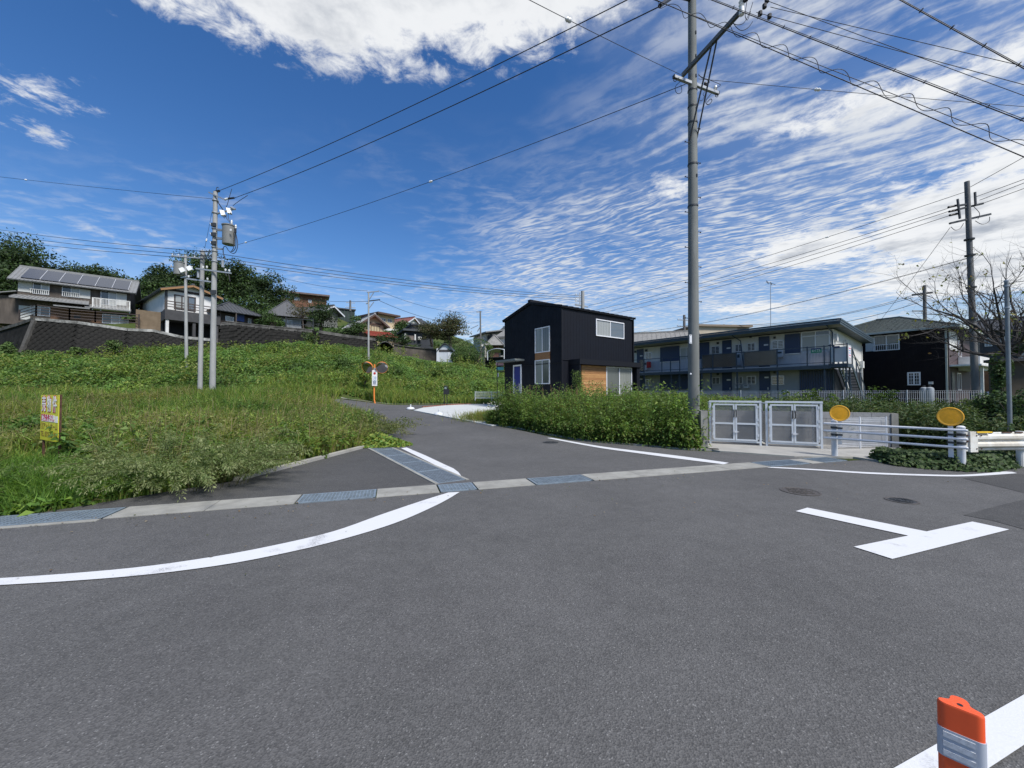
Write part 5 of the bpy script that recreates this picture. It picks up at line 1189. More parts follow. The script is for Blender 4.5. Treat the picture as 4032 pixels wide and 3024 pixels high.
# lower storage panel of navy ribs under the stair
m = MB(); a0 = ap.px('f', 'D', 1545, 760)[0]
for i in range(14): ap.fbox(m, 'f', a0 + i * (ap.L - a0) / 14 + .01, a0 + (i + 1) * (ap.L - a0) / 14 - .02, .2, ZF - .3, .02, .06)
m.build('navy_ribbed_panel', APB, ap.t)
# end wall pipes, vents, downpipes, shop board
for x0, y0, x1, y1, r_ in ((1795, 305, 1838, 350, .03),): pass
m = MB(); m.tube([ap.O + ap.ex * (ap.L - .05) - ap.ey * 1.15 + UP * (ZE + .08), ap.O + ap.ex * (ap.L + .0) - ap.ey * .1 + UP * (ZE - .25), ap.O + ap.ex * (ap.L + .0) - ap.ey * .1 + UP * .8], .04, 8); m.build('downpipe', APS, ap.t)
m = MB(); m.tube([ap.O + ap.ex * apx(985, 400, .6)[0] - ap.ey * 1.2 + UP * (ZE + .08), ap.O + ap.ex * apx(1050, 420, .3)[0] - ap.ey * .7 + UP * (ZE - .3), ap.O + ap.ex * apx(1055, 420, GD)[0] - ap.ey * GD + UP * (ZF)], .035, 8); m.build('downpipe', APS, ap.t)
o_, d_, n_ = ap.face('r')
for s0, s1 in ((2.6, 2.6), (3.1, 3.1), (AD - .3, AD - .3)): MB().tube([o_ + d_ * s0 + n_ * .05 + UP * (ZE - .5), o_ + d_ * s0 + n_ * .05 + UP * .9], .03, 6).build('wall_pipe', WHITED, ap.t)
MB().tube([o_ + d_ * 3.1 + n_ * .06 + UP * (ZE - .45), o_ + d_ * 3.6 + n_ * .06 + UP * (ZE - .8), o_ + d_ * 7.8 + n_ * .06 + UP * (ZE - 2.0), o_ + d_ * 8.3 + n_ * .06 + UP * 1.0], .035, 6).build('cable_duct', WHITED, ap.t)
ap.part('meter_box', WHITED, 'r', .3, .65, ZE - .75, ZE - .3, 0, .15); ap.part('meter_box', WHITED, 'r', AD - 1.0, AD - .5, ZF + .1, ZF + .6, 0, .2)
s0, z0 = ap.px('f', 'W', 528, 520, GD + .05); s1, z1 = ap.px('f', 'W', 680, 440, GD + .05)
sb_ = ap.part('agency_board', mat('board_green', (.01, .19, .10), .5), 'f', s0, s1, z0, z1, GD + .03, GD + .05); o, d, n = ap.face('f')
text('エイブル', .20, SWHT, sb_, o + d * ((s0 + s1) / 2) + n * (GD + .055) + UP * ((z0 + z1) / 2 - .02), d, UP, sx=.85 * (s1 - s0) / .8)
ap.part('strip', mat('board_navy', (.02, .04, .12), .5), 'f', s0, s1, z1 - .09, z1, GD + .05, GD + .054, sb_)
s0, z0 = ap.px('f', 'W', 868, 445, GD + .05); s1, z1 = ap.px('f', 'W', 945, 412, GD + .05); ap.part('name_board', MATS['board_navy'], 'f', s0, s1, z0, z1, GD + .03, GD + .05)
# external stair at the right end: landing, stringers, treads, rails, notice
LW = ap.px('f', 'D', 1965, 640, GD)[0] - ap.L; SB = 3.4
land = ap.part('stair_landing', APS, 'f', ap.L, ap.L + LW, ZF - .22, ZF, -.2, GD)
MB().box(ap.fr, ap.L + .1, ap.L + LW, -GD, -GD + .03, ZF + .1, ZF + 1.0).build('landing_panel', RIB, land)
for x in (ap.L + .1, ap.L + LW - .02): MB().box(ap.fr, x - .03, x + .03, -GD - .02, -GD + .04, ZF - .1, ZF + 1.2).build('rail_post', APS, land)
MB().box(ap.fr, ap.L, ap.L + LW, -GD - .02, -GD + .03, ZF + 1.1, ZF + 1.15).build('landing_rail', APS, land)
MB().box(ap.fr, ap.L + LW - .04, ap.L + LW, -GD + .05, -.2, ZF + .05, ZF + 1.1).build('end_panel', RIB, land)
NP = mat('notice_print', (.72, .66, .68), .6)
MB().box(ap.fr, ap.L + LW, ap.L + LW + .012, -GD + .2, -.35, ZF + .35, ZF + 1.0).build('notice_board', NP, land)
for i, c in enumerate(((.55, .12, .18), (.2, .35, .55), (.2, .4, .6), (.6, .2, .35))): MB().box(ap.fr, ap.L + LW + .012, ap.L + LW + .016, -GD + .28, -.43, ZF + .88 - i * .14, ZF + .94 - i * .14).build('print_band', mat(f'print_{i}', c, .6), land)
stair = None
for xx in (ap.L + .22, ap.L + LW - .03):
    p = ap.O + ap.ex * xx + ap.ey * .2 + UP * (ZF - .1); q = ap.O + ap.ex * xx + ap.ey * (.2 + SB) + UP * .8
    o_s = MB().bar(p, q, .05, .22).build('stair_stringer', FASC, ap.t); stair = stair or o_s
    MB().bar(p + UP * 1.1, q + UP * 1.1, .04, .05).build('hand_rail', APS, o_s)
    for f in (0, .33, .66, 1.0): MB().bar(p.lerp(q, f), p.lerp(q, f) + UP * 1.1, .05, .05, up=Vector((1, 0, 0))).build('baluster', APS, o_s)
for i in range(13):
    f = (i + .5) / 13; p = ap.O + ap.ex * ap.L + ap.ey * (.2 + SB * f) + UP * (ZF - .1 - (ZF - .9) * f); MB().box((p, ap.ex, ap.ey, UP), .24, LW - .05, -.12, .12, -.02, .02).build('tread', APS, stair)
for yy in (-GD + .1, -.1): MB().box(ap.fr, ap.L + LW - .15, ap.L + LW - .07, yy, yy + .08, -.1, ZF - .2).build('landing_post', APS, land)
ap.part('store_shade_panel', mat('store_shade', (.012, .014, .02), .7), 'r', -.05, AD - .1, -.1, ZF - .25, -.01, .06)  # near-black panel paints the shade under the stair landing onto the end wall
MB().bar(ap.O + ap.ex * (ap.L + .5) - ap.ey * .2 + UP * (ZF - .3), ap.O + ap.ex * (ap.L + LW - .2) + ap.ey * 1.0 + UP * .8, .06, .06).build('brace', WHITED, land)

# ---------------------------------------------------------------- brown hip-roofed house
BRN = mat('brown_siding', (.011, .008, .009), .7, spec=.15, var=.1, vscale=2); BRN2 = mat('brown_siding_side', (.05, .032, .035), .7)
TILE = mat('grey_green_tile', (.085, .10, .085), .6, var=.3, vscale=5); TILEL = mat('eave_trim', (.34, .37, .34), .5)
db = Vector((-.514, .857, 0)); BR = at('E', 730, 900, 27.5); BLp = BR + db * 8.0
br = Bld('brown_house', 'dark brown two-storey house with grey-green hipped tile roof', (BLp.x, BLp.y), (BR.x, BR.y), .8, 'house')
ZB = br.px('f', 'E', 728, 735)[1]; br.wall(8.0, 6.5, ZB - .8, BRN)
m = MB()
for i in range(1, 40): br.fbox(m, 'f', i * .2 - .006, i * .2 + .006, .6, ZB - .02, 0, .008)
m.build('siding_seams', BRN, br.t)
br.part('side_wall', BRN2, 'r', .0, 6.5, .4, ZB - .02, .0, .02)
br.roof_hip(8.0, 6.5, ZB - .8, 1.55, TILE, ov=.65, courses=13, cm=TILE)
m = MB(); br.fbox(m, 'f', -.66, 8.66, ZB - .10, ZB + .04, .60, .70); br.fbox(m, 'r', -.66, 7.16, ZB - .10, ZB + .04, .60, .70); m.build('gutter', TILEL, br.t)
br.part('soffit', BRN2, 'f', -.6, 8.6, ZB - .04, ZB - .01, 0, .6)
br.wpx('f', 'E', 288, 783, 441, 875, fm=WFR, panes=2, fw=.07, pms=[PANE, CURTD])
a0, a1, z0, z1 = br.rpx('f', 'E', 240, 793, 288, 880); br.part('shutter_box', mat('shutter_pale', (.42, .44, .45), .6), 'f', a0, a1, z0, z1, 0, .1)
a0, a1, z0, z1 = br.rpx('f', 'E', 288, 838, 441, 875)
bal = br.part('window_rail', WFR, 'f', a0, a1, z1 - .04, z1, .12, .15)
for i in range(13): x = a0 + (a1 - a0) * i / 12; br.part('rail_bar', WFR, 'f', x - .01, x + .01, z0, z1, .125, .145, bal)
w_ = br.wpx('f', 'E', 487, 1003, 566, 1081, fm=WFR, panes=2, fw=.09)
a0, a1, z0, z1 = br.rpx('f', 'E', 487, 1003, 566, 1081)
for i in range(1, 4): zz = z0 + (z1 - z0) * i / 4; br.part('glazing_bar', WFR, 'f', a0 + .08, a1 - .08, zz - .012, zz + .012, .0, .03, w_)
for f in (.28, .72): x = a0 + (a1 - a0) * f; br.part('glazing_bar', WFR, 'f', x - .012, x + .012, z0 + .08, z1 - .08, .0, .031, w_)
br.part('downpipe', TILEL, 'f', 7.86, 7.96, .4, ZB, .02, .12)
for a, b, z0, z1 in ((.6, 1.9, ZB - 1.45, ZB - .5), (2.6, 3.5, ZB - 2.0, ZB - .55)): br.window('r', a, b, z0, z1, fm=WFR, pm=CURTD)
br.part('white_band', WHITED, 'r', .1, 2.2, ZB - 1.6, ZB - .2, .02, .05)
br.part('balcony', WHITED, 'r', 2.4, 5.5, ZF - .1, ZF + .9, .05, 1.1); br.part('porch_roof', WHITED, 'r', .1, 6.4, 3.3, 3.42, .0, 1.5)
br.part('porch_post', WHITED, 'r', 1.6, 1.75, .5, 3.3, 1.2, 1.35); br.part('door', STEELD, 'r', .5, 1.3, .6, 2.9, .02, .06); br.window('r', 2.2, 3.2, 1.6, 2.9, fm=WFR, pm=PANEL_)
br.part('barrel_stack', mat('tarpaulin_navy', (.02, .04, .10), .6), 'r', 2.2, 3.6, .5, 1.5, .6, 1.4)
# gas cylinders against the brown house
o, d, n = br.face('f'); GASC = mat('gas_cylinder', (.30, .33, .36), .45)
for i, x in enumerate((586, 620)):
    s_, _ = br.px('f', 'E', x, 1120, .35); p = o + d * s_ + n * .35; p.z = .62; t = thing('gas_cylinder', ('grey gas cylinder nearer the small white window', 'grey gas cylinder nearer the brown house corner')[i], 'gas cylinder', p, 'gas cylinders by the brown house')
    zt_ = br.px('f', 'E', x, 1092, .35)[1]; H_ = zt_ - p.z
    MB().lathe(p, [(.2, 0), (.235, .05), (.235, H_ - .2), (.2, H_ - .06), (.11, H_), (.1, H_ + .0)], 20).build('tank', GASC, t, smooth=True); MB().lathe(p + UP * H_, [(.06, 0), (.08, .04), (.08, .12), (.05, .13)], 12).build('valve', STEELD, t)
br.part('gas_meter', WHITED, 'f', br.px('f', 'E', 617, 1065)[0], br.px('f', 'E', 642, 1065)[0], br.px('f', 'E', 620, 1075)[1], br.px('f', 'E', 620, 1060)[1], 0, .25)

# ---------------------------------------------------------------- buildings behind the apartment
CREAM = mat('cream_render', (.46, .40, .31), .85, var=.15, vscale=1); CREAMD = mat('cream_dark_trim', (.20, .16, .12), .8)  # second colour: dark brown for roof slab, side panel and tiled-house wall
p0, p1 = at('D', 455, 380, 52), at('D', 640, 380, 47); cbx = Bld('cream_building', 'plain cream rooftop building rising behind the apartment', (p0.x, p0.y), (p1.x, p1.y), 1.0, 'building')
zz = at('D', 640, 300, 47).z; cbx.wall(cbx.L, 7, zz - 1, CREAM); MB().box(cbx.fr, -.3, cbx.L + .3, -.3, 7.3, zz, zz + .25).build('roof', CREAMD, cbx.t); cbx.part('panel', CREAMD, 'r', 5.5, 6.6, zz - 2.5, zz, 0, .05)
p0, p1 = at('D', 135, 440, 44), at('D', 420, 415, 42); tl_ = Bld('tiled_house', 'low house with pale tiled roof peeping over the apartment', (p0.x, p0.y), (p1.x + 3, p1.y), 1.0, 'house')
zz = at('D', 300, 432, 43).z; TILEP = mat('pale_tile', (.24, .235, .22), .7, var=.3, vscale=4); tl_.wall(tl_.L, 6, zz - 1, CREAMD, 'gx', 1.3); tl_.roof_gable(tl_.L, 6, zz - 1, 1.3, TILEP, 'x', ov=.5, ribs=.5, ribm=TILEP, fascia=CREAMD)
p0, p1 = at('E', 915, 760, 50), at('E', 1240, 720, 45); DK = mat('dark_house_wall', (.05, .05, .055), .8, var=.2, vscale=1)
rb_ = Bld('distant_house', 'dark distant house half hidden behind the bare tree on the right', (p0.x, p0.y), (p1.x + 4, p1.y), 1.0, 'house'); zz = at('E', 1000, 745, 48).z
rb_.wall(rb_.L, 8, zz - 1, DK, 'gx', 1.6); rb_.roof_gable(rb_.L, 8, zz - 1, 1.6, mat('dark_tile', (.04, .042, .045), .6, var=.2, vscale=3), 'x', ribs=.5)
for q in ((945, 800, 990, 850), (1040, 790, 1090, 830)): rb_.wpx('f', 'E', *q, pm=glass_mat('glass_blue', (.10, .16, .22), .1))
rb_.part('balcony', mat('balcony_grey', (.30, .31, .32), .7), 'f', 3, 9, zz - 4.2, zz - 3.2, 0, 1)
p0, p1 = at('E', 915, 1000, 38), at('E', 1010, 990, 37); ob = Bld('orange_shed', 'orange-brown shed with blue sheet beyond the brown house', (p0.x, p0.y), (p1.x, p1.y), .8, 'shed')
ob.wall(ob.L, 4, at('E', 960, 940, 37.5).z - .8, mat('shed_orange', (.30, .13, .06), .8, var=.3, vscale=2)); a0, a1, z0, z1 = ob.rpx('f', 'E', 930, 955, 1000, 985); ob.part('blue_sheet', mat('sheet_blue', (.04, .10, .20), .6), 'f', a0, a1, z0, z1, .0, .05)
ob.part('roof', DK, 'f', -.3, ob.L + .3, at('E', 960, 940, 37.5).z, at('E', 960, 930, 37.5).z, -4, .3)
OLDW = mat('old_wall', (.11, .09, .065), .9, var=.3, vscale=1.2, stain=.4)
p0, p1 = at('E', 1015, 1050, 13.5), at('E', 1200, 1050, 12.2); ow = Bld('old_shed', 'old brown-walled shed behind ivy at the right edge', (p0.x, p0.y), (p1.x + 3, p1.y), .3, 'shed')
zt_ = at('E', 1100, 935, 12.9).z; ow.wall(ow.L, .45, zt_ - .3, OLDW); ow.part('roof', DK, 'f', -.1, ow.L + .2, zt_, zt_ + .1, -.5, .25)

# ================================================================ HILLSIDE
STONE = mat('retaining_stone', (.026, .025, .023), .95, col2=(.011, .011, .0105), vscale=1.2, bump=.5, bscale=12, spec=.1); STONE2 = mat('retaining_stone_pale', (.085, .08, .072), .9, var=.4, vscale=3, bump=.4, bscale=15)
CAPM = mat('mossy_coping', (.09, .09, .08), .9, col2=(.03, .03, .028), vscale=2, stain=.5); CAPW = mat('coping_flaking_white', (.42, .42, .40), .85, col2=(.07, .07, .065), vscale=1.2)
def ret_wall(name, label, tops, bots, mt, cap=CAPM, capm=.3, blocks=None, bm=None):
    """tops, bots: lists of points along the wall; battered face with coping and (diagonal or coursed) blocks"""
    t = thing(name, label, 'retaining wall', bots[0]); m = MB()
    back = Vector((0, .9, 0)); n = len(tops)
    vs = list(bots) + list(tops) + [p + back for p in tops] + [p + back for p in bots]
    fs = []
    for i in range(n - 1): fs += [(i, i + 1, n + i + 1, n + i), (n + i, n + i + 1, 2 * n + i + 1, 2 * n + i)]
    fs += [(0, n, 2 * n, 3 * n), (n - 1, 4 * n - 1, 3 * n - 1, 2 * n - 1)]
    m.add(vs, fs).build('wall_body', mt, t)
    for i in range(n - 1): MB().bar(tops[i] + UP * capm / 2 + Vector((0, .1, 0)), tops[i + 1] + UP * capm / 2 + Vector((0, .1, 0)), .45, capm).build('coping', cap, t)
    if blocks:
        size, diag, maxn = blocks; me = MB().box((wloc(t), Vector((1, 0, 0)), Vector((0, 1, 0)), UP), -.5, .5, -.5, .5, -.5, .5)
        o0 = me.build('stone', bm or STONE2, t); mesh = o0.data
        bv = mesh.copy(); cnt = 0; cand = []
        for i in range(n - 1):
            A, B, Cc, Dd = bots[i], bots[i + 1], tops[i + 1], tops[i]; L = (B - A).length; H = (Dd - A).length; nu, nv_ = int(L / size), int(H / (size * (.5 if diag else .55)))
            ex = (B - A).normalized(); ez = (Dd - A).normalized(); ny = ex.cross(ez).normalized()
            if ny.y > 0: ny = -ny
            for v in range(nv_):
                for u in range(nu):
                    uu = (u + (.5 if v % 2 else .0) + .5) / (nu + .5); p = (A.lerp(B, uu)).lerp(Dd.lerp(Cc, uu), (v + .5) / nv_)
                    cand.append((p, ex, ez, ny))
        random.shuffle(cand); rest = MB()
        for (p, ex, ez, ny) in cand:
            a = R(45) if diag else 0; e1 = ex * math.cos(a) + ez * math.sin(a); e3 = ez * math.cos(a) - ex * math.sin(a)
            k = size * (.70 if diag else .97); k3 = size * (.70 if diag else .53); dpt = random.uniform(.05, .075)
            M = Matrix((e1 * k, ny.cross(Vector((0, 0, 0))) - ny * .16, e3 * k3)).transposed().to_4x4(); M.translation = p - wloc(t) + ny * (dpt - .08) + ez * random.uniform(-.01, .01)
            if cnt < maxn:
                o = o0 if cnt == 0 else bpy.data.objects.new('stone', mesh)
                if cnt: COL.objects.link(o); o.parent = t
                o.matrix_basis = M; cnt += 1
            else:
                W4 = M.copy(); rest.add([W4 @ v.co + wloc(t) for v in mesh.vertices], [tuple(f.vertices) for f in mesh.polygons])
        if rest.v: tag(rest.build('stones', bm or STONE2, t), kind='stuff')
    return t
# wall A: diagonal-stone wall under the solar-panel house
tA = [at('K', 555, 1035, 37.4), at('K', 1200, 1090, 38.6), at('L', 0, 880, 40.5), at('L', 420, 900, 41.8), at('L', 880, 1005, 42.8), at('L', 1300, 1040, 43.4)]
bA = [at('K', 285, 1600, 36.2) - UP * .8, at('K', 1100, 1520, 37.2) - UP * .8, at('L', 0, 1190, 39.3) - UP * .8, at('L', 400, 1170, 40.6) - UP * .8, at('L', 880, 1150, 41.8) - UP * .8, at('L', 1300, 1140, 42.6) - UP * .8]
wa_ = ret_wall('retaining_wall', 'dark diagonal-stone retaining wall below the solar-panel house', tA, bA, STONE, CAPW, .28, blocks=(.62, True, 280), bm=STONE)
MB().bar(bA[0] + Vector((-.05, -.1, 0)), tA[0] + Vector((-.05, -.05, 0)), .35, .25).build('corner_quoin', STONE2, wa_)
tA2 = [at('K', -60, 1225, 40.5), at('K', 300, 1120, 38.6), at('K', 545, 1035, 37.5)]; bA2 = [at('K', -60, 1640, 39.2) - UP * 1, at('K', 120, 1610, 38) - UP * 1, at('K', 270, 1600, 36.3) - UP * .8]
ret_wall('retaining_wall', 'dark side retaining wall turning the corner at the left edge', tA2, bA2, STONE, CAPM, .3)
tB = [at('L', 1470, 770, 44.5), at('L', 1600, 745, 44.6), at('M', 0, 735, 45.2), at('M', 765, 800, 46.5)]; bB = [at('L', 1400, 1130, 43.2) - UP * .8, at('L', 1640, 1140, 43.4) - UP * .8, at('M', 0, 1080, 44) - UP * .8, at('M', 640, 1120, 45.4) - UP * .8]
wb_ = ret_wall('retaining_wall', 'old block-topped retaining wall below the low grey house', tB, bB, STONE, CONCD, .1, blocks=(.7, False, 160), bm=STONE)
for i in range(3):
    for r_ in range(4):
        a, b = tB[i], tB[i + 1]; nb_ = max(2, int((b - a).length / 1.2))
        for k in range(nb_):
            p, q = a.lerp(b, (k + (.5 if r_ % 2 else 0)) / nb_), a.lerp(b, min(1, (k + .96 + (.5 if r_ % 2 else 0)) / nb_))
            if (q - p).length > .1: MB().bar(p - UP * (.2 + r_ * .3) - Vector((0, .12, 0)), q - UP * (.2 + r_ * .3) - Vector((0, .12, 0)), .12, .27).build('block', CONCD, wb_)
tC = [at('M', 860, 850, 46.5), at('M', 1300, 920, 48), at('M', 1720, 970, 49), at('M', 1840, 985, 49.4)]; bC = [at('M', 800, 1150, 45.4) - UP, at('M', 1300, 1140, 46.8) - UP, at('M', 1720, 1140, 48) - UP, at('M', 1840, 1150, 48.4) - UP]
ret_wall('retaining_wall', 'mossy coursed retaining wall running down to the dark carport', tC, bC, STONE, CONCD, .35, blocks=(.6, False, 150), bm=STONE)
tD = [at('N', 220, 780, 50), at('N', 500, 820, 51), at('N', 980, 870, 53)]; bD = [p - UP * 2.2 for p in tD]
ret_wall('retaining_wall', 'low brown concrete wall between the dark carport and the white shed', tD, bD, mat('brown_concrete', (.10, .085, .07), .9, var=.4, vscale=1.5, stain=.4), CAPM, .12)
tE = [at('N', 1790, 1010, 50), at('N', 2140, 995, 46)]; ret_wall('retaining_wall', 'dark stone wall under the white carport behind the black house', tE, [p - UP * 2.6 for p in tE], STONE, CAPM, .1)

def rail_fence(label, pts, h, mt, rows=4, every=2.0):
    t = thing('rail_fence', label, 'fence', pts[0])
    for a, b in zip(pts, pts[1:]):
        n = max(1, round((b - a).length / every))
        for i in range(n + 1): p = a.lerp(b, i / n); MB().bar(p, p + UP * h, .09, .09, up=Vector((0, 1, 0))).build('post', mt, t)
        for r_ in range(rows): MB().bar(a + UP * h * (r_ + .8) / rows, b + UP * h * (r_ + .8) / rows, .05, .06).build('rail', mt, t)
    return t
RAILB = mat('rail_brown', (.06, .045, .04), .7)
rail_fence('brown rail fence along the terrace of the solar-panel house', [at('K', 300, 1040, 39.0), at('K', 560, 965, 37.7), at('K', 1080, 1030, 38.6), at('K', 1480, 1060, 39.6), at('K', 2160, 1105, 41)], 1.15, RAILB, 4, 3.0)
rail_fence('dark rail fence above the old retaining wall', [at('M', 290, 760, 45.8), at('M', 765, 785, 46.5)], 1.3, STEELD, 2, 2.0)

# ---------------------------------------------------------------- solar-panel house
VP_D = Vector((.77, .64, 0)).normalized(); SP0 = at('K', 272, 600, 42.5)
GREYT = mat('silver_grey_tile', (.20, .205, .205), .55, var=.2, vscale=3); WEATH = mat('weathered_board', (.095, .078, .065), .8, col2=(.06, .05, .042), vscale=3, noise_stretch=(1, 1, .15)); PALEP = mat('pale_shutter', (.46, .47, .45), .7)
Lh = 8.9
sh = Bld('solar_house', 'two-storey weathered wooden house with solar panels on its grey tiled roof', (SP0.x, SP0.y), (SP0.x + VP_D.x * Lh, SP0.y + VP_D.y * Lh), 9.0, 'house')
zg = sh.px('f', 'K', 1000, 1000)[1] - .6; sh.z0 = zg
ze = sh.px('f', 'K', 1000, 455)[1]; sh.wall(Lh, 6.0, ze - zg, WEATH, 'gx', 1.75)
rsl = sh.roof_gable(Lh, 6.0, ze - zg, 1.75, GREYT, 'x', ov=.75, ovg=.55, ribs=.28, ribm=GREYT, fascia=mat('barge_grey', (.18, .18, .18), .7))
r0, r1 = sh.ridge; e = -sh.ey * (3.0 + .75) - UP * (1.75 / 3.0 * 3.75); nrm = (UP * 3.0 - sh.ey * 1.75).normalized(); SOL = mat('solar_panel', (.025, .032, .05), .18, spec=.9)
for i in range(6):
    f0, f1 = .085 + i * .142, .085 + (i + 1) * .142 - .010
    q = [r0.lerp(r1, f) + e * g + nrm * .2 for f, g in ((f0, .12), (f1, .12), (f1, .90), (f0, .90))]; so = MB().prism(q, nrm * .05).build('solar_panel', SOL, sh.t)
    MB().bar(q[1] + nrm * .06 + (q[1] - q[0]).normalized() * .05, q[2] + nrm * .06 + (q[1] - q[0]).normalized() * .05, .05, .05, up=nrm).build('rail', ALU, so)
def panel_px(f, mt, k, q, d0=0.0, d1=.06, name='shutter_box'):
    a0, a1, z0, z1 = sh.rpx(f, k, *q); return sh.part(name, mt, f, a0, a1, z0, z1, d0, d1)
panel_px('f', PALEP, 'K', (285, 418, 500, 590)); sh.wpx('f', 'K', 510, 455, 770, 630, pm=CURTD, fw=.06, pms=[CURTD, PANEL_])
sh.wpx('f', 'K', 965, 518, 1245, 670, pms=[PANE, PANEL_]); panel_px('f', PALEP, 'K', (1245, 555, 1405, 690)); sh.wpx('f', 'K', 1565, 585, 1815, 800, pms=[PANE, PANEL_]); panel_px('f', PALEP, 'K', (1815, 615, 1970, 800))
panel_px('f', PALEP, 'K', (295, 805, 470, 1020)); sh.wpx('f', 'K', 470, 820, 780, 960, pms=[PANEL_, PANE]); sh.wpx('f', 'K', 1590, 950, 2000, 1090, panes=3, pms=[CURTD, PANEL_, PANEL_])
panel_px('f', mat('warm_board', (.16, .085, .05), .8, var=.2, vscale=4), 'K', (790, 870, 1580, 1050), 0, .04, 'board_wall'); panel_px('f', BLK, 'K', (1150, 950, 1255, 1010), .04, .06, 'opening')
for (q0, q1, y) in ((460, 770, 548), (960, 1245, 592)):
    a0, z0 = sh.px('f', 'K', q0, y, .2); a1, z1 = sh.px('f', 'K', q1, y + 22, .2); rl_ = sh.part('window_rail', WHITED, 'f', a0, a1, (z0 + z1) / 2, (z0 + z1) / 2 + .06, .15, .22)
    for i in range(10): x = a0 + (a1 - a0) * (i + .5) / 10; sh.part('rail_bar', WHITED, 'f', x - .02, x + .02, (z0 + z1) / 2 - .45, (z0 + z1) / 2, .16, .2, rl_)
# lean-to roofs over the ground floor
def lean(k, pl_, pr_, drop, outw, name='lean_roof'):
    a0, z0 = sh.px('f', k, *pl_); a1, z1 = sh.px('f', k, *pr_); o, d, n = sh.face('f'); zz = (z0 + z1) / 2
    p = [o + d * a0 + UP * zz, o + d * a1 + UP * zz, o + d * (a1 + .2) + n * outw + UP * (zz - drop), o + d * (a0 - .2) + n * outw + UP * (zz - drop)]
    ro = MB().prism(p, UP * .1).build(name, GREYT, sh.t); m = MB(); nn = int((a1 - a0) / .28)
    for i in range(nn + 1): m.bar(p[0].lerp(p[1], i / nn) + UP * .12, p[3].lerp(p[2], i / nn) + UP * .12, .05, .05)
    m.build('roof_ribs', GREYT, ro)
lean('K', (250, 620), (1380, 760), .55, 1.3); lean('K', (1390, 790), (2020, 860), .5, 1.2); lean('K', (930, 800), (1400, 845), .35, 1.6)
o, d, n = sh.face('f')
ba0, bz0 = sh.px('f', 'K', 1440, 830, 1.0); ba1, _ = sh.px('f', 'K', 2015, 890, 1.0)
bal = sh.part('balcony_floor', WHITED, 'f', ba0, ba1, bz0 - .15, bz0, 0, 1.0)
for a, b in ((0, 1.15),):
    for x in (ba0, (ba0 + ba1) / 2 - .9, ba1): sh.part('balcony_post', WHITED, 'f', x - .05, x + .05, bz0 - .3, bz0 + 1.2, .92, 1.02, bal)
    sh.part('balcony_rail', WHITED, 'f', ba0, ba1, bz0 + 1.12, bz0 + 1.2, .94, 1.02, bal)
    for i in range(26): x = ba0 + (ba1 - ba0) * (i + .5) / 26; sh.part('baluster', WHITED, 'f', x - .02, x + .02, bz0, bz0 + 1.12, .96, 1.0, bal)
MB().box(sh.fr, -.03, .0, .3, 2.4, zg + 3.2, zg + 4.6).build('side_shutter', PALEP, sh.t); MB().box(sh.fr, -.04, .0, 3.0, 3.8, zg + 3.3, zg + 4.2).build('side_window', PANE, sh.t)
MB().box(sh.fr, -1.6, .0, .0, 4.5, zg - .5, zg + 2.6).build('side_annex', WEATH, sh.t); MB().box(sh.fr, -1.62, -1.6, 1.0, 1.9, zg, zg + 2.1).build('side_door', PANEL_, sh.t)
MB().prism([sh.O + sh.ex * a + sh.ey * b + UP * z for a, b, z in ((-2.0, -.5, zg + 2.5), (0.0, -.5, zg + 3.1), (.0, 5, zg + 3.1), (-2.0, 5, zg + 2.5))], UP * .1).build('annex_roof', GREYT, sh.t)

# ---------------------------------------------------------------- white gabled house over a garage
WR = mat('white_render', (.66, .66, .65), .85, var=.08, vscale=1.2); CHAR = mat('charcoal_render', (.055, .055, .058), .85, var=.15, vscale=2); BRWN = mat('brown_barge', (.26, .14, .06), .7); DTILE = mat('dark_grey_tile', (.055, .06, .066), .55, var=.2, vscale=3)
w0, w1 = at('L', 590, 400, 44.0), at('L', 1390, 450, 47.9)
wh = Bld('white_gabled_house', 'white gabled house with charcoal balcony above an open garage', (w0.x, w0.y), (w1.x, w1.y), 8.0, 'house')
zbal = wh.px('f', 'L', 650, 545, .9)[1]; zga = wh.px('f', 'L', 570, 925, .9)[1]; wh.z0 = zbal - .9; zev = wh.px('f', 'L', 590, 235)[1]; zpk = wh.px('f', 'L', 905, 180)[1]
wh.wall(wh.L, 11.5, zev - wh.z0, WR, 'gy', zpk - zev, zlow=0)
wh.roof_gable(wh.L, 11.5, zev - wh.z0, zpk - zev, DTILE, 'y', ov=.5, ovg=.6, fascia=BRWN, ribs=.4)
MB().box(wh.fr, -.02, wh.L + .02, -.02, 11.52, wh.z0 - .2, wh.z0 + .9).build('charcoal_base', CHAR, wh.t)
wh.part('tie_beam', mat('dark_timber', (.03, .02, .018), .7), 'f', 0, wh.L, zev - .05, zev + .2, 0, .06); wh.part('corner_board', STEELD, 'f', -.03, .22, zbal - .4, zev, 0, .05)
wh.wpx('f', 'L', 730, 335, 1070, 560, fm=mat('sash_dark', (.035, .028, .028), .6), panes=3, fw=.13, pms=[PANEL_, PANEL_, REFL])
wh.part('balcony_apron', CHAR, 'f', -.15, wh.L + .2, zbal - 1.15, zbal, .0, .9)
rail_ = wh.part('balcony_rail', RAILB, 'f', -.1, wh.L + .2, zbal + .9, zbal + 1.0, .8, .9)
for zz in (.3, .6): wh.part('rail_bar', RAILB, 'f', -.1, wh.L + .2, zbal + zz, zbal + zz + .08, .82, .88, rail_)
for i in range(7): x = -.1 + (wh.L + .3) * i / 6; wh.part('rail_post', RAILB, 'f', x - .05, x + .05, zbal, zbal + .95, .82, .88, rail_)
MB().box(wh.fr, .2, wh.L, 2.0, 7.4, zga - .3, wh.z0).build('garage_back', mat('garage_dark', (.02, .02, .022), .9), wh.t)
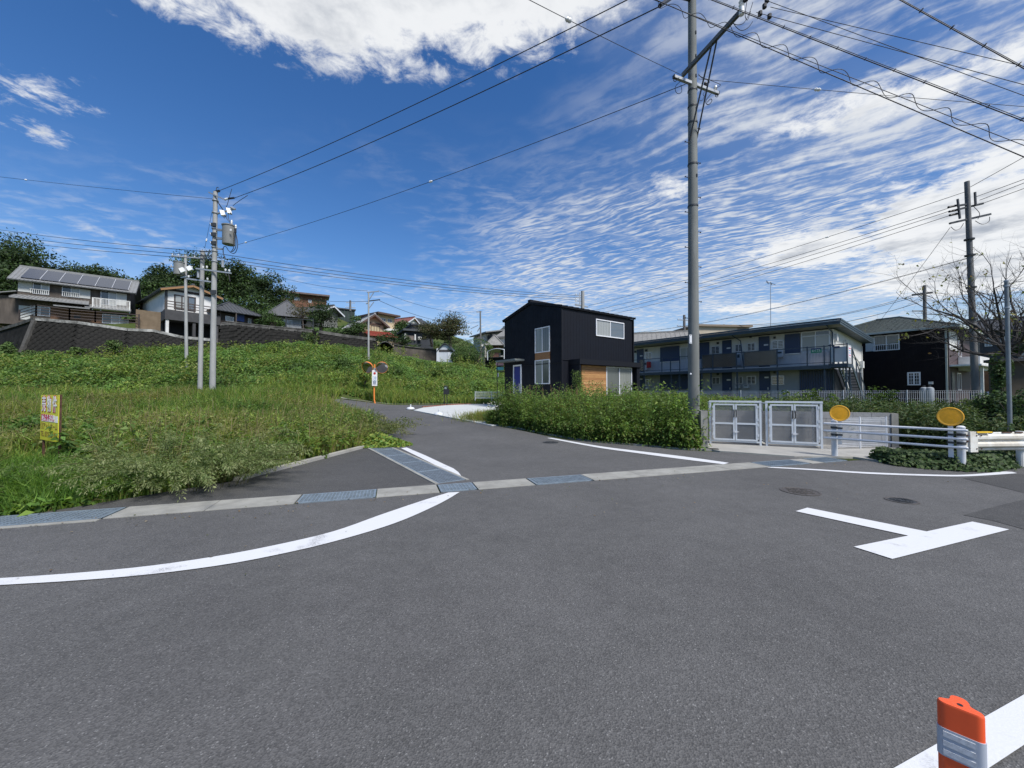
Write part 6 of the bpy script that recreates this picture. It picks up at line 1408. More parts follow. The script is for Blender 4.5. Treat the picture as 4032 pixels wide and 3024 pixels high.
for x in (0.0, wh.L * .5, wh.L - .2): wh.part('garage_pillar', WHITED if x == 0 else CHAR, 'f', x - .05, x + .22, zga - .8, zbal - 1.1, .5, .8)
MB().box(wh.fr, -.5, wh.L + 1, -1.2, 7, zga - 1.2, zga - .05).build('garage_floor', CONCD, wh.t)
a0, a1, z0, z1 = wh.rpx('l', 'L', 245, 405, 210, 545); wh.part('side_window', mat('door_dark_red', (.04, .015, .02), .6), 'l', a0, a1, z0, z1, 0, .06)
MB().box(wh.fr, -2.6, -.6, -1.4, -1.25, zga - .2, zga + 2.3).build('plywood_screen', mat('plywood', (.17, .125, .08), .85, var=.2, vscale=2), wh.t)
p = wh.O + wh.ex * 1.6 - wh.ey * .4 + UP * (wh.z0 - 2.0)
# low wing with ribbed dark roof to the right
w2, w3 = at('L', 1400, 700, 47.5), at('L', 1970, 720, 51)
lw = Bld('low_tiled_house', 'low house with dark ribbed hipped roof right of the white gabled house', (w2.x, w2.y), (w3.x, w3.y), 9.0, 'house'); zl0 = lw.px('f', 'L', 1700, 760)[1]; zl1 = lw.px('f', 'L', 1700, 610, .8)[1]; lw.z0 = zl0
lw.wall(lw.L, 5.5, zl1 - zl0, mat('dark_timber_wall', (.045, .035, .03), .8, var=.2, vscale=2)); lw.roof_hip(lw.L, 5.5, zl1 - zl0 + .1, 1.75, DTILE, ov=.9, ribs=.42, cm=DTILE)
for q in ((1530, 650, 1600, 725), (1605, 665, 1660, 735), (1880, 690, 1930, 780)): lw.wpx('f', 'L', *q, panes=1, pm=PANEL_)
lw.part('door', mat('shop_blue', (.03, .07, .25), .6), 'f', lw.px('f', 'L', 1700, 700)[0], lw.px('f', 'L', 1820, 700)[0], zl0 + .3, zl0 + 1.5, 0, .08); lw.part('veranda_post', WEATH, 'f', lw.px('f', 'L', 1690, 700, .8)[0], lw.px('f', 'L', 1705, 700, .8)[0], zl0 - .5, zl1, .7, .85)

# ---------------------------------------------------------------- houses further along the hill
GREYR = mat('grey_ribbed_roof', (.085, .088, .092), .55, var=.15, vscale=2)
p0, p1 = at('M', 60, 700, 56), at('M', 560, 720, 58); h1 = Bld('grey_roof_house', 'house with large grey ribbed hipped roof behind shrubs', (p0.x, p0.y), (p1.x, p1.y), 9.5, 'house'); z0 = at('M', 250, 760, 56.5).z; z1 = at('M', 250, 562, 56.5).z; h1.z0 = z0
h1.wall(h1.L, 6, z1 - z0, mat('grey_wall', (.26, .27, .28), .85)); h1.roof_hip(h1.L, 6, z1 - z0, 2.9, GREYR, ov=1.0, ribs=.45, cm=GREYR); h1.wpx('f', 'M', 250, 620, 400, 730, panes=2, pm=PANEL_); h1.wpx('f', 'M', 200, 640, 240, 735, panes=1)
p0, p1 = at('M', 205, 250, 82), at('M', 1000, 340, 86); h2 = Bld('long_brick_house', 'long brown-walled house with thin roof on the ridge', (p0.x, p0.y), (p1.x, p1.y), 18, 'house'); z1 = at('M', 205, 145, 82).z; z0 = z1 - 4.0; h2.z0 = z0
ROOFW = mat('brown_metal_roof', (.12, .085, .075), .6, var=.2, vscale=2); h2.wall(h2.L, 7, 4.0, mat('brick_brown_wall', (.16, .075, .045), .85, var=.2, vscale=2), zlow=-5); MB().prism([h2.O + h2.ex * a + h2.ey * b + UP * z for a, b, z in ((-.6, -1, z1), (h2.L + .6, -1, z1), (h2.L + .6, 7.5, z1 + .9), (-.6, 7.5, z1 + .9))], UP * .35).build('roof', ROOFW, h2.t)
for q in ((275, 180, 355, 235), (428, 222, 530, 275), (680, 270, 740, 320)): h2.wpx('f', 'M', *q, fm=WFR, pm=PANEL_)
p0, p1 = at('M', 935, 520, 62), at('M', 1190, 560, 65); h3 = Bld('white_barge_house', 'house with tall white-edged gable above the dark tree', (p0.x, p0.y), (p1.x, p1.y), 13, 'house'); zp_ = at('M', 1040, 345, 63).z; z1 = at('M', 1190, 510, 65).z; z0 = z1 - 3; h3.z0 = z0
h3.wall(h3.L, 8, z1 - z0, mat('olive_wall', (.14, .145, .13), .85), 'gy', zp_ - z1 - .3, zlow=-3); h3.roof_gable(h3.L, 8, z1 - z0, zp_ - z1 - .3, GREYR, 'y', ov=.8, ovg=.8, fascia=WHITE, ribs=.5)
p0, p1 = at('M', 1190, 560, 98), at('M', 1485, 520, 100); h4 = Bld('green_netted_building', 'dark green netted building on the far ridge', (p0.x, p0.y), (p1.x, p1.y), 15, 'building'); z1 = at('M', 1300, 440, 99).z; h4.z0 = z1 - 6; h4.wall(h4.L, 8, 6, mat('green_net', (.03, .05, .045), .9, var=.3, vscale=1), zlow=-4); MB().box(h4.fr, -.3, h4.L + .3, -.3, 8.3, z1, z1 + .3).build('roof', STEELD, h4.t)
for i in range(6): h4.part('frame_post', STEELD, 'f', h4.L * i / 5 - .06, h4.L * i / 5 + .06, z1 - 6, z1, 0, .1)
# tan gable house
p0, p1 = at('M', 1625, 700, 55.5), at('M', 1990, 760, 57.5); h5 = Bld('tan_gable_house', 'tan gabled house with silver tiled roof behind the slim pole', (p0.x, p0.y), (p1.x, p1.y), 10, 'house'); z1 = h5.px('f', 'M', 1990, 700)[1]; zp_ = h5.px('f', 'M', 1830, 545)[1]; z0 = h5.px('f', 'M', 1800, 850)[1]; h5.z0 = z0
TAN = mat('tan_render', (.47, .37, .24), .85, var=.08, vscale=1); h5.wall(h5.L, 11, z1 - z0, TAN, 'gy', zp_ - z1, zlow=-2.5); h5.roof_gable(h5.L, 11, z1 - z0, zp_ - z1, mat('silver_tile', (.30, .31, .32), .5, var=.2, vscale=2), 'y', ov=.7, ovg=.7, ribs=.35, fascia=mat('brown_fascia', (.08, .05, .04), .7))
h5.part('belt', MATS['brown_fascia'], 'f', 0, h5.L, z1 - .15, z1 + .1, 0, .12); h5.wpx('f', 'M', 1770, 720, 1930, 840, fm=MATS['brown_fascia'], pm=mat('shoji', (.42, .36, .22), .6), panes=3, fw=.08)
MB().box(h5.fr, -.02, 0, 0, 11, z0 - 2, z1 - .3).build('side_wall', mat('side_brown', (.14, .075, .055), .85), h5.t)
p0, p1 = at('M', 1755, 910, 53), at('M', 2190, 940, 55); h6 = Bld('red_roof_annex', 'low annex with rust-red metal roof below the tan house', (p0.x, p0.y), (p1.x, p1.y), 8.0, 'annex'); z1 = at('M', 1900, 915, 54).z; h6.z0 = z1 - 2.2; h6.wall(h6.L, 2.6, 2.2, TAN); REDR = mat('rust_red_roof', (.26, .045, .025), .6, var=.2, vscale=2)
MB().prism([h6.O + h6.ex * a + h6.ey * b + UP * z for a, b, z in ((-.4, -.5, z1), (h6.L + .3, -.5, z1), (h6.L + .3, 3, z1 + 1.1), (-.4, 3, z1 + 1.1))], UP * .08).build('roof', REDR, h6.t)
m = MB(); [m.bar(h6.O + h6.ex * x - h6.ey * .5 + UP * (z1 + .1), h6.O + h6.ex * x + h6.ey * 3 + UP * (z1 + 1.2), .04, .04) for x in np.linspace(-.3, h6.L + .2, 22)]; m.build('roof_ribs', REDR, h6.t)
# yellow flat house
p0, p1 = at('M', 1900, 640, 75), at('N', 235, 395, 78); h7 = Bld('yellow_flat_house', 'yellow house with flat brown roof and balconies', (p0.x, p0.y), (p1.x, p1.y), 12, 'house'); z1 = at('N', 100, 270, 76).z; h7.z0 = z1 - 6.5; h7.wall(h7.L, 7, 6.5, TAN, zlow=-3); MB().box(h7.fr, -.7, h7.L + .7, -1, 7.3, z1, z1 + .35).build('roof', MATS['brown_fascia'], h7.t)
for q in ((115, 335, 185, 390), (0, 320, 80, 370)): h7.wpx('f', 'N', *q, pm=PANE, fm=WFR)
h7.part('balcony', WHITED, 'f', 1.2, 4.2, z1 - 3.6, z1 - 2.6, 0, 1.0); h7.part('lower_wall', mat('grey_block_wall', (.22, .21, .19), .9), 'f', 2, h7.L + 2, z1 - 9, z1 - 4.2, .5, .8)
# white gable with red roof
p0, p1 = at('N', 425, 480, 80), at('N', 670, 480, 84); h8 = Bld('red_roof_white_house', 'white gabled house with dull red roof on the hill', (p0.x, p0.y), (p1.x, p1.y), 12, 'house'); zp_ = at('N', 548, 300, 82).z; z1 = at('N', 425, 370, 80).z - .4; h8.z0 = z1 - 5
h8.wall(h8.L, 9, 5, mat('cream_white', (.62, .60, .54), .85), 'gy', zp_ - z1 - .2, zlow=-3); h8.roof_gable(h8.L, 9, 5, zp_ - z1 - .2, mat('dull_red_tile', (.20, .075, .065), .6, var=.2, vscale=2), 'y', ov=.5, ovg=.5, fascia=WHITE, ribs=.5)
for q in ((462, 388, 510, 425), (570, 405, 620, 440)): h8.wpx('f', 'N', *q, fm=WFR, pm=PANE)
h8.part('terrace', MATS['cream_white'], 'f', 0.5, h8.L, z1 - 6.5, z1 - 3, 0, 2.2)
p0, p1 = at('N', 640, 430, 92), at('N', 800, 430, 94); h8b = Bld('slate_roof_house', 'grey slate-roofed house behind the white gabled one', (p0.x, p0.y), (p1.x, p1.y), 12, 'house'); z1 = at('N', 700, 420, 93).z; h8b.z0 = z1 - 4; h8b.wall(h8b.L, 6, 4, CREAM, 'gx', 1.6); h8b.roof_gable(h8b.L, 6, 4, 1.6, DTILE, 'x', ribs=.5)
# dark navy modern house
p0, p1 = at('N', 415, 700, 60), at('N', 900, 710, 62); h9 = Bld('navy_modern_house', 'dark navy single-storey house with white air-conditioner', (p0.x, p0.y), (p1.x, p1.y), 7, 'house'); z1 = at('N', 600, 555, 61).z; z0 = at('N', 600, 705, 61).z; h9.z0 = z0; NV = mat('navy_wall', (.022, .027, .036), .7, var=.15, vscale=1)
h9.wall(h9.L, 6, z1 - z0, NV, zlow=-2); MB().box(h9.fr, -.4, h9.L + .4, -.6, 6.2, z1, z1 + .3).build('roof', DTILE, h9.t); zu = at('N', 650, 450, 62).z; MB().box(h9.fr, h9.L * .28, h9.L, 1.2, 5.8, z1, zu).build('upper_storey', mat('taupe_wall', (.10, .09, .085), .8), h9.t); MB().box(h9.fr, h9.L * .24, h9.L + .4, .8, 6.1, zu, zu + .3).build('upper_roof', NV, h9.t)
a0, a1, z0_, z1_ = h9.rpx('f', 'N', 440, 615, 565, 695); h9.part('bay', mat('bay_taupe', (.16, .13, .115), .8), 'f', a0, a1, z0_, z1_, 0, .06); h9.part('bay_post', WHITED, 'f', a0 - .35, a0 - .1, z0_, z1_ + .2, 0, .3); h9.part('bay_post', WHITED, 'f', a1 + .05, a1 + .25, z0_, z1_ + .2, 0, .3)
a0, a1, z0_, z1_ = h9.rpx('f', 'N', 630, 645, 685, 695); acu = h9.part('air_conditioner', WHITED, 'f', a0, a1, z0_, z1_, .1, .5); h9.part('fan_grille', STEELD, 'f', a0 + .3, a0 + .75, z0_ + .2, z1_ - .2, .5, .52, acu)
# far houses by the black house
p0, p1 = at('N', 1590, 760, 72), at('N', 1870, 760, 66); h10 = Bld('cream_far_house', 'cream two-storey house with grey roof beside the distant pole', (p0.x, p0.y), (p1.x, p1.y), 4, 'house'); z1 = at('N', 1700, 622, 70).z; h10.z0 = z1 - 6; h10.wall(h10.L * .72, 7, 6, mat('cream_far', (.56, .53, .46), .85)); MB().box(h10.fr, h10.L * .72, h10.L, .5, 7, z1 - 6, z1 - .2).build('dark_wing', DK, h10.t); MB().prism([h10.O + h10.ex * a + h10.ey * b + UP * z for a, b, z in ((-.5, -.6, z1), (h10.L * .95, -.6, z1), (h10.L * .95, 7.3, z1 + 1.4), (-.5, 7.3, z1 + 1.4))], UP * .2).build('roof', GREYT, h10.t)
for q in ((1655, 635, 1710, 685), (1735, 650, 1770, 715), (1655, 740, 1700, 765)): h10.wpx('f', 'N', *q, pm=PANE)
h10.part('white_wall', WHITED, 'f', h10.L * .3, h10.L * 1.1, at('N', 1760, 845, 68).z, at('N', 1760, 800, 68).z, 1.5, 2)
p0, p1 = at('N', 2020, 800, 60), at('N', 2140, 800, 58); h11 = Bld('grey_gable_house', 'pale grey house with steep roof just left of the black house', (p0.x, p0.y), (p1.x + 3, p1.y), 3, 'house'); z1 = at('N', 2080, 645, 59).z; h11.z0 = z1 - 7; h11.wall(h11.L, 8, 7, mat('pale_grey_wall', (.52, .53, .52), .85)); MB().prism([h11.O + h11.ex * a + h11.ey * b + UP * z for a, b, z in ((-.4, -.5, z1), (h11.L, -.5, z1), (h11.L, 5, z1 + 3.6), (1.8, 5, z1 + 3.6))], UP * .2).build('roof', TILEP, h11.t)
p0, p1 = at('N', 1880, 850, 56), at('N', 2020, 850, 56); h12 = Bld('brown_gate_house', 'small brown outbuilding with tiled hip roof below the pale grey house', (p0.x, p0.y), (p1.x, p1.y), 3, 'house'); z1 = at('N', 1950, 790, 56).z; h12.z0 = z1 - 3.5; h12.wall(h12.L, 4, 3.5, mat('redbrown_wall', (.12, .06, .045), .85)); h12.roof_hip(h12.L, 4, 3.5, 1.6, TILEP, ov=.8)
p0, p1 = at('N', 1840, 720, 100), at('N', 2010, 720, 96); dm = Bld('netted_building', 'distant dark netted roof with thin masts left of the black house', (p0.x, p0.y), (p1.x, p1.y), 2, 'building'); z1 = at('N', 1930, 690, 98).z; dm.z0 = z1 - 6
dm.wall(dm.L, 10, 6, mat('netted_grey', (.06, .075, .08), .7, var=.2, vscale=.6), 'gx', 4.0); dm.roof_gable(dm.L, 10, 6, 4.0, MATS['netted_grey'], 'x', ov=.3, ribs=2.0, ribm=WHITED)
for x in (1825, 1860, 1895, 1945): MB().cyl(at('N', x, 700, 98), at('N', x, 545, 98), .12, .1, 6).build('mast', STEELD, dm.t)
# carports and shed
def carport(name, label, k, fl_, fr2, zb, Y0, Y1, roofm, arc=.5, depth=3.5, posts=WHITE):
    p0, p1 = at(k, *fl_, Y0), at(k, *fr2, Y1); d = Vector((p1.x - p0.x, p1.y - p0.y, 0)); L = d.length; d.normalize(); t = thing(name, label, 'carport', (p0.x, p0.y, zb)); bk_ = Vector((-d.y, d.x, 0)) * depth; zt = (p0.z + p1.z) / 2
    n = 8; top = [Vector((p0.x, p0.y, 0)) + d * L * i / n + UP * (zt + arc * math.sin(math.pi * i / n)) for i in range(n + 1)]
    for i in range(n): MB().prism([top[i], top[i + 1], top[i + 1] + bk_, top[i] + bk_], UP * .04).build('roof_panel', roofm, t)
    MB().tube(top, .05, 8).build('front_beam', posts, t)
    for q in (0, L):
        for b in (Vector((0, 0, 0)), bk_): c = Vector((p0.x, p0.y, 0)) + d * q + b; MB().bar(c + UP * (zb - .3), c + UP * zt, .1, .1, up=Vector((0, 1, 0))).build('post', posts, t)
    return t, p0, d, L, bk_, zt
SMK = mat('smoked_roof', (.06, .06, .065), .3, var=.2, vscale=2); CLR = mat('clear_roof', (.50, .52, .52), .3)
ct = carport('carport', 'dark smoked-roof carport at the end of the mossy wall', 'M', (1865, 1090), (2175, 1095), 5.2, 50, 51, SMK, .7, 4, STEELD); ct2 = carport('carport', 'white-framed carport sheltering a dark car behind the black house', 'N', (1835, 880), (2120, 875), at('N', 1960, 1000, 48).z, 48, 46, CLR, .25, 5, WHITE)
p0, p1 = at('N', 965, 890, 50), at('N', 1245, 905, 50); zb = at('N', 1240, 1045, 50).z; shd = Bld('white_shed', 'small white shed with arched roof at the top of the bank', (p0.x, p0.y), (p1.x, p1.y), zb - .6, 'shed')
n = 10; prof_ = [(0, shd.z0), (shd.L, shd.z0), (shd.L, p1.z)] + [(shd.L * (1 - i / n), p1.z + .05 + .95 * math.sin(math.pi * i / n)) for i in range(n + 1)] + [(0, p0.z)]
SHW = mat('shed_white', (.50, .53, .57), .6, var=.08, vscale=2); MB().prism([shd.O + shd.ex * a + UP * b for a, b in prof_], shd.ey * 3).build('wall', SHW, shd.t)
arch = [(shd.L * (i / n), p1.z + .08 + .98 * math.sin(math.pi * i / n)) for i in range(n + 1)]
for i in range(n): MB().prism([shd.O - shd.ey * .25 + shd.ex * arch[i][0] + UP * arch[i][1], shd.O - shd.ey * .25 + shd.ex * arch[i + 1][0] + UP * arch[i + 1][1], shd.O + shd.ey * 3.2 + shd.ex * arch[i + 1][0] + UP * arch[i + 1][1], shd.O + shd.ey * 3.2 + shd.ex * arch[i][0] + UP * arch[i][1]], UP * .1).build('roof_panel', SMK, shd.t)
shd.part('gable_dark', CHAR, 'f', .12, shd.L - .05, p1.z + .05, p1.z + .35, .0, .03); shd.part('sliding_door', WHITE, 'f', shd.L * .66, shd.L - .1, zb - .6, p1.z, .0, .06); shd.part('corner_post', WHITE, 'f', -.05, .22, zb - .6, p1.z + .5, .0, .08)
# parked car under the white carport
car = thing('parked_car', 'dark green car parked under the white-framed carport', 'car', (ct2[1].x + 1.2, ct2[1].y - .5, at('N', 1960, 1000, 48).z)); c0 = Vector((ct2[1].x + 1.6, ct2[1].y + .5, at('N', 1960, 1000, 48).z + .05)); cf = (c0, ct2[2], Vector((-ct2[2].y, ct2[2].x, 0)), UP); CARM = mat('car_paint', (.02, .045, .045), .25, .3)
body = [(0, .3), (4.1, .3), (4.15, .75), (3.9, .95), (3.1, 1.0), (2.5, 1.5), (.9, 1.52), (.25, 1.0), (0, .9)]
MB().prism([c0 + cf[1] * a + UP * b for a, b in body], cf[2] * 1.65).build('body', CARM, car); MB().prism([c0 - cf[2] * .01 + cf[1] * a + UP * b for a, b in ((.75, 1.0), (2.85, 1.02), (2.42, 1.42), (1.0, 1.43))], cf[2] * 1.67).build('windows', PANE, car)
for x in (.8, 3.3):
    for y in (-.02, 1.5): wh_ = MB().lathe(c0 + cf[1] * x + cf[2] * y + UP * .31, [(.31, 0), (.31, .18)], 18, axis=cf[2]).build('wheel', BLK, car); MB().lathe(c0 + cf[1] * x + cf[2] * (y - .01) + UP * .31, [(.19, 0), (.19, .2)], 14, axis=cf[2]).build('rim', GALV, wh_)
for y in (.2, 1.3): MB().box((c0, cf[1], cf[2], UP), 4.08, 4.16, y - .1, y + .2, .65, .8).build('headlight', CERAM, car)
# ================================================================ VEGETATION
LEAF = foliage_mat('leaf_soft', .42); LEAFD = foliage_mat('leaf_glossy', .24, .62); BARK = mat('bark', (.085, .068, .055), .9, var=.35, vscale=6, bump=.4, bscale=30); BARKG = mat('bark_grey', (.06, .054, .05), .9, var=.3, vscale=6)
def hv(X, Y):
    X = np.asarray(X, float); Y = np.asarray(Y, float); b = np.interp(Y, (12, 29, 60), (0, .5, .7))
    b = b + np.where(X < -9, .045 * np.maximum(0, np.minimum(Y, 24) - 9) * np.clip((-9 - X) / 5, 0, 1), 0)
    b = b + np.where((X > 4) & (Y > 12.5), .18 * np.clip((Y - 12.5) / 3, 0, 1) * np.clip((X - 4) / 3, 0, 1), 0)
    d = np.clip((Y - np.interp(X, *FOOT)) / np.clip(np.interp(X, *WALLY) - np.interp(X, *FOOT) - .8, 9, 16.5), 0, 1)
    s = np.minimum(1, d * (1.15 - .15 * d)); tz = np.interp(X, *TOPZ)
    z = b + np.maximum(0, tz - b) * s; w = Y - np.interp(X, *WALLY)
    g = np.interp(X, *STEP); sl = np.interp(X, (-90, -20, 0, 12), (.26, .19, .10, 0))
    return z + np.where(w > 0, g + np.minimum(w, 60) * sl, 0)
def vnoise(X, Y, f, seed=0):
    r = np.random.default_rng(seed + 77); out = np.zeros_like(np.asarray(X, float))
    for k in range(6):
        a, p, m = r.uniform(0, 6.28), r.uniform(0, 6.28), r.uniform(.7, 1.7); out += np.sin((np.cos(a) * X + np.sin(a) * Y) * f * m + p + 1.3 * np.sin((np.sin(a) * X - np.cos(a) * Y) * f * .7 + p * 2))
    return out / 6
def in_poly(X, Y, poly):
    c = np.zeros(len(X), bool); n = len(poly)
    for i in range(n):
        x0, y0 = poly[i][0], poly[i][1]; x1, y1 = poly[(i + 1) % n][0], poly[(i + 1) % n][1]
        if y0 == y1: continue
        c ^= ((y0 > Y) != (y1 > Y)) & (X < (x1 - x0) * (Y - y0) / (y1 - y0) + x0)
    return c
def unit(v): return v / np.maximum(1e-9, np.linalg.norm(v, axis=-1, keepdims=True))
class Leaves:
    def __init__(s): s.v = []; s.c = []
    def rhomb(s, p, t, L, W, col, droop=.25, fold=None):
        """p (N,3) base, t (N,3) unit direction, rhombic leaf"""
        n = len(p); L = np.broadcast_to(np.asarray(L, float), (n,))[:, None]; W = np.broadcast_to(np.asarray(W, float), (n,))[:, None]
        r = RNG.normal(size=(n, 3)); r[:, 2] *= .35; b = unit(np.cross(t, unit(np.cross(t, r) + 1e-6)))
        mid = p + t * L * .45; tip = p + t * L - np.array([0, 0, 1.]) * L * droop
        s.v.append(np.stack([p, mid + b * W * .5, tip, mid - b * W * .5], 1)); s.c.append(np.broadcast_to(col, (n, 3)) if np.ndim(col) == 1 else col)
    def flat(s, p, nrm, L, W, col):
        n = len(p); L = np.broadcast_to(np.asarray(L, float), (n,))[:, None]; W = np.broadcast_to(np.asarray(W, float), (n,))[:, None]
        r = unit(np.cross(nrm, RNG.normal(size=(n, 3)))); b = np.cross(nrm, r)
        s.v.append(np.stack([p - r * L * .5, p + b * W * .5 + r * L * .05, p + r * L * .5 - nrm * L * .12, p - b * W * .5 + r * L * .05], 1)); s.c.append(np.broadcast_to(col, (n, 3)) if np.ndim(col) == 1 else col)
    def blade(s, p, h, w, lean, col):
        """two-segment grass blades; lean (N,2)"""
        n = len(p); a = RNG.uniform(0, 6.28, n); b = np.stack([np.cos(a), np.sin(a), np.zeros(n)], 1) * (np.asarray(w) * .5)[:, None]
        l3 = np.concatenate([lean, np.zeros((n, 1))], 1); h = np.asarray(h)[:, None]
        m = p + l3 * h * .28 + np.array([0, 0, 1.]) * h * .6; tp = p + l3 * h * .95 + np.array([0, 0, 1.]) * h * (1 - .25 * np.linalg.norm(lean, axis=1, keepdims=True))
        s.v.append(np.stack([p - b, p + b, m + b * .8, m - b * .8], 1)); s.v.append(np.stack([m - b * .8, m + b * .8, tp + b * .12, tp - b * .12], 1)); s.c.append(col); s.c.append(col)
    def stick(s, p, q, w, col):
        n = len(p); d = unit(q - p); r = np.cross(d, np.array([0, 1., 0])); b = unit(r + 1e-6) * (np.broadcast_to(np.asarray(w, float), (n,)) * .5)[:, None]
        s.v.append(np.stack([p - b, p + b, q + b * .6, q - b * .6], 1)); s.c.append(np.broadcast_to(col, (n, 3)) if np.ndim(col) == 1 else col)
    def build(s, name, mt, parent=None, origin=(0, 0, 0)):
        V = np.concatenate(s.v).astype(np.float32); Cc = np.concatenate(s.c).astype(np.float32); n = len(V)
        org = np.array(wloc(parent) if parent is not None else origin, np.float32); V = V - org
        me = bpy.data.meshes.new(name); me.vertices.add(4 * n); me.loops.add(4 * n); me.polygons.add(n)
        me.vertices.foreach_set('co', V.reshape(-1)); me.loops.foreach_set('vertex_index', np.arange(4 * n, dtype=np.int32)); me.polygons.foreach_set('loop_start', np.arange(0, 4 * n, 4, dtype=np.int32))
        try: me.polygons.foreach_set('loop_total', np.full(n, 4, np.int32))
        except Exception: pass
        at_ = me.attributes.new('col', 'FLOAT_COLOR', 'FACE'); at_.data.foreach_set('color', np.concatenate([np.clip(Cc, 0, 1), np.ones((n, 1), np.float32)], 1).reshape(-1))
        me.update(calc_edges=True); me.validate(); me.materials.append(mt)
        o = bpy.data.objects.new(name, me); COL.objects.link(o)
        if parent is not None: o.parent = parent
        else: o.location = Vector(org)
        return o
def pick(cols, n, jit=.18, w=None):
    c = np.array(cols)[RNG.choice(len(cols), n, p=w)]; return c * (1 + RNG.normal(size=(n, 1)) * jit).clip(.5, 1.6)
G_Y, G_M, G_D, G_O, G_S, G_K = (.26, .32, .065), (.165, .26, .05), (.08, .15, .034), (.22, .235, .08), (.29, .25, .12), (.11, .215, .042)

# ---------------------------------------------------------------- the grass lot on the left
def left_x(Y): return np.interp(Y, [p.y for p in left[4:10]], [p.x for p in left[4:10]])
APOLY = [(p.x, p.y) for p in [Vector(q) for q in ap_poly]] if 'ap_poly' in globals() else None
apron_pts = [(v[0], v[1]) for v in [gp(-1.0, GW), gp(3.7, GW), LG0 - LN * .32, LG0 - LN * .32 + LD * 5.3, kB, kA + Vector((-.1, 0, 0))]]
def in_field(X, Y):
    t = (X - G0.x) * GY.x + (Y - G0.y) * GY.y
    ok = (t > GW + .02) & (Y < 24.1) & ~in_poly(X, Y, apron_pts)
    lx = np.where(Y < kB.y, np.where(Y > kA.y, np.interp(Y, [kA.y, kB.y], [kA.x - .14, kB.x - .14]), kA.x - .5 + (kA.y - Y) * .5), left_x(Y) - .1)
    return ok & (X < lx)
def sample_field(n, y0=4.4, y1=24.0, power=1.0):
    out = []
    tot = 0
    while tot < n:
        u = RNG.uniform(0, 1, n * 2); Y = y0 * (y1 / y0) ** u; X = RNG.uniform(-1.42 * Y - 3, 0.0 * Y - .5); k = in_field(X, Y); out.append(np.stack([X[k], Y[k]], 1)); tot += k.sum()
    return np.concatenate(out)[:n]
lv = Leaves()
P = sample_field(125000); X, Y = P[:, 0], P[:, 1]; n = len(P)
pt = vnoise(X, Y, 1.1, 1); tall = np.clip(.55 + .42 * vnoise(X, Y, .55, 2) + .2 * pt + np.clip((Y - 6) / 30, 0, .3), .15, 1.25); tall = np.where((X / Y < -1.06) & (X / Y > -1.36) & (Y < 8.6), np.minimum(tall, .16 + .03 * (Y - 5)), tall)
edge_t = (X - G0.x) * GY.x + (Y - G0.y) * GY.y - GW; tall *= np.clip(.35 + edge_t * .6, .3, 1.0)
h = tall * RNG.uniform(.55, 1.2, n); lean = RNG.normal(size=(n, 2)) * .32 + np.array([.12, -.1])
yel = (vnoise(X, Y, .7, 3) + .35 * RNG.normal(size=n)) > .25
col = np.where(yel[:, None], pick([G_Y, G_O, G_S, G_M], n, .18, [.45, .30, .10, .15]), pick([G_M, G_D, G_K, G_O], n, .2, [.4, .22, .28, .10]))
col = col * (1 + .35 * vnoise(X, Y, .42, 15) + .2 * vnoise(X, Y, 1.6, 16))[:, None].clip(.55, 1.5)
lv.blade(np.stack([X, Y, hv(X, Y)], 1), h, RNG.uniform(.008, .018, n) * (1 + Y / 14), lean, col)
k = sample_field(16000, 4.4, 7.2); X, Y = k[:, 0], k[:, 1]; n = len(X); e = (X - G0.x) * GY.x + (Y - G0.y) * GY.y - GW
lv.blade(np.stack([X, Y, hv(X, Y)], 1), RNG.uniform(.18, .42, n) * np.clip(.5 + e * .8, .4, 1.2), RNG.uniform(.009, .017, n), RNG.normal(size=(n, 2)) * .45 + [0, -.15], pick([(.10, .21, .03), (.14, .25, .04), (.07, .15, .028)], n))
# airy seed heads above the grass
P = sample_field(16000, 6, 24); X, Y = P[:, 0], P[:, 1]; k = vnoise(X, Y, .6, 5) > -.15; X, Y = X[k], Y[k]; n = len(X)
far_ = ~((X / Y < -1.06) & (X / Y > -1.36) & (Y < 8.6)); X, Y = X[far_], Y[far_]; n = len(X)
hh = RNG.uniform(.55, 1.0, n) * np.clip(.8 + .4 * vnoise(X, Y, .55, 2), .4, 1.1); bs = np.stack([X, Y, hv(X, Y)], 1); tp_ = bs + np.stack([RNG.normal(size=n) * .15, RNG.normal(size=n) * .15, hh], 1)
lv.stick(bs, tp_, .006 + Y * .0005, pick([G_O, G_Y], n)); 
for k in range(5): lv.rhomb(tp_ + np.stack([RNG.normal(size=n) * .03, RNG.normal(size=n) * .03, -RNG.uniform(0, .22, n)], 1), unit(np.stack([RNG.normal(size=n), RNG.normal(size=n), np.full(n, .5)], 1)), .07 + Y * .004, .012 + Y * .0015, pick([G_O, (.17, .19, .07), (.20, .19, .085)], n, .12), .3)
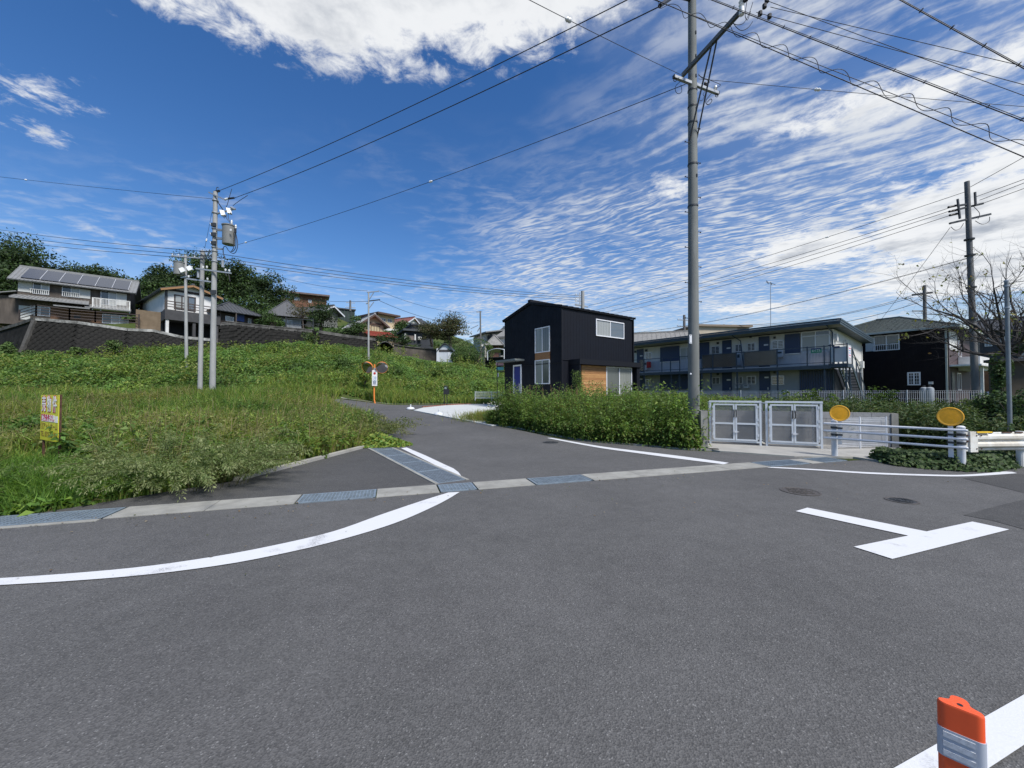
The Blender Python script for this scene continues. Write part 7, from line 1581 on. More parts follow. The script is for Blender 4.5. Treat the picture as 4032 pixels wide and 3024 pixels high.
# upright leafy weeds in drifts
def weeds(lv, X, Y, H, M, leafL, cols, stemcol=(.08, .09, .04), lean=.12, wr=(.4, .62), z0=None, top_bias=.75):
    n = len(X); bs = np.stack([X, Y, hv(X, Y) if z0 is None else np.full(n, z0)], 1); ln = RNG.normal(size=(n, 2)) * lean; tp = bs + np.concatenate([ln * H[:, None], H[:, None]], 1)
    lv.stick(bs, tp, .010, np.array(stemcol)); u = RNG.uniform(0, 1, (n, M)) ** top_bias; a = RNG.uniform(0, 6.28, (n, M)); q = bs[:, None] + (tp - bs)[:, None] * u[..., None]
    el = RNG.uniform(-.35, .55, (n, M)); d = np.stack([np.cos(a) * np.cos(el), np.sin(a) * np.cos(el), np.sin(el)], -1); off = RNG.uniform(0, .16, (n, M, 1)) * (1.15 - u[..., None] * .75) * H[:, None, None]
    q = (q + d * off).reshape(-1, 3); d = d.reshape(-1, 3); N = len(q); L_ = RNG.uniform(*leafL, N) * (1.1 - .35 * u.reshape(-1)); tone = np.repeat(RNG.uniform(.72, 1.3, (n, 1)), M, 0)
    lv.rhomb(q, unit(d + RNG.normal(size=(N, 3)) * .25), L_, L_ * RNG.uniform(*wr, N), pick(cols, N, .16) * tone, .4)
P = sample_field(2600, 5.5, 24); X, Y = P[:, 0], P[:, 1]; k = (vnoise(X, Y, .75, 12) > -.05) & ~((X / Y < -1.06) & (X / Y > -1.36) & (Y < 8.8)); X, Y = X[k], Y[k]; n = len(X)
weeds(lv, X, Y, RNG.uniform(.55, 1.15, n) * np.clip(.8 + .4 * vnoise(X, Y, .5, 14), .5, 1.2), 42, (.06, .15), [(.20, .28, .06), (.15, .235, .05), (.24, .28, .085), (.11, .19, .045)], lean=.18, wr=(.18, .4))
# dark leafy clumps and pale dead stalks among the grass
for i in range(34):
    c_ = sample_field(1, 6, 23)[0]
    if -1.36 < c_[0] / c_[1] < -1.06 and c_[1] < 9: continue
    n = int(RNG.integers(14, 40)); r_ = RNG.uniform(.3, .9); X = c_[0] + RNG.normal(size=n) * r_; Y = c_[1] + RNG.normal(size=n) * r_ * .7; k = in_field(X, Y); X, Y = X[k], Y[k]; n = len(X)
    if n: weeds(lv, X, Y, RNG.uniform(.4, .85, n) * RNG.uniform(.8, 1.3), 46, (.09, .18), [[(.075, .15, .036), (.095, .18, .042)], [(.14, .22, .05), (.11, .19, .045)], [(.20, .21, .08), (.16, .19, .06)]][i % 3], lean=.2, wr=(.4, .65))
P = sample_field(700, 6, 23); X, Y = P[:, 0], P[:, 1]; k = ~((X / Y < -1.06) & (X / Y > -1.36) & (Y < 8.8)); X, Y = X[k], Y[k]; n = len(X); bs = np.stack([X, Y, hv(X, Y)], 1); lv.stick(bs, bs + np.stack([RNG.normal(size=n) * .2, RNG.normal(size=n) * .2, RNG.uniform(.6, 1.25, n)], 1), .008 + Y * .0006, pick([(.32, .27, .15), (.24, .2, .1)], n))
# broad-leaved weeds mixed in
P = sample_field(34000, 4.5, 24); X, Y = P[:, 0], P[:, 1]; k = (vnoise(X, Y, .9, 6) + RNG.normal(size=len(X)) * .15) > .08; X, Y = X[k], Y[k]; n = len(X)
for k in range(2):
    z = hv(X, Y) + np.clip(.34 + .3 * vnoise(X, Y, .8, 8), .05, .8) * RNG.uniform(.35, 1.15, n) * np.where((X / Y < -1.06) & (X / Y > -1.36) & (Y < 8.6), .4, 1)
    lv.rhomb(np.stack([X + RNG.normal(size=n) * .05, Y + RNG.normal(size=n) * .05, z], 1), unit(np.stack([RNG.normal(size=n), RNG.normal(size=n) - .2, RNG.normal(size=n) * .3 + .25], 1)), RNG.uniform(.07, .15, n) * (1 + Y / 40), RNG.uniform(.035, .07, n) * (1 + Y / 40), pick([G_M, G_K, G_D], n, .2), .3)
# little yellow flowers
P = sample_field(380, 9, 20); X, Y = P[:, 0], P[:, 1]; k = vnoise(X, Y, .5, 9) > .1; X, Y = X[k], Y[k]; n = len(X); lv.flat(np.stack([X, Y, hv(X, Y) + RNG.uniform(.45, .8, n)], 1), unit(RNG.normal(size=(n, 3)) * .4 + [0, -.5, 1]), .03 + Y * .002, .03 + Y * .002, pick([(.45, .42, .06)], n))
# dry litter by the kerb
P = sample_field(9000, 4.5, 12); X, Y = P[:, 0], P[:, 1]
dk_ = np.abs((X - kA.x) * kn.x + (Y - kA.y) * kn.y); ge = (X - G0.x) * GY.x + (Y - G0.y) * GY.y - GW; k = (dk_ < .7) | (ge < .35); X, Y = X[k], Y[k]; n = len(X)
lv.blade(np.stack([X, Y, hv(X, Y)], 1), RNG.uniform(.04, .16, n), RNG.uniform(.008, .014, n), RNG.normal(size=(n, 2)) * .9, pick([(.24, .19, .10), (.20, .15, .08), G_O], n))
o = lv.build('grass', LEAF); tag(o, 'tall mixed grass and weeds covering the vacant lot on the left', 'grass', kind='stuff')

# ---------------------------------------------------------------- feathery bushes (things)
def feather_bush(label, base, rx, ry, nst, length, bias, cols, tipcol, nl=95, leafL=(.04, .085), name='weed_bush', group=None, rise=(.5, 1.15)):
    t = thing(name, label, 'bush', base, group); L = Leaves(); S = Leaves(); b = np.array(base)
    for i in range(nst):
        a, r = RNG.uniform(0, 6.28), math.sqrt(RNG.uniform(0, 1)); p0 = b + np.array([rx * r * math.cos(a), ry * r * math.sin(a), 0]); p0[2] = float(hv(p0[0], p0[1]))
        out_ = np.array([math.cos(a) * r, math.sin(a) * r]) * .8 + np.array(bias) + RNG.normal(size=2) * .25; ln = RNG.uniform(*length); up = RNG.uniform(*rise)
        ts = np.linspace(0, 1, 9); pts = np.stack([p0[0] + out_[0] * ln * ts ** 1.4, p0[1] + out_[1] * ln * ts ** 1.4, p0[2] + ln * up * (ts - .55 * ts ** 3 * RNG.uniform(.6, 1.5))], 1)
        S.stick(pts[:-1], pts[1:], .009, np.array((.10, .11, .05)))
        u = RNG.uniform(.12, 1, nl) ** .8; k = np.minimum((u * 8).astype(int), 7); f = (u * 8 - k)[:, None]; q = pts[k] * (1 - f) + pts[k + 1] * f; d = unit(pts[k + 1] - pts[k])
        side = RNG.normal(size=(nl, 3)); side -= d * (side * d).sum(1, keepdims=True); dirs = unit(unit(side) + d * .8 + np.array([0, 0, .1]))
        br = (RNG.uniform(.02, .13, nl) * (1.1 - u * .7))[:, None]; q2 = q + dirs * br
        sz = RNG.uniform(*leafL, nl) * (1.15 - .45 * u); tipm = np.clip((u - .72) / .28, 0, 1)[:, None] * RNG.uniform(.3, 1, (nl, 1))
        L.rhomb(q2, dirs, sz, sz * RNG.uniform(.22, .42, nl), pick(cols, nl, .16) * (1 - tipm) + np.array(tipcol) * tipm, .25)
    tag(S.build('stems', LEAF, t), kind='stuff'); L.build('foliage', LEAF, t); return t
MUG = [(.155, .215, .075), (.12, .185, .058), (.19, .245, .10)]
bb0 = onz('F', 900, 800); feather_bush('large feathery grey-green weed bush spilling over the gutter edge', (-5.25, 6.2, 0), .95, .62, 200, (.6, 1.15), (.20, -.10), MUG, (.36, .40, .20), 190, (.03, .066), rise=(.75, 1.3))
feather_bush('feathery green weed bush at the left corner of the side road', (-5.3, 12.3, 0), 1.3, 1.1, 90, (.7, 1.25), (.30, -.12), [(.12, .16, .05), (.10, .15, .04), (.16, .19, .07)], (.25, .24, .12), 90, (.06, .12))
feather_bush('yellow-green weed clump behind the sale sign', (-11.2, 10.4, 0), 1.1, .8, 45, (.7, 1.2), (0, -.1), [(.14, .20, .05), (.11, .17, .04)], (.24, .25, .1), 70, (.06, .11))
feather_bush('olive weed clump at the left edge below the sale sign', (-7.3, 5.6, 0), .5, .4, 22, (.5, .9), (.1, -.15), [(.10, .17, .045), (.12, .19, .05)], (.22, .25, .11), 80, (.05, .09))
feather_bush('grassy weed clump with pale tips in the middle of the grass lot', (-6.6, 9.4, 0), 1.0, .8, 36, (.6, 1.1), (.1, -.1), [(.15, .19, .06), (.12, .17, .05)], (.27, .25, .12), 80, (.06, .11))
# broadleaf creeper at the kerb corner by the grating
cr = thing('creeper', 'light green creeper reaching over the end of the long grating', 'creeper', kB); L = Leaves(); n = 1300; a = RNG.uniform(0, 6.28, n); r = np.sqrt(RNG.uniform(0, 1, n)); cx = kB.x + .15 + r * np.cos(a) * .95; cy = kB.y + .35 + r * np.sin(a) * .55
L.flat(np.stack([cx, cy, hv(cx, cy) + .04 + (1 - r) * RNG.uniform(0, .38, n)], 1), unit(RNG.normal(size=(n, 3)) * .5 + [0, -.3, 1]), RNG.uniform(.07, .13, n), RNG.uniform(.06, .1, n), pick([G_Y, G_M, G_K], n)); L.build('foliage', LEAF, cr)

# ---------------------------------------------------------------- overgrown bank (kudzu and grass)
lv = Leaves(); n = 240000
Y = RNG.uniform(23, 53, n); X = RNG.uniform(-1.45 * Y - 2, 12, n)
fy = np.interp(X, *FOOT); wy = np.interp(X, *WALLY)
lowz = np.where(X < -13, 17.0, fy - .35); keep = (Y > lowz) & (Y < wy - .6) & ~((Y > 24.0) & (Y < 28.9) & (X > -12.7)); X, Y, fy = X[keep], Y[keep], fy[keep]; n = len(X)
dd = (Y - fy) / 11; mound = .42 + .75 * vnoise(X, Y, .8, 21) + .45 * vnoise(X, Y, 1.9, 22); z = hv(X, Y) + np.clip(mound, .03, 1.5) * np.clip(.4 + dd * 1.5, .4, 1) * np.where((X > -15) & (dd > .95), .25, 1) + RNG.uniform(-.25, .12, n)
sz = RNG.uniform(.09, .22, n); kc_ = pick([(.115, .215, .045), (.085, .175, .037), (.15, .25, .058), (.065, .135, .03)], n, .2) * (1 + .28 * vnoise(X, Y, .45, 71) + .22 * vnoise(X, Y, 1.3, 72))[:, None].clip(.55, 1.6); yk = vnoise(X, Y, .9, 24) > .45; kc_[yk] *= np.array([1.5, 1.25, 1.1])
lv.flat(np.stack([X, Y, z], 1), unit(RNG.normal(size=(n, 3)) * .42 + [0, -.35, .9]), sz, sz * .85, kc_)
# grass and tall weeds along the foot of the bank and by the far road
n = 52000; X = RNG.uniform(-18, 11.5, n); fy = np.interp(X, *FOOT); Y = fy - .45 + RNG.gamma(1.5, 1.5, n); Y = np.minimum(Y, 37); ok = ~((Y < 28.95) & (X > -12.7)); X, Y = X[ok], Y[ok]; n = len(X)
lv.blade(np.stack([X, Y, hv(X, Y)], 1), RNG.uniform(.25, .85, n) * np.clip(.9 + .5 * vnoise(X, Y, .8, 31), .3, 1.4), RNG.uniform(.03, .06, n), RNG.normal(size=(n, 2)) * .3, pick([G_M, G_Y, G_O, G_K], n, .2))
# sprigs and stems standing out of the kudzu
n = 2600; Y = RNG.uniform(24, 46, n); X = RNG.uniform(-1.4 * Y, 8, n); fy = np.interp(X, *FOOT); k = (Y > fy + 1.0) & (Y < np.interp(X, *WALLY) - .8) & (vnoise(X, Y, .6, 73) > -.1); X, Y = X[k], Y[k]; n = len(X)
SPR = (X, Y, n)
weeds(lv, SPR[0], SPR[1], RNG.uniform(.7, 1.5, SPR[2]), 22, (.14, .3), [(.17, .25, .06), (.12, .2, .045), (.22, .25, .08)], lean=.2)
o = lv.build('undergrowth', LEAF); tag(o, 'kudzu and weeds blanketing the green bank below the houses', 'undergrowth', kind='stuff')
def shrub(label, c, rad, n, leaf, cols, name='shrub', cat='shrub', squash=.85, mt=LEAFD, dense=1.0, group=None, lump=9, clip=False):
    c = Vector(c); t = thing(name, label, cat, (c.x, c.y, c.z - rad * squash), group); L = Leaves(); a = unit(RNG.normal(size=(n, 3))); 
    if clip: r = rad * (1 + .03 * RNG.normal(size=n)); p = a * r[:, None]
    else:
        cen = unit(RNG.normal(size=(lump, 3))) * rad * RNG.uniform(.25, .68, (lump, 1)); k = RNG.integers(0, lump, n); p = cen[k] + a * (rad * RNG.uniform(.28, .52, (lump, 1)))[k] * RNG.uniform(.6, 1.08, (n, 1))
    p[:, 2] *= squash; p = p + np.array(c); sz = RNG.uniform(*leaf, n)
    L.flat(p, unit(a * .6 + RNG.normal(size=(n, 3)) * .5 + [0, 0, .35]), sz, sz * .65, pick(cols, n, .2)); L.build('foliage', mt, t)
    m = MB()
    for i in range(6):
        q = c + Vector((random.uniform(-.5, .5), random.uniform(-.5, .5), random.uniform(0, .5))) * rad; m.tube([c - UP * rad * squash * 1.1, c.lerp(q, .5) - UP * rad * .3, q], [.05 * rad, .03 * rad, .01 * rad], 6)
    m.build('stem', BARK, t); return t
DG = [(.045, .085, .028), (.06, .11, .032), (.035, .065, .022)]; MG = [(.075, .13, .035), (.06, .115, .03), (.095, .15, .045)]
# dark bushes on the bank
for i, (k, x, y, Y, r, lab) in enumerate((('J', 600, 290, 31.5, .9, 'dark bush on the bank just right of the traffic mirror'), ('J', 1300, 290, 31.5, .85, 'dark bush with brown tips on the bank above the mailbox'), ('J', 950, 350, 31, .55, 'small dark bush on the bank above the far parasol base'),
        ('N', 500, 930, 38, 1.2, 'leafy dark mound at the top of the bank below the brown wall'), ('N', 900, 960, 38.5, 1.1, 'leafy dark mound before the white shed'), ('B', 560, 910, 30, .9, 'dark kudzu hump in the middle of the bank'), ('B', 900, 870, 33, 1.0, 'dark kudzu hump up the bank left of the mirror'))):
    g_ = ong(k, x, y + 40); shrub(lab, (g_.x, g_.y, g_.z + r * .45), r * 1.25, 1300, (.10, .22), [(.075, .135, .035), (.06, .11, .03), (.095, .165, .042)], squash=.6, lump=14, mt=LEAF)
shrub('bright green vine patch on the bank behind the mirror plate', at('B', 1080, 960, 30), .75, 700, (.1, .2), [G_Y, (.13, .24, .05)])
shrub('bush growing on the old retaining wall', at('M', 760, 970, 44.5), 1.25, 1500, (.1, .24), DG + [(.10, .12, .04)], squash=1.0)
shrub('small bright shrub against the diagonal-stone wall', at('L', -60, 1040, 38.5) if False else at('K', 1760, 1400, 38), .85, 600, (.12, .24), MG)
shrub('low shrub at the foot of the diagonal-stone wall', at('K', 1190, 1510, 36.3), .9, 500, (.12, .24), MG, squash=.5)
shrub('weedy shrub at the foot of the wall corner', at('K', 500, 1560, 35.6), 1.0, 500, (.12, .24), MG, squash=.5)
shrub('tall weeds before the side wall at the left edge', at('K', 90, 1490, 36), 1.1, 700, (.12, .26), MG)

# ---------------------------------------------------------------- weed thicket on the right of the side road
lv = Leaves(); TH = [(.125, .225, .048), (.095, .185, .04), (.165, .26, .062), (.14, .20, .055)]
el_ = resample(offs(cl, .05), 400); er_ = resample(offs(cl, 4.2), 400); n = 950; f = RNG.uniform(0, 399, n).astype(int); g = RNG.uniform(0, 1, n) ** 1.7
X = np.array([el_[i].x for i in f]) * (1 - g) + np.array([er_[i].x for i in f]) * g; Y = np.array([el_[i].y for i in f]) * (1 - g) + np.array([er_[i].y for i in f]) * g
H = RNG.uniform(.70, 1.15, n) * np.clip(1 + .55 * vnoise(X, Y, 1.5, 41), .5, 1.6) * np.where(RNG.uniform(0, 1, n) > .93, 1.3, 1) * np.where(f < 30, .75, 1.0) * np.clip(.7 + g * 3, .7, 1.2)
k = (X < 4.85) | (Y > 11.9); X, Y, H = X[k], Y[k], H[k]
weeds(lv, X, Y, H, 85, (.05, .12), TH, lean=.16)
n = 26; weeds(lv, RNG.normal(4.35, .32, n), RNG.normal(10.75, .35, n), RNG.uniform(1.0, 1.55, n), 120, (.06, .13), TH, lean=.12)
k = RNG.choice(len(X), 170); weeds(lv, X[k] + RNG.normal(size=170) * .1, Y[k] + .2 + RNG.normal(size=170) * .1, RNG.uniform(1.15, 1.85, 170), 50, (.06, .13), TH + [(.20, .26, .07)], lean=.12)
# skirts of low leaves to the kerb
n = 9000; f = RNG.uniform(0, 399, n).astype(int); X = np.array([el_[i].x for i in f]) + RNG.normal(size=n) * .1; Y = np.array([el_[i].y for i in f]) + RNG.uniform(-.12, .5, n); k = (X < 4.8); X, Y = X[k], Y[k]; n = len(X)
lv.rhomb(np.stack([X, Y, hv(X, Y) + RNG.uniform(.03, .55, n)], 1), unit(np.stack([RNG.normal(size=n), RNG.normal(size=n) - .6, RNG.normal(size=n) * .3], 1)), RNG.uniform(.05, .10, n), RNG.uniform(.03, .06, n), pick(TH + [(.14, .15, .05)], n), .4)
# yellowing patch in the middle
n = 110; X = RNG.normal(2.3, .5, n); Y = RNG.normal(14.4, .5, n); weeds(lv, X, Y, RNG.uniform(.7, 1.15, n), 70, (.05, .1), [(.20, .19, .05), (.16, .18, .05), (.24, .17, .06)])
# reddish seed stems
n = 60; X = RNG.uniform(-.2, 3.5, n); Y = 17.5 - X + RNG.uniform(0, 2, n); bs = np.stack([X, Y, hv(X, Y)], 1); lv.stick(bs, bs + np.stack([RNG.normal(size=n) * .15, RNG.normal(size=n) * .1, RNG.uniform(1.1, 1.7, n)], 1), .02, pick([(.20, .13, .08), (.16, .12, .07)], n))
# white flowers on the left end
n = 260; X = RNG.normal(-.55, .35, n); Y = RNG.normal(18.6, .5, n); lv.flat(np.stack([X, Y, hv(X, Y) + RNG.uniform(.3, .85, n)], 1), unit(RNG.normal(size=(n, 3)) * .5 + [0, -.8, .4]), .045, .045, np.array((.75, .75, .70)))
tag(lv.build('weeds', LEAF), 'tall green weed thicket along the right side of the side road', 'weeds', kind='stuff')
# trailing grass at the left end of the thicket
lv = Leaves(); n = 6000; X = RNG.normal(-.5, .75, n); Y = RNG.normal(17.9, .55, n); lv.blade(np.stack([X, Y, hv(X, Y) + .02], 1), RNG.uniform(.2, .6, n), RNG.uniform(.012, .022, n), RNG.normal(size=(n, 2)) * .7 + [-.3, -.2], pick([G_O, G_M, G_Y, G_S], n))
tag(lv.build('grass', LEAF), 'arching grass spilling onto the driveway at the thicket end', 'grass', kind='stuff')
# tall sapling weed in front of the bay
t = thing('tall_weed', 'tall narrow leafy weed beside the wooden wall panel', 'weed', at('C', 830, 1040, 17.5) - UP * .7); lv = Leaves(); b = at('C', 830, 1040, 17.5); n = 7; X = b.x + RNG.normal(size=n) * .08; Y = b.y + RNG.normal(size=n) * .08; weeds(lv, X, Y, RNG.uniform(1.9, 2.35, n), 130, (.08, .16), [(.11, .17, .05), (.09, .15, .045)], lean=.03, wr=(.25, .4), top_bias=.45); lv.build('foliage', LEAF, t)
# overgrown lot behind the gates up to the long fence
lv = Leaves(); n = 3400; X = RNG.uniform(4.5, 22, n); Y = RNG.uniform(12.2, 24, n)
fence_y = np.interp(X, [FN1.x, FN2.x, FN3.x], [FN1.y, FN2.y, FN3.y]); k = (Y < fence_y - .3) & (X > 4.2 + (Y - 12) * .1) & (X / Y > .22) & (X / Y < 1.25); X, Y = X[k], Y[k]; n = len(X)
weeds(lv, X, Y, RNG.uniform(.5, 1.0, n) * np.clip(1 + .5 * vnoise(X, Y, .8, 51), .5, 1.7), 44, (.08, .17), [(.13, .21, .05), (.10, .175, .042), (.15, .20, .06), (.085, .145, .038)], lean=.15)
tag(lv.build('weeds', LEAF), 'rough weeds filling the lot between gates and long fence', 'weeds', kind='stuff')
lv = Leaves(); n = 900; X = RNG.uniform(9.2, 17, n); Y = RNG.uniform(8.1, 14.5, n); k = (Y > 10.35) | (X > 10.3 + 0 * Y); k &= (X - 8.6) > (8.4 - Y) * .8; X, Y = X[k], Y[k]; n = len(X)
weeds(lv, X, Y, RNG.uniform(.6, 1.1, n) * np.clip(1 + .25 * vnoise(X, Y, 1.1, 52), .6, 1.3), 75, (.07, .14), [(.045, .085, .03), (.06, .10, .035), (.08, .105, .04)], lean=.2)
tag(lv.build('weeds', LEAFD), 'dark weeds behind the guard pipes and beam guardrail', 'weeds', kind='stuff')
# ivy at the foot of the guard posts
iv = thing('ivy', 'dark ivy mat creeping around the guard post foot onto the road', 'ivy', (8.7, 7.0, 0)); L = Leaves(); n = 7500
u = RNG.uniform(0, 1, n); eA, eB, eC = onz('O', 170, 1370), onz('O', 900, 1420), onz('O', 1930, 1450); ctrl = [onz('O', 160, 1350, .04), onz('O', 420, 1420, .05), onz('O', 860, 1460, .06), onz('O', 1300, 1490, .06), onz('O', 1700, 1495, .06), onz('O', 1980, 1440, .04)]; fe = resample(ctrl, 200); k = (u * 199).astype(int); X = np.array([fe[i].x for i in k]); Y = np.array([fe[i].y for i in k])
dep = RNG.uniform(0, 1, n) * np.interp(u, [0, .1, .5, .9, 1], [.15, .6, 1.0, .9, .3]); hz = np.minimum(.03 + dep * .75, .25) * RNG.uniform(.3, 1.1, n) * np.interp(u, [0, .1, .9, 1], [.4, 1, 1, .4])
X = X + dep * .55 + RNG.normal(size=n) * .04; Y = Y + dep * .75 + RNG.normal(size=n) * .04; sz = RNG.uniform(.045, .085, n)
L.flat(np.stack([X, Y, .02 + hz], 1), unit(RNG.normal(size=(n, 3)) * .5 + [-.3, -.6, .8]), sz, sz * .9, pick([(.042, .075, .026), (.055, .10, .03), (.08, .12, .045), (.034, .06, .022)], n)); L.build('foliage', LEAFD, iv)
shrub('dark ivy-covered shrub beside the slim grey pole', at('E', 1000, 1215, 11.0), .62, 2000, (.05, .10), DG, squash=1.1)
shrub('dark leafy mass filling the right edge behind the guardrail', at('E', 1170, 1260, 9.8), .75, 2000, (.05, .10), DG, squash=1.1)
shrub('ivy column climbing the old shed corner', at('E', 1040, 1040, 13.0), .40, 1500, (.06, .11), DG, squash=2.6)
shrub('leafy young tree showing past the slim grey pole', at('E', 1150, 830, 16.5), .6, 1100, (.08, .15), DG + MG, squash=.9)
t = thing('tall_weed', 'tall leafy weed before the small white window of the brown house', 'weed', (13.2, 14.2, .5)); lv = Leaves(); b = at('E', 330, 1080, 15.0); n = 9; weeds(lv, b.x + RNG.normal(size=n) * .25, b.y + RNG.normal(size=n) * .2, RNG.uniform(1.0, 1.5, n), 70, (.12, .22), MG, lean=.1); lv.build('foliage', LEAF, t)
t = thing('tall_weed', 'leafy weed poking up before the navy ribbed panel', 'weed', (10.8, 14.6, .5)); lv = Leaves(); b = at('W', 560, 1050, 16.5); n = 12; weeds(lv, b.x + RNG.normal(size=n) * .5, b.y + RNG.normal(size=n) * .2, RNG.uniform(.9, 1.35, n), 55, (.12, .22), MG, lean=.12); lv.build('foliage', LEAF, t)

# ---------------------------------------------------------------- trees
def tree(label, base, top, crown_c, rx, rz, n, leaf, cols, name='evergreen_tree', trunk=.25, lumps=16, group=None, mt=LEAFD, ry=None, gap=.30):
    base = Vector(base); cc = Vector(crown_c); t = thing(name, label, 'tree', base, group); ry = rx if ry is None else ry
    d = unit(RNG.normal(size=(lumps, 3))); rr_ = RNG.uniform(.2, .78, (lumps, 1)); cen = d * rr_ * np.array([rx, ry, rz]); rad = RNG.uniform(.26, .50, lumps) * (rx * rz) ** .5
    k = RNG.integers(0, lumps, n); a = unit(RNG.normal(size=(n, 3))); a[:, 2] = np.abs(a[:, 2]) * .4 + a[:, 2] * .6; p = cen[k] + a * rad[k][:, None] * RNG.uniform(.3, 1.2, (n, 1)) ** .7 * np.array([1.1, 1.1, .95]); p += np.array(cc)
    tone = RNG.uniform(.7, 1.3, lumps)[k][:, None]; sz = RNG.uniform(*leaf, n); L = Leaves(); L.flat(p, unit(a * .5 + RNG.normal(size=(n, 3)) * .55 + [0, 0, .25]), sz, sz * .6, pick(cols, n, .18) * tone); L.build('crown', mt, t)
    m = MB(); fork = base.lerp(cc, .55); m.tube([base - UP * .4, base.lerp(fork, .5) + Vector((random.uniform(-.1, .1), 0, 0)), fork, cc], [trunk, trunk * .85, trunk * .65, trunk * .2], 9)
    for i in range(min(10, lumps)): e_ = cc + Vector(cen[i]); m.tube([fork, fork.lerp(e_, .5) + UP * .15 * rz, e_], [trunk * .45, trunk * .25, trunk * .07], 6)
    m.build('trunk', BARK, t, smooth=True); return t
FD = [(.023, .046, .015), (.033, .062, .018), (.042, .076, .022), (.018, .035, .013)]; FM = [(.05, .095, .026), (.065, .12, .03), (.04, .075, .022)]
ORD = ['first', 'second', 'third', 'fourth', 'fifth', 'sixth', 'seventh', 'eighth', 'ninth', 'tenth', 'eleventh', 'twelfth', 'thirteenth', 'fourteenth']
hill = [('A', 20, 372, 55, 4.6), ('A', 200, 485, 52, 3.8), ('A', 330, 520, 53, 3.9), ('A', 520, 680, 58, 2.6), ('A', 660, 750, 60, 2.4), ('A', 800, 665, 60, 2.7), ('A', 1045, 785, 62, 2.5), ('A', 1390, 690, 62, 3.4), ('A', 1560, 690, 64, 3.8), ('A', 1760, 610, 66, 4.2), ('A', 1920, 605, 68, 4.2), ('A', 2060, 690, 68, 3.8), ('B', 130, 75, 68, 3.6), ('B', 330, 140, 66, 3.6)]
for i, (k, x, y, Y, r) in enumerate(hill):
    tp = at(k, x, y, Y); g = float(hv(tp.x, tp.y)); hcr = max(2.4, (tp.z - g) * .46); tree(f'dense evergreen on the wooded hill skyline, {ORD[i]} from the left edge', (tp.x, tp.y, g), tp, (tp.x, tp.y, tp.z - hcr), r, hcr, 7000, (.20, .44), FD if i % 3 else FD + FM, trunk=.3, lumps=22, group='trees on the wooded hill')
fill = [('A', 120, 640, 50, 3.2), ('A', 420, 760, 54, 2.6), ('A', 950, 850, 56, 2.2), ('A', 1180, 900, 55, 2.4), ('A', 1330, 860, 56, 3.0), ('A', 1500, 890, 57, 3.0), ('L', 1560, 300, 55, 3.4), ('L', 1800, 380, 56, 3.4), ('L', 2080, 480, 56, 3.2), ('B', 130, 230, 58, 3.4), ('B', 250, 300, 58, 3.0), ('B', 400, 330, 60, 2.6), ('M', 60, 560, 54, 2.0), ('K', 100, 90, 49, 3.0)]
for i, (k, x, y, Y, r) in enumerate(fill):
    tp = at(k, x, y, Y); g = float(hv(tp.x, tp.y)); hcr = max(1.8, min(4.5, (tp.z - g) * .55)); tree(f'lower leafy tree on the hill slope behind the houses, number {i + 1} along' if False else f'leafy tree lower on the wooded slope, {ORD[i]} in the second row', (tp.x, tp.y, min(g, tp.z - hcr * 1.6)), tp, (tp.x, tp.y, tp.z - hcr), r, hcr, 2400, (.2, .45), FM + FD, trunk=.22, lumps=16, group='trees on the wooded slope')
# ground cover on the hillside between trees
lv = Leaves(); n = 26000; Y = RNG.uniform(42, 74, n); X = RNG.uniform(-1.4 * Y, -6, n); wy = np.interp(X, *WALLY); k = Y > wy + 8; X, Y = X[k], Y[k]; n = len(X); sz = RNG.uniform(.35, .7, n)
lv.flat(np.stack([X, Y, hv(X, Y) + np.clip(.8 + 1.2 * vnoise(X, Y, .5, 61), 0, 2.5)], 1), unit(RNG.normal(size=(n, 3)) * .5 + [0, -.4, .8]), sz, sz * .7, pick(FM, n)); tag(lv.build('undergrowth', LEAFD), 'green undergrowth covering the hillside behind the houses', 'undergrowth', kind='stuff')
c = at('N', 1180, 530, 52); tree('spreading dark cherry tree above the clipped hedge', at('N', 1190, 800, 52), None, (c.x - .3, c.y, c.z + .2), 3.6, 2.3, 8500, (.12, .26), [(.06, .075, .03), (.075, .09, .035), (.05, .065, .028), (.09, .07, .035)], name='cherry_tree', trunk=.28, lumps=34)
c = at('N', 820, 560, 56); tree('dense olive tree left of the cherry tree', at('N', 880, 760, 56), None, c, 2.3, 1.9, 2200, (.14, .28), [(.055, .065, .028), (.07, .075, .03)], name='leafy_tree', trunk=.2, lumps=16)
c = at('M', 920, 540, 50); tree('dark conifer-like tree beside the old retaining wall', at('M', 900, 790, 50), None, c, 2.1, 2.5, 3200, (.12, .28), FD + [(.045, .085, .025)], trunk=.2, lumps=20)
c = at('M', 560, 480, 52); tree('thin brownish half-bare shrub tree before the grey roof', at('M', 600, 760, 52), None, c, 2.0, 2.0, 1300, (.10, .22), [(.10, .085, .05), (.085, .08, .04), (.06, .08, .03)], name='bare_shrub_tree', trunk=.12, lumps=24)
c = at('M', 1530, 740, 52); tree('rounded green bush before the tan gable house', c - UP * 2.4, None, c, 1.6, 1.4, 1800, (.12, .26), FM, name='leafy_tree', trunk=.12, lumps=14)
c = at('M', 1420, 860, 50.5); tree('low spreading bush above the mossy wall', c - UP * 1.8, None, c, 2.6, 1.0, 1800, (.12, .26), FM + FD, name='leafy_tree', trunk=.1, lumps=16)
c = at('M', 80, 640, 50); tree('leafy bush left of the grey-roofed house', c - UP * 2, None, c, 1.7, 1.3, 1400, (.12, .26), FM, name='leafy_tree', trunk=.1)
c = at('N', 350, 480, 70); tree('small dark tree below the white gabled hill house', c - UP * 3, None, c, 2.3, 2.2, 1500, (.2, .4), FM, name='leafy_tree', trunk=.15)
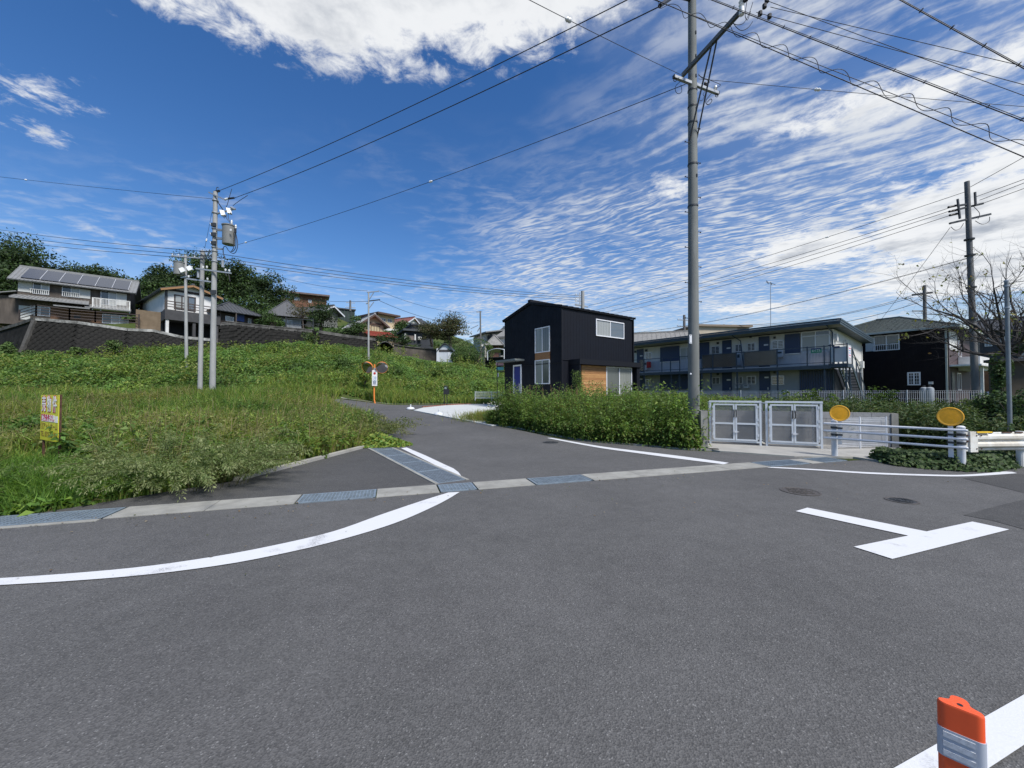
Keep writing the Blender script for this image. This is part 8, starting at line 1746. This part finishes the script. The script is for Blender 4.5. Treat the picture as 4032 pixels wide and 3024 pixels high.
c = at('N', 250, 690, 52.5); tree('dark hedge-like bush above the smoked-roof carport', c - UP * 1.5, None, c, 3.6, .9, 1600, (.14, .28), FD, name='leafy_tree', trunk=.1)
for i, (x, y, Y, r, sq, lab) in enumerate(((1330, 880, 52, 2.3, .72, 'large clipped hedge mound below the cherry tree'), (1640, 900, 53, 2.4, .75, 'rounded clipped hedge mound nearest the distant pole'), (1480, 960, 50, 1.5, .75, 'middle-sized clipped hedge ball in front'), (1350, 990, 49.5, 1.1, .8, 'small clipped hedge ball beside the white shed'))):
    shrub(lab, at('N', x, y, Y), r, 3600, (.09, .17), [(.06, .115, .03), (.05, .095, .026), (.075, .13, .035)], name='clipped_hedge', cat='hedge', squash=sq, clip=True)
shrub('low shrub patch on the terrace before the navy house', at('N', 480, 800, 54), .8, 500, (.1, .2), [(.10, .11, .04), (.07, .09, .03)], squash=.6)
# sparse tree on the right with bare branches and a few leaves
bt = thing('sparse_tree', 'nearly bare tree with thin branches and few leaves on the right', 'tree', (at('E', 1060, 1000, 13.5).x, 13.5, .5)); M_ = MB(); tips = []
rnd = random.Random(5)
def grow(p, d, L, r, lvl):
    pts = [p]; dd = d.copy(); nseg = 4
    for i in range(nseg):
        dd = (dd + Vector((rnd.gauss(0, .16), rnd.gauss(0, .16), rnd.gauss(.06, .12)))).normalized(); pts.append(pts[-1] + dd * L / nseg)
    M_.tube(pts, [r * (1 - .55 * i / nseg) for i in range(nseg + 1)], 6 if lvl < 2 else 4, cap=False)
    if lvl >= 4: tips.append((pts[-1], dd)); return
    for i in range(1, nseg + 1):
        for j in range(2 if lvl in (1, 2, 3) else 1):
            if lvl == 3 and rnd.random() < .72: continue
            if lvl == 2 and rnd.random() < .3: continue
            ax = Vector((rnd.gauss(0, 1), rnd.gauss(0, 1), rnd.gauss(.25, .7))).normalized(); nd = (dd * .75 + ax * .75).normalized(); grow(pts[i], nd, L * rnd.uniform(.42, .68), r * .5 * (1 - .1 * i), lvl + 1)
    if lvl: tips.append((pts[-1], dd))
root = Vector((at('E', 1080, 1000, 13.5).x, 13.5, .3)); fork = at('E', 1075, 900, 13.5)
M_.tube([root, root.lerp(fork, .5), fork], [.11, .10, .085], 8, cap=False)
for (x, y, Y_) in ((560, 480, 12.6), (660, 330, 13.4), (820, 250, 14.4), (1010, 190, 13.0), (1150, 230, 14.0), (700, 780, 12.4), (1230, 420, 13.0), (560, 830, 13.2)):
    e_ = at('E', x, y, Y_); v = e_ - fork; grow(fork.copy(), v.normalized(), v.length * .62, .05, 1)
M_.build('branches', BARKG, bt, recalc=False)
L = Leaves(); sel = rnd.sample(tips, min(len(tips), 130)); q = []
for p, d in sel:
    for j in range(rnd.randint(1, 4)): q.append([p.x + rnd.gauss(0, .05), p.y + rnd.gauss(0, .05), p.z + rnd.gauss(0, .05)])
q = np.array(q); n = len(q); L.rhomb(q, unit(RNG.normal(size=(n, 3)) + [0, 0, -.6]), RNG.uniform(.08, .14, n), RNG.uniform(.045, .08, n), pick([(.16, .20, .05), (.22, .21, .05), (.10, .13, .045), (.13, .09, .05)], n), .2); L.build('crown', LEAF, bt)

# scattered dry leaves and grit along the gutter and verge
lv = Leaves(); n = 420; s_ = RNG.uniform(-3.5, 12, n); t_ = np.where(RNG.uniform(0, 1, n) < .65, RNG.normal(-.12, .16, n), RNG.uniform(-2.2, .0, n)); X = G0.x + GX.x * s_ + GY.x * t_; Y = G0.y + GX.y * s_ + GY.y * t_; sz = RNG.uniform(.012, .035, n)
lv.flat(np.stack([X, Y, np.full(n, .036)], 1), unit(RNG.normal(size=(n, 3)) * .25 + [0, 0, 1]), sz, sz * .6, pick([(.20, .14, .07), (.12, .09, .05), (.25, .22, .15), (.10, .12, .04)], n)); tag(lv.build('leaf_litter', LEAF), 'sparse dry leaves and grit scattered along the gutter', 'litter', kind='stuff')
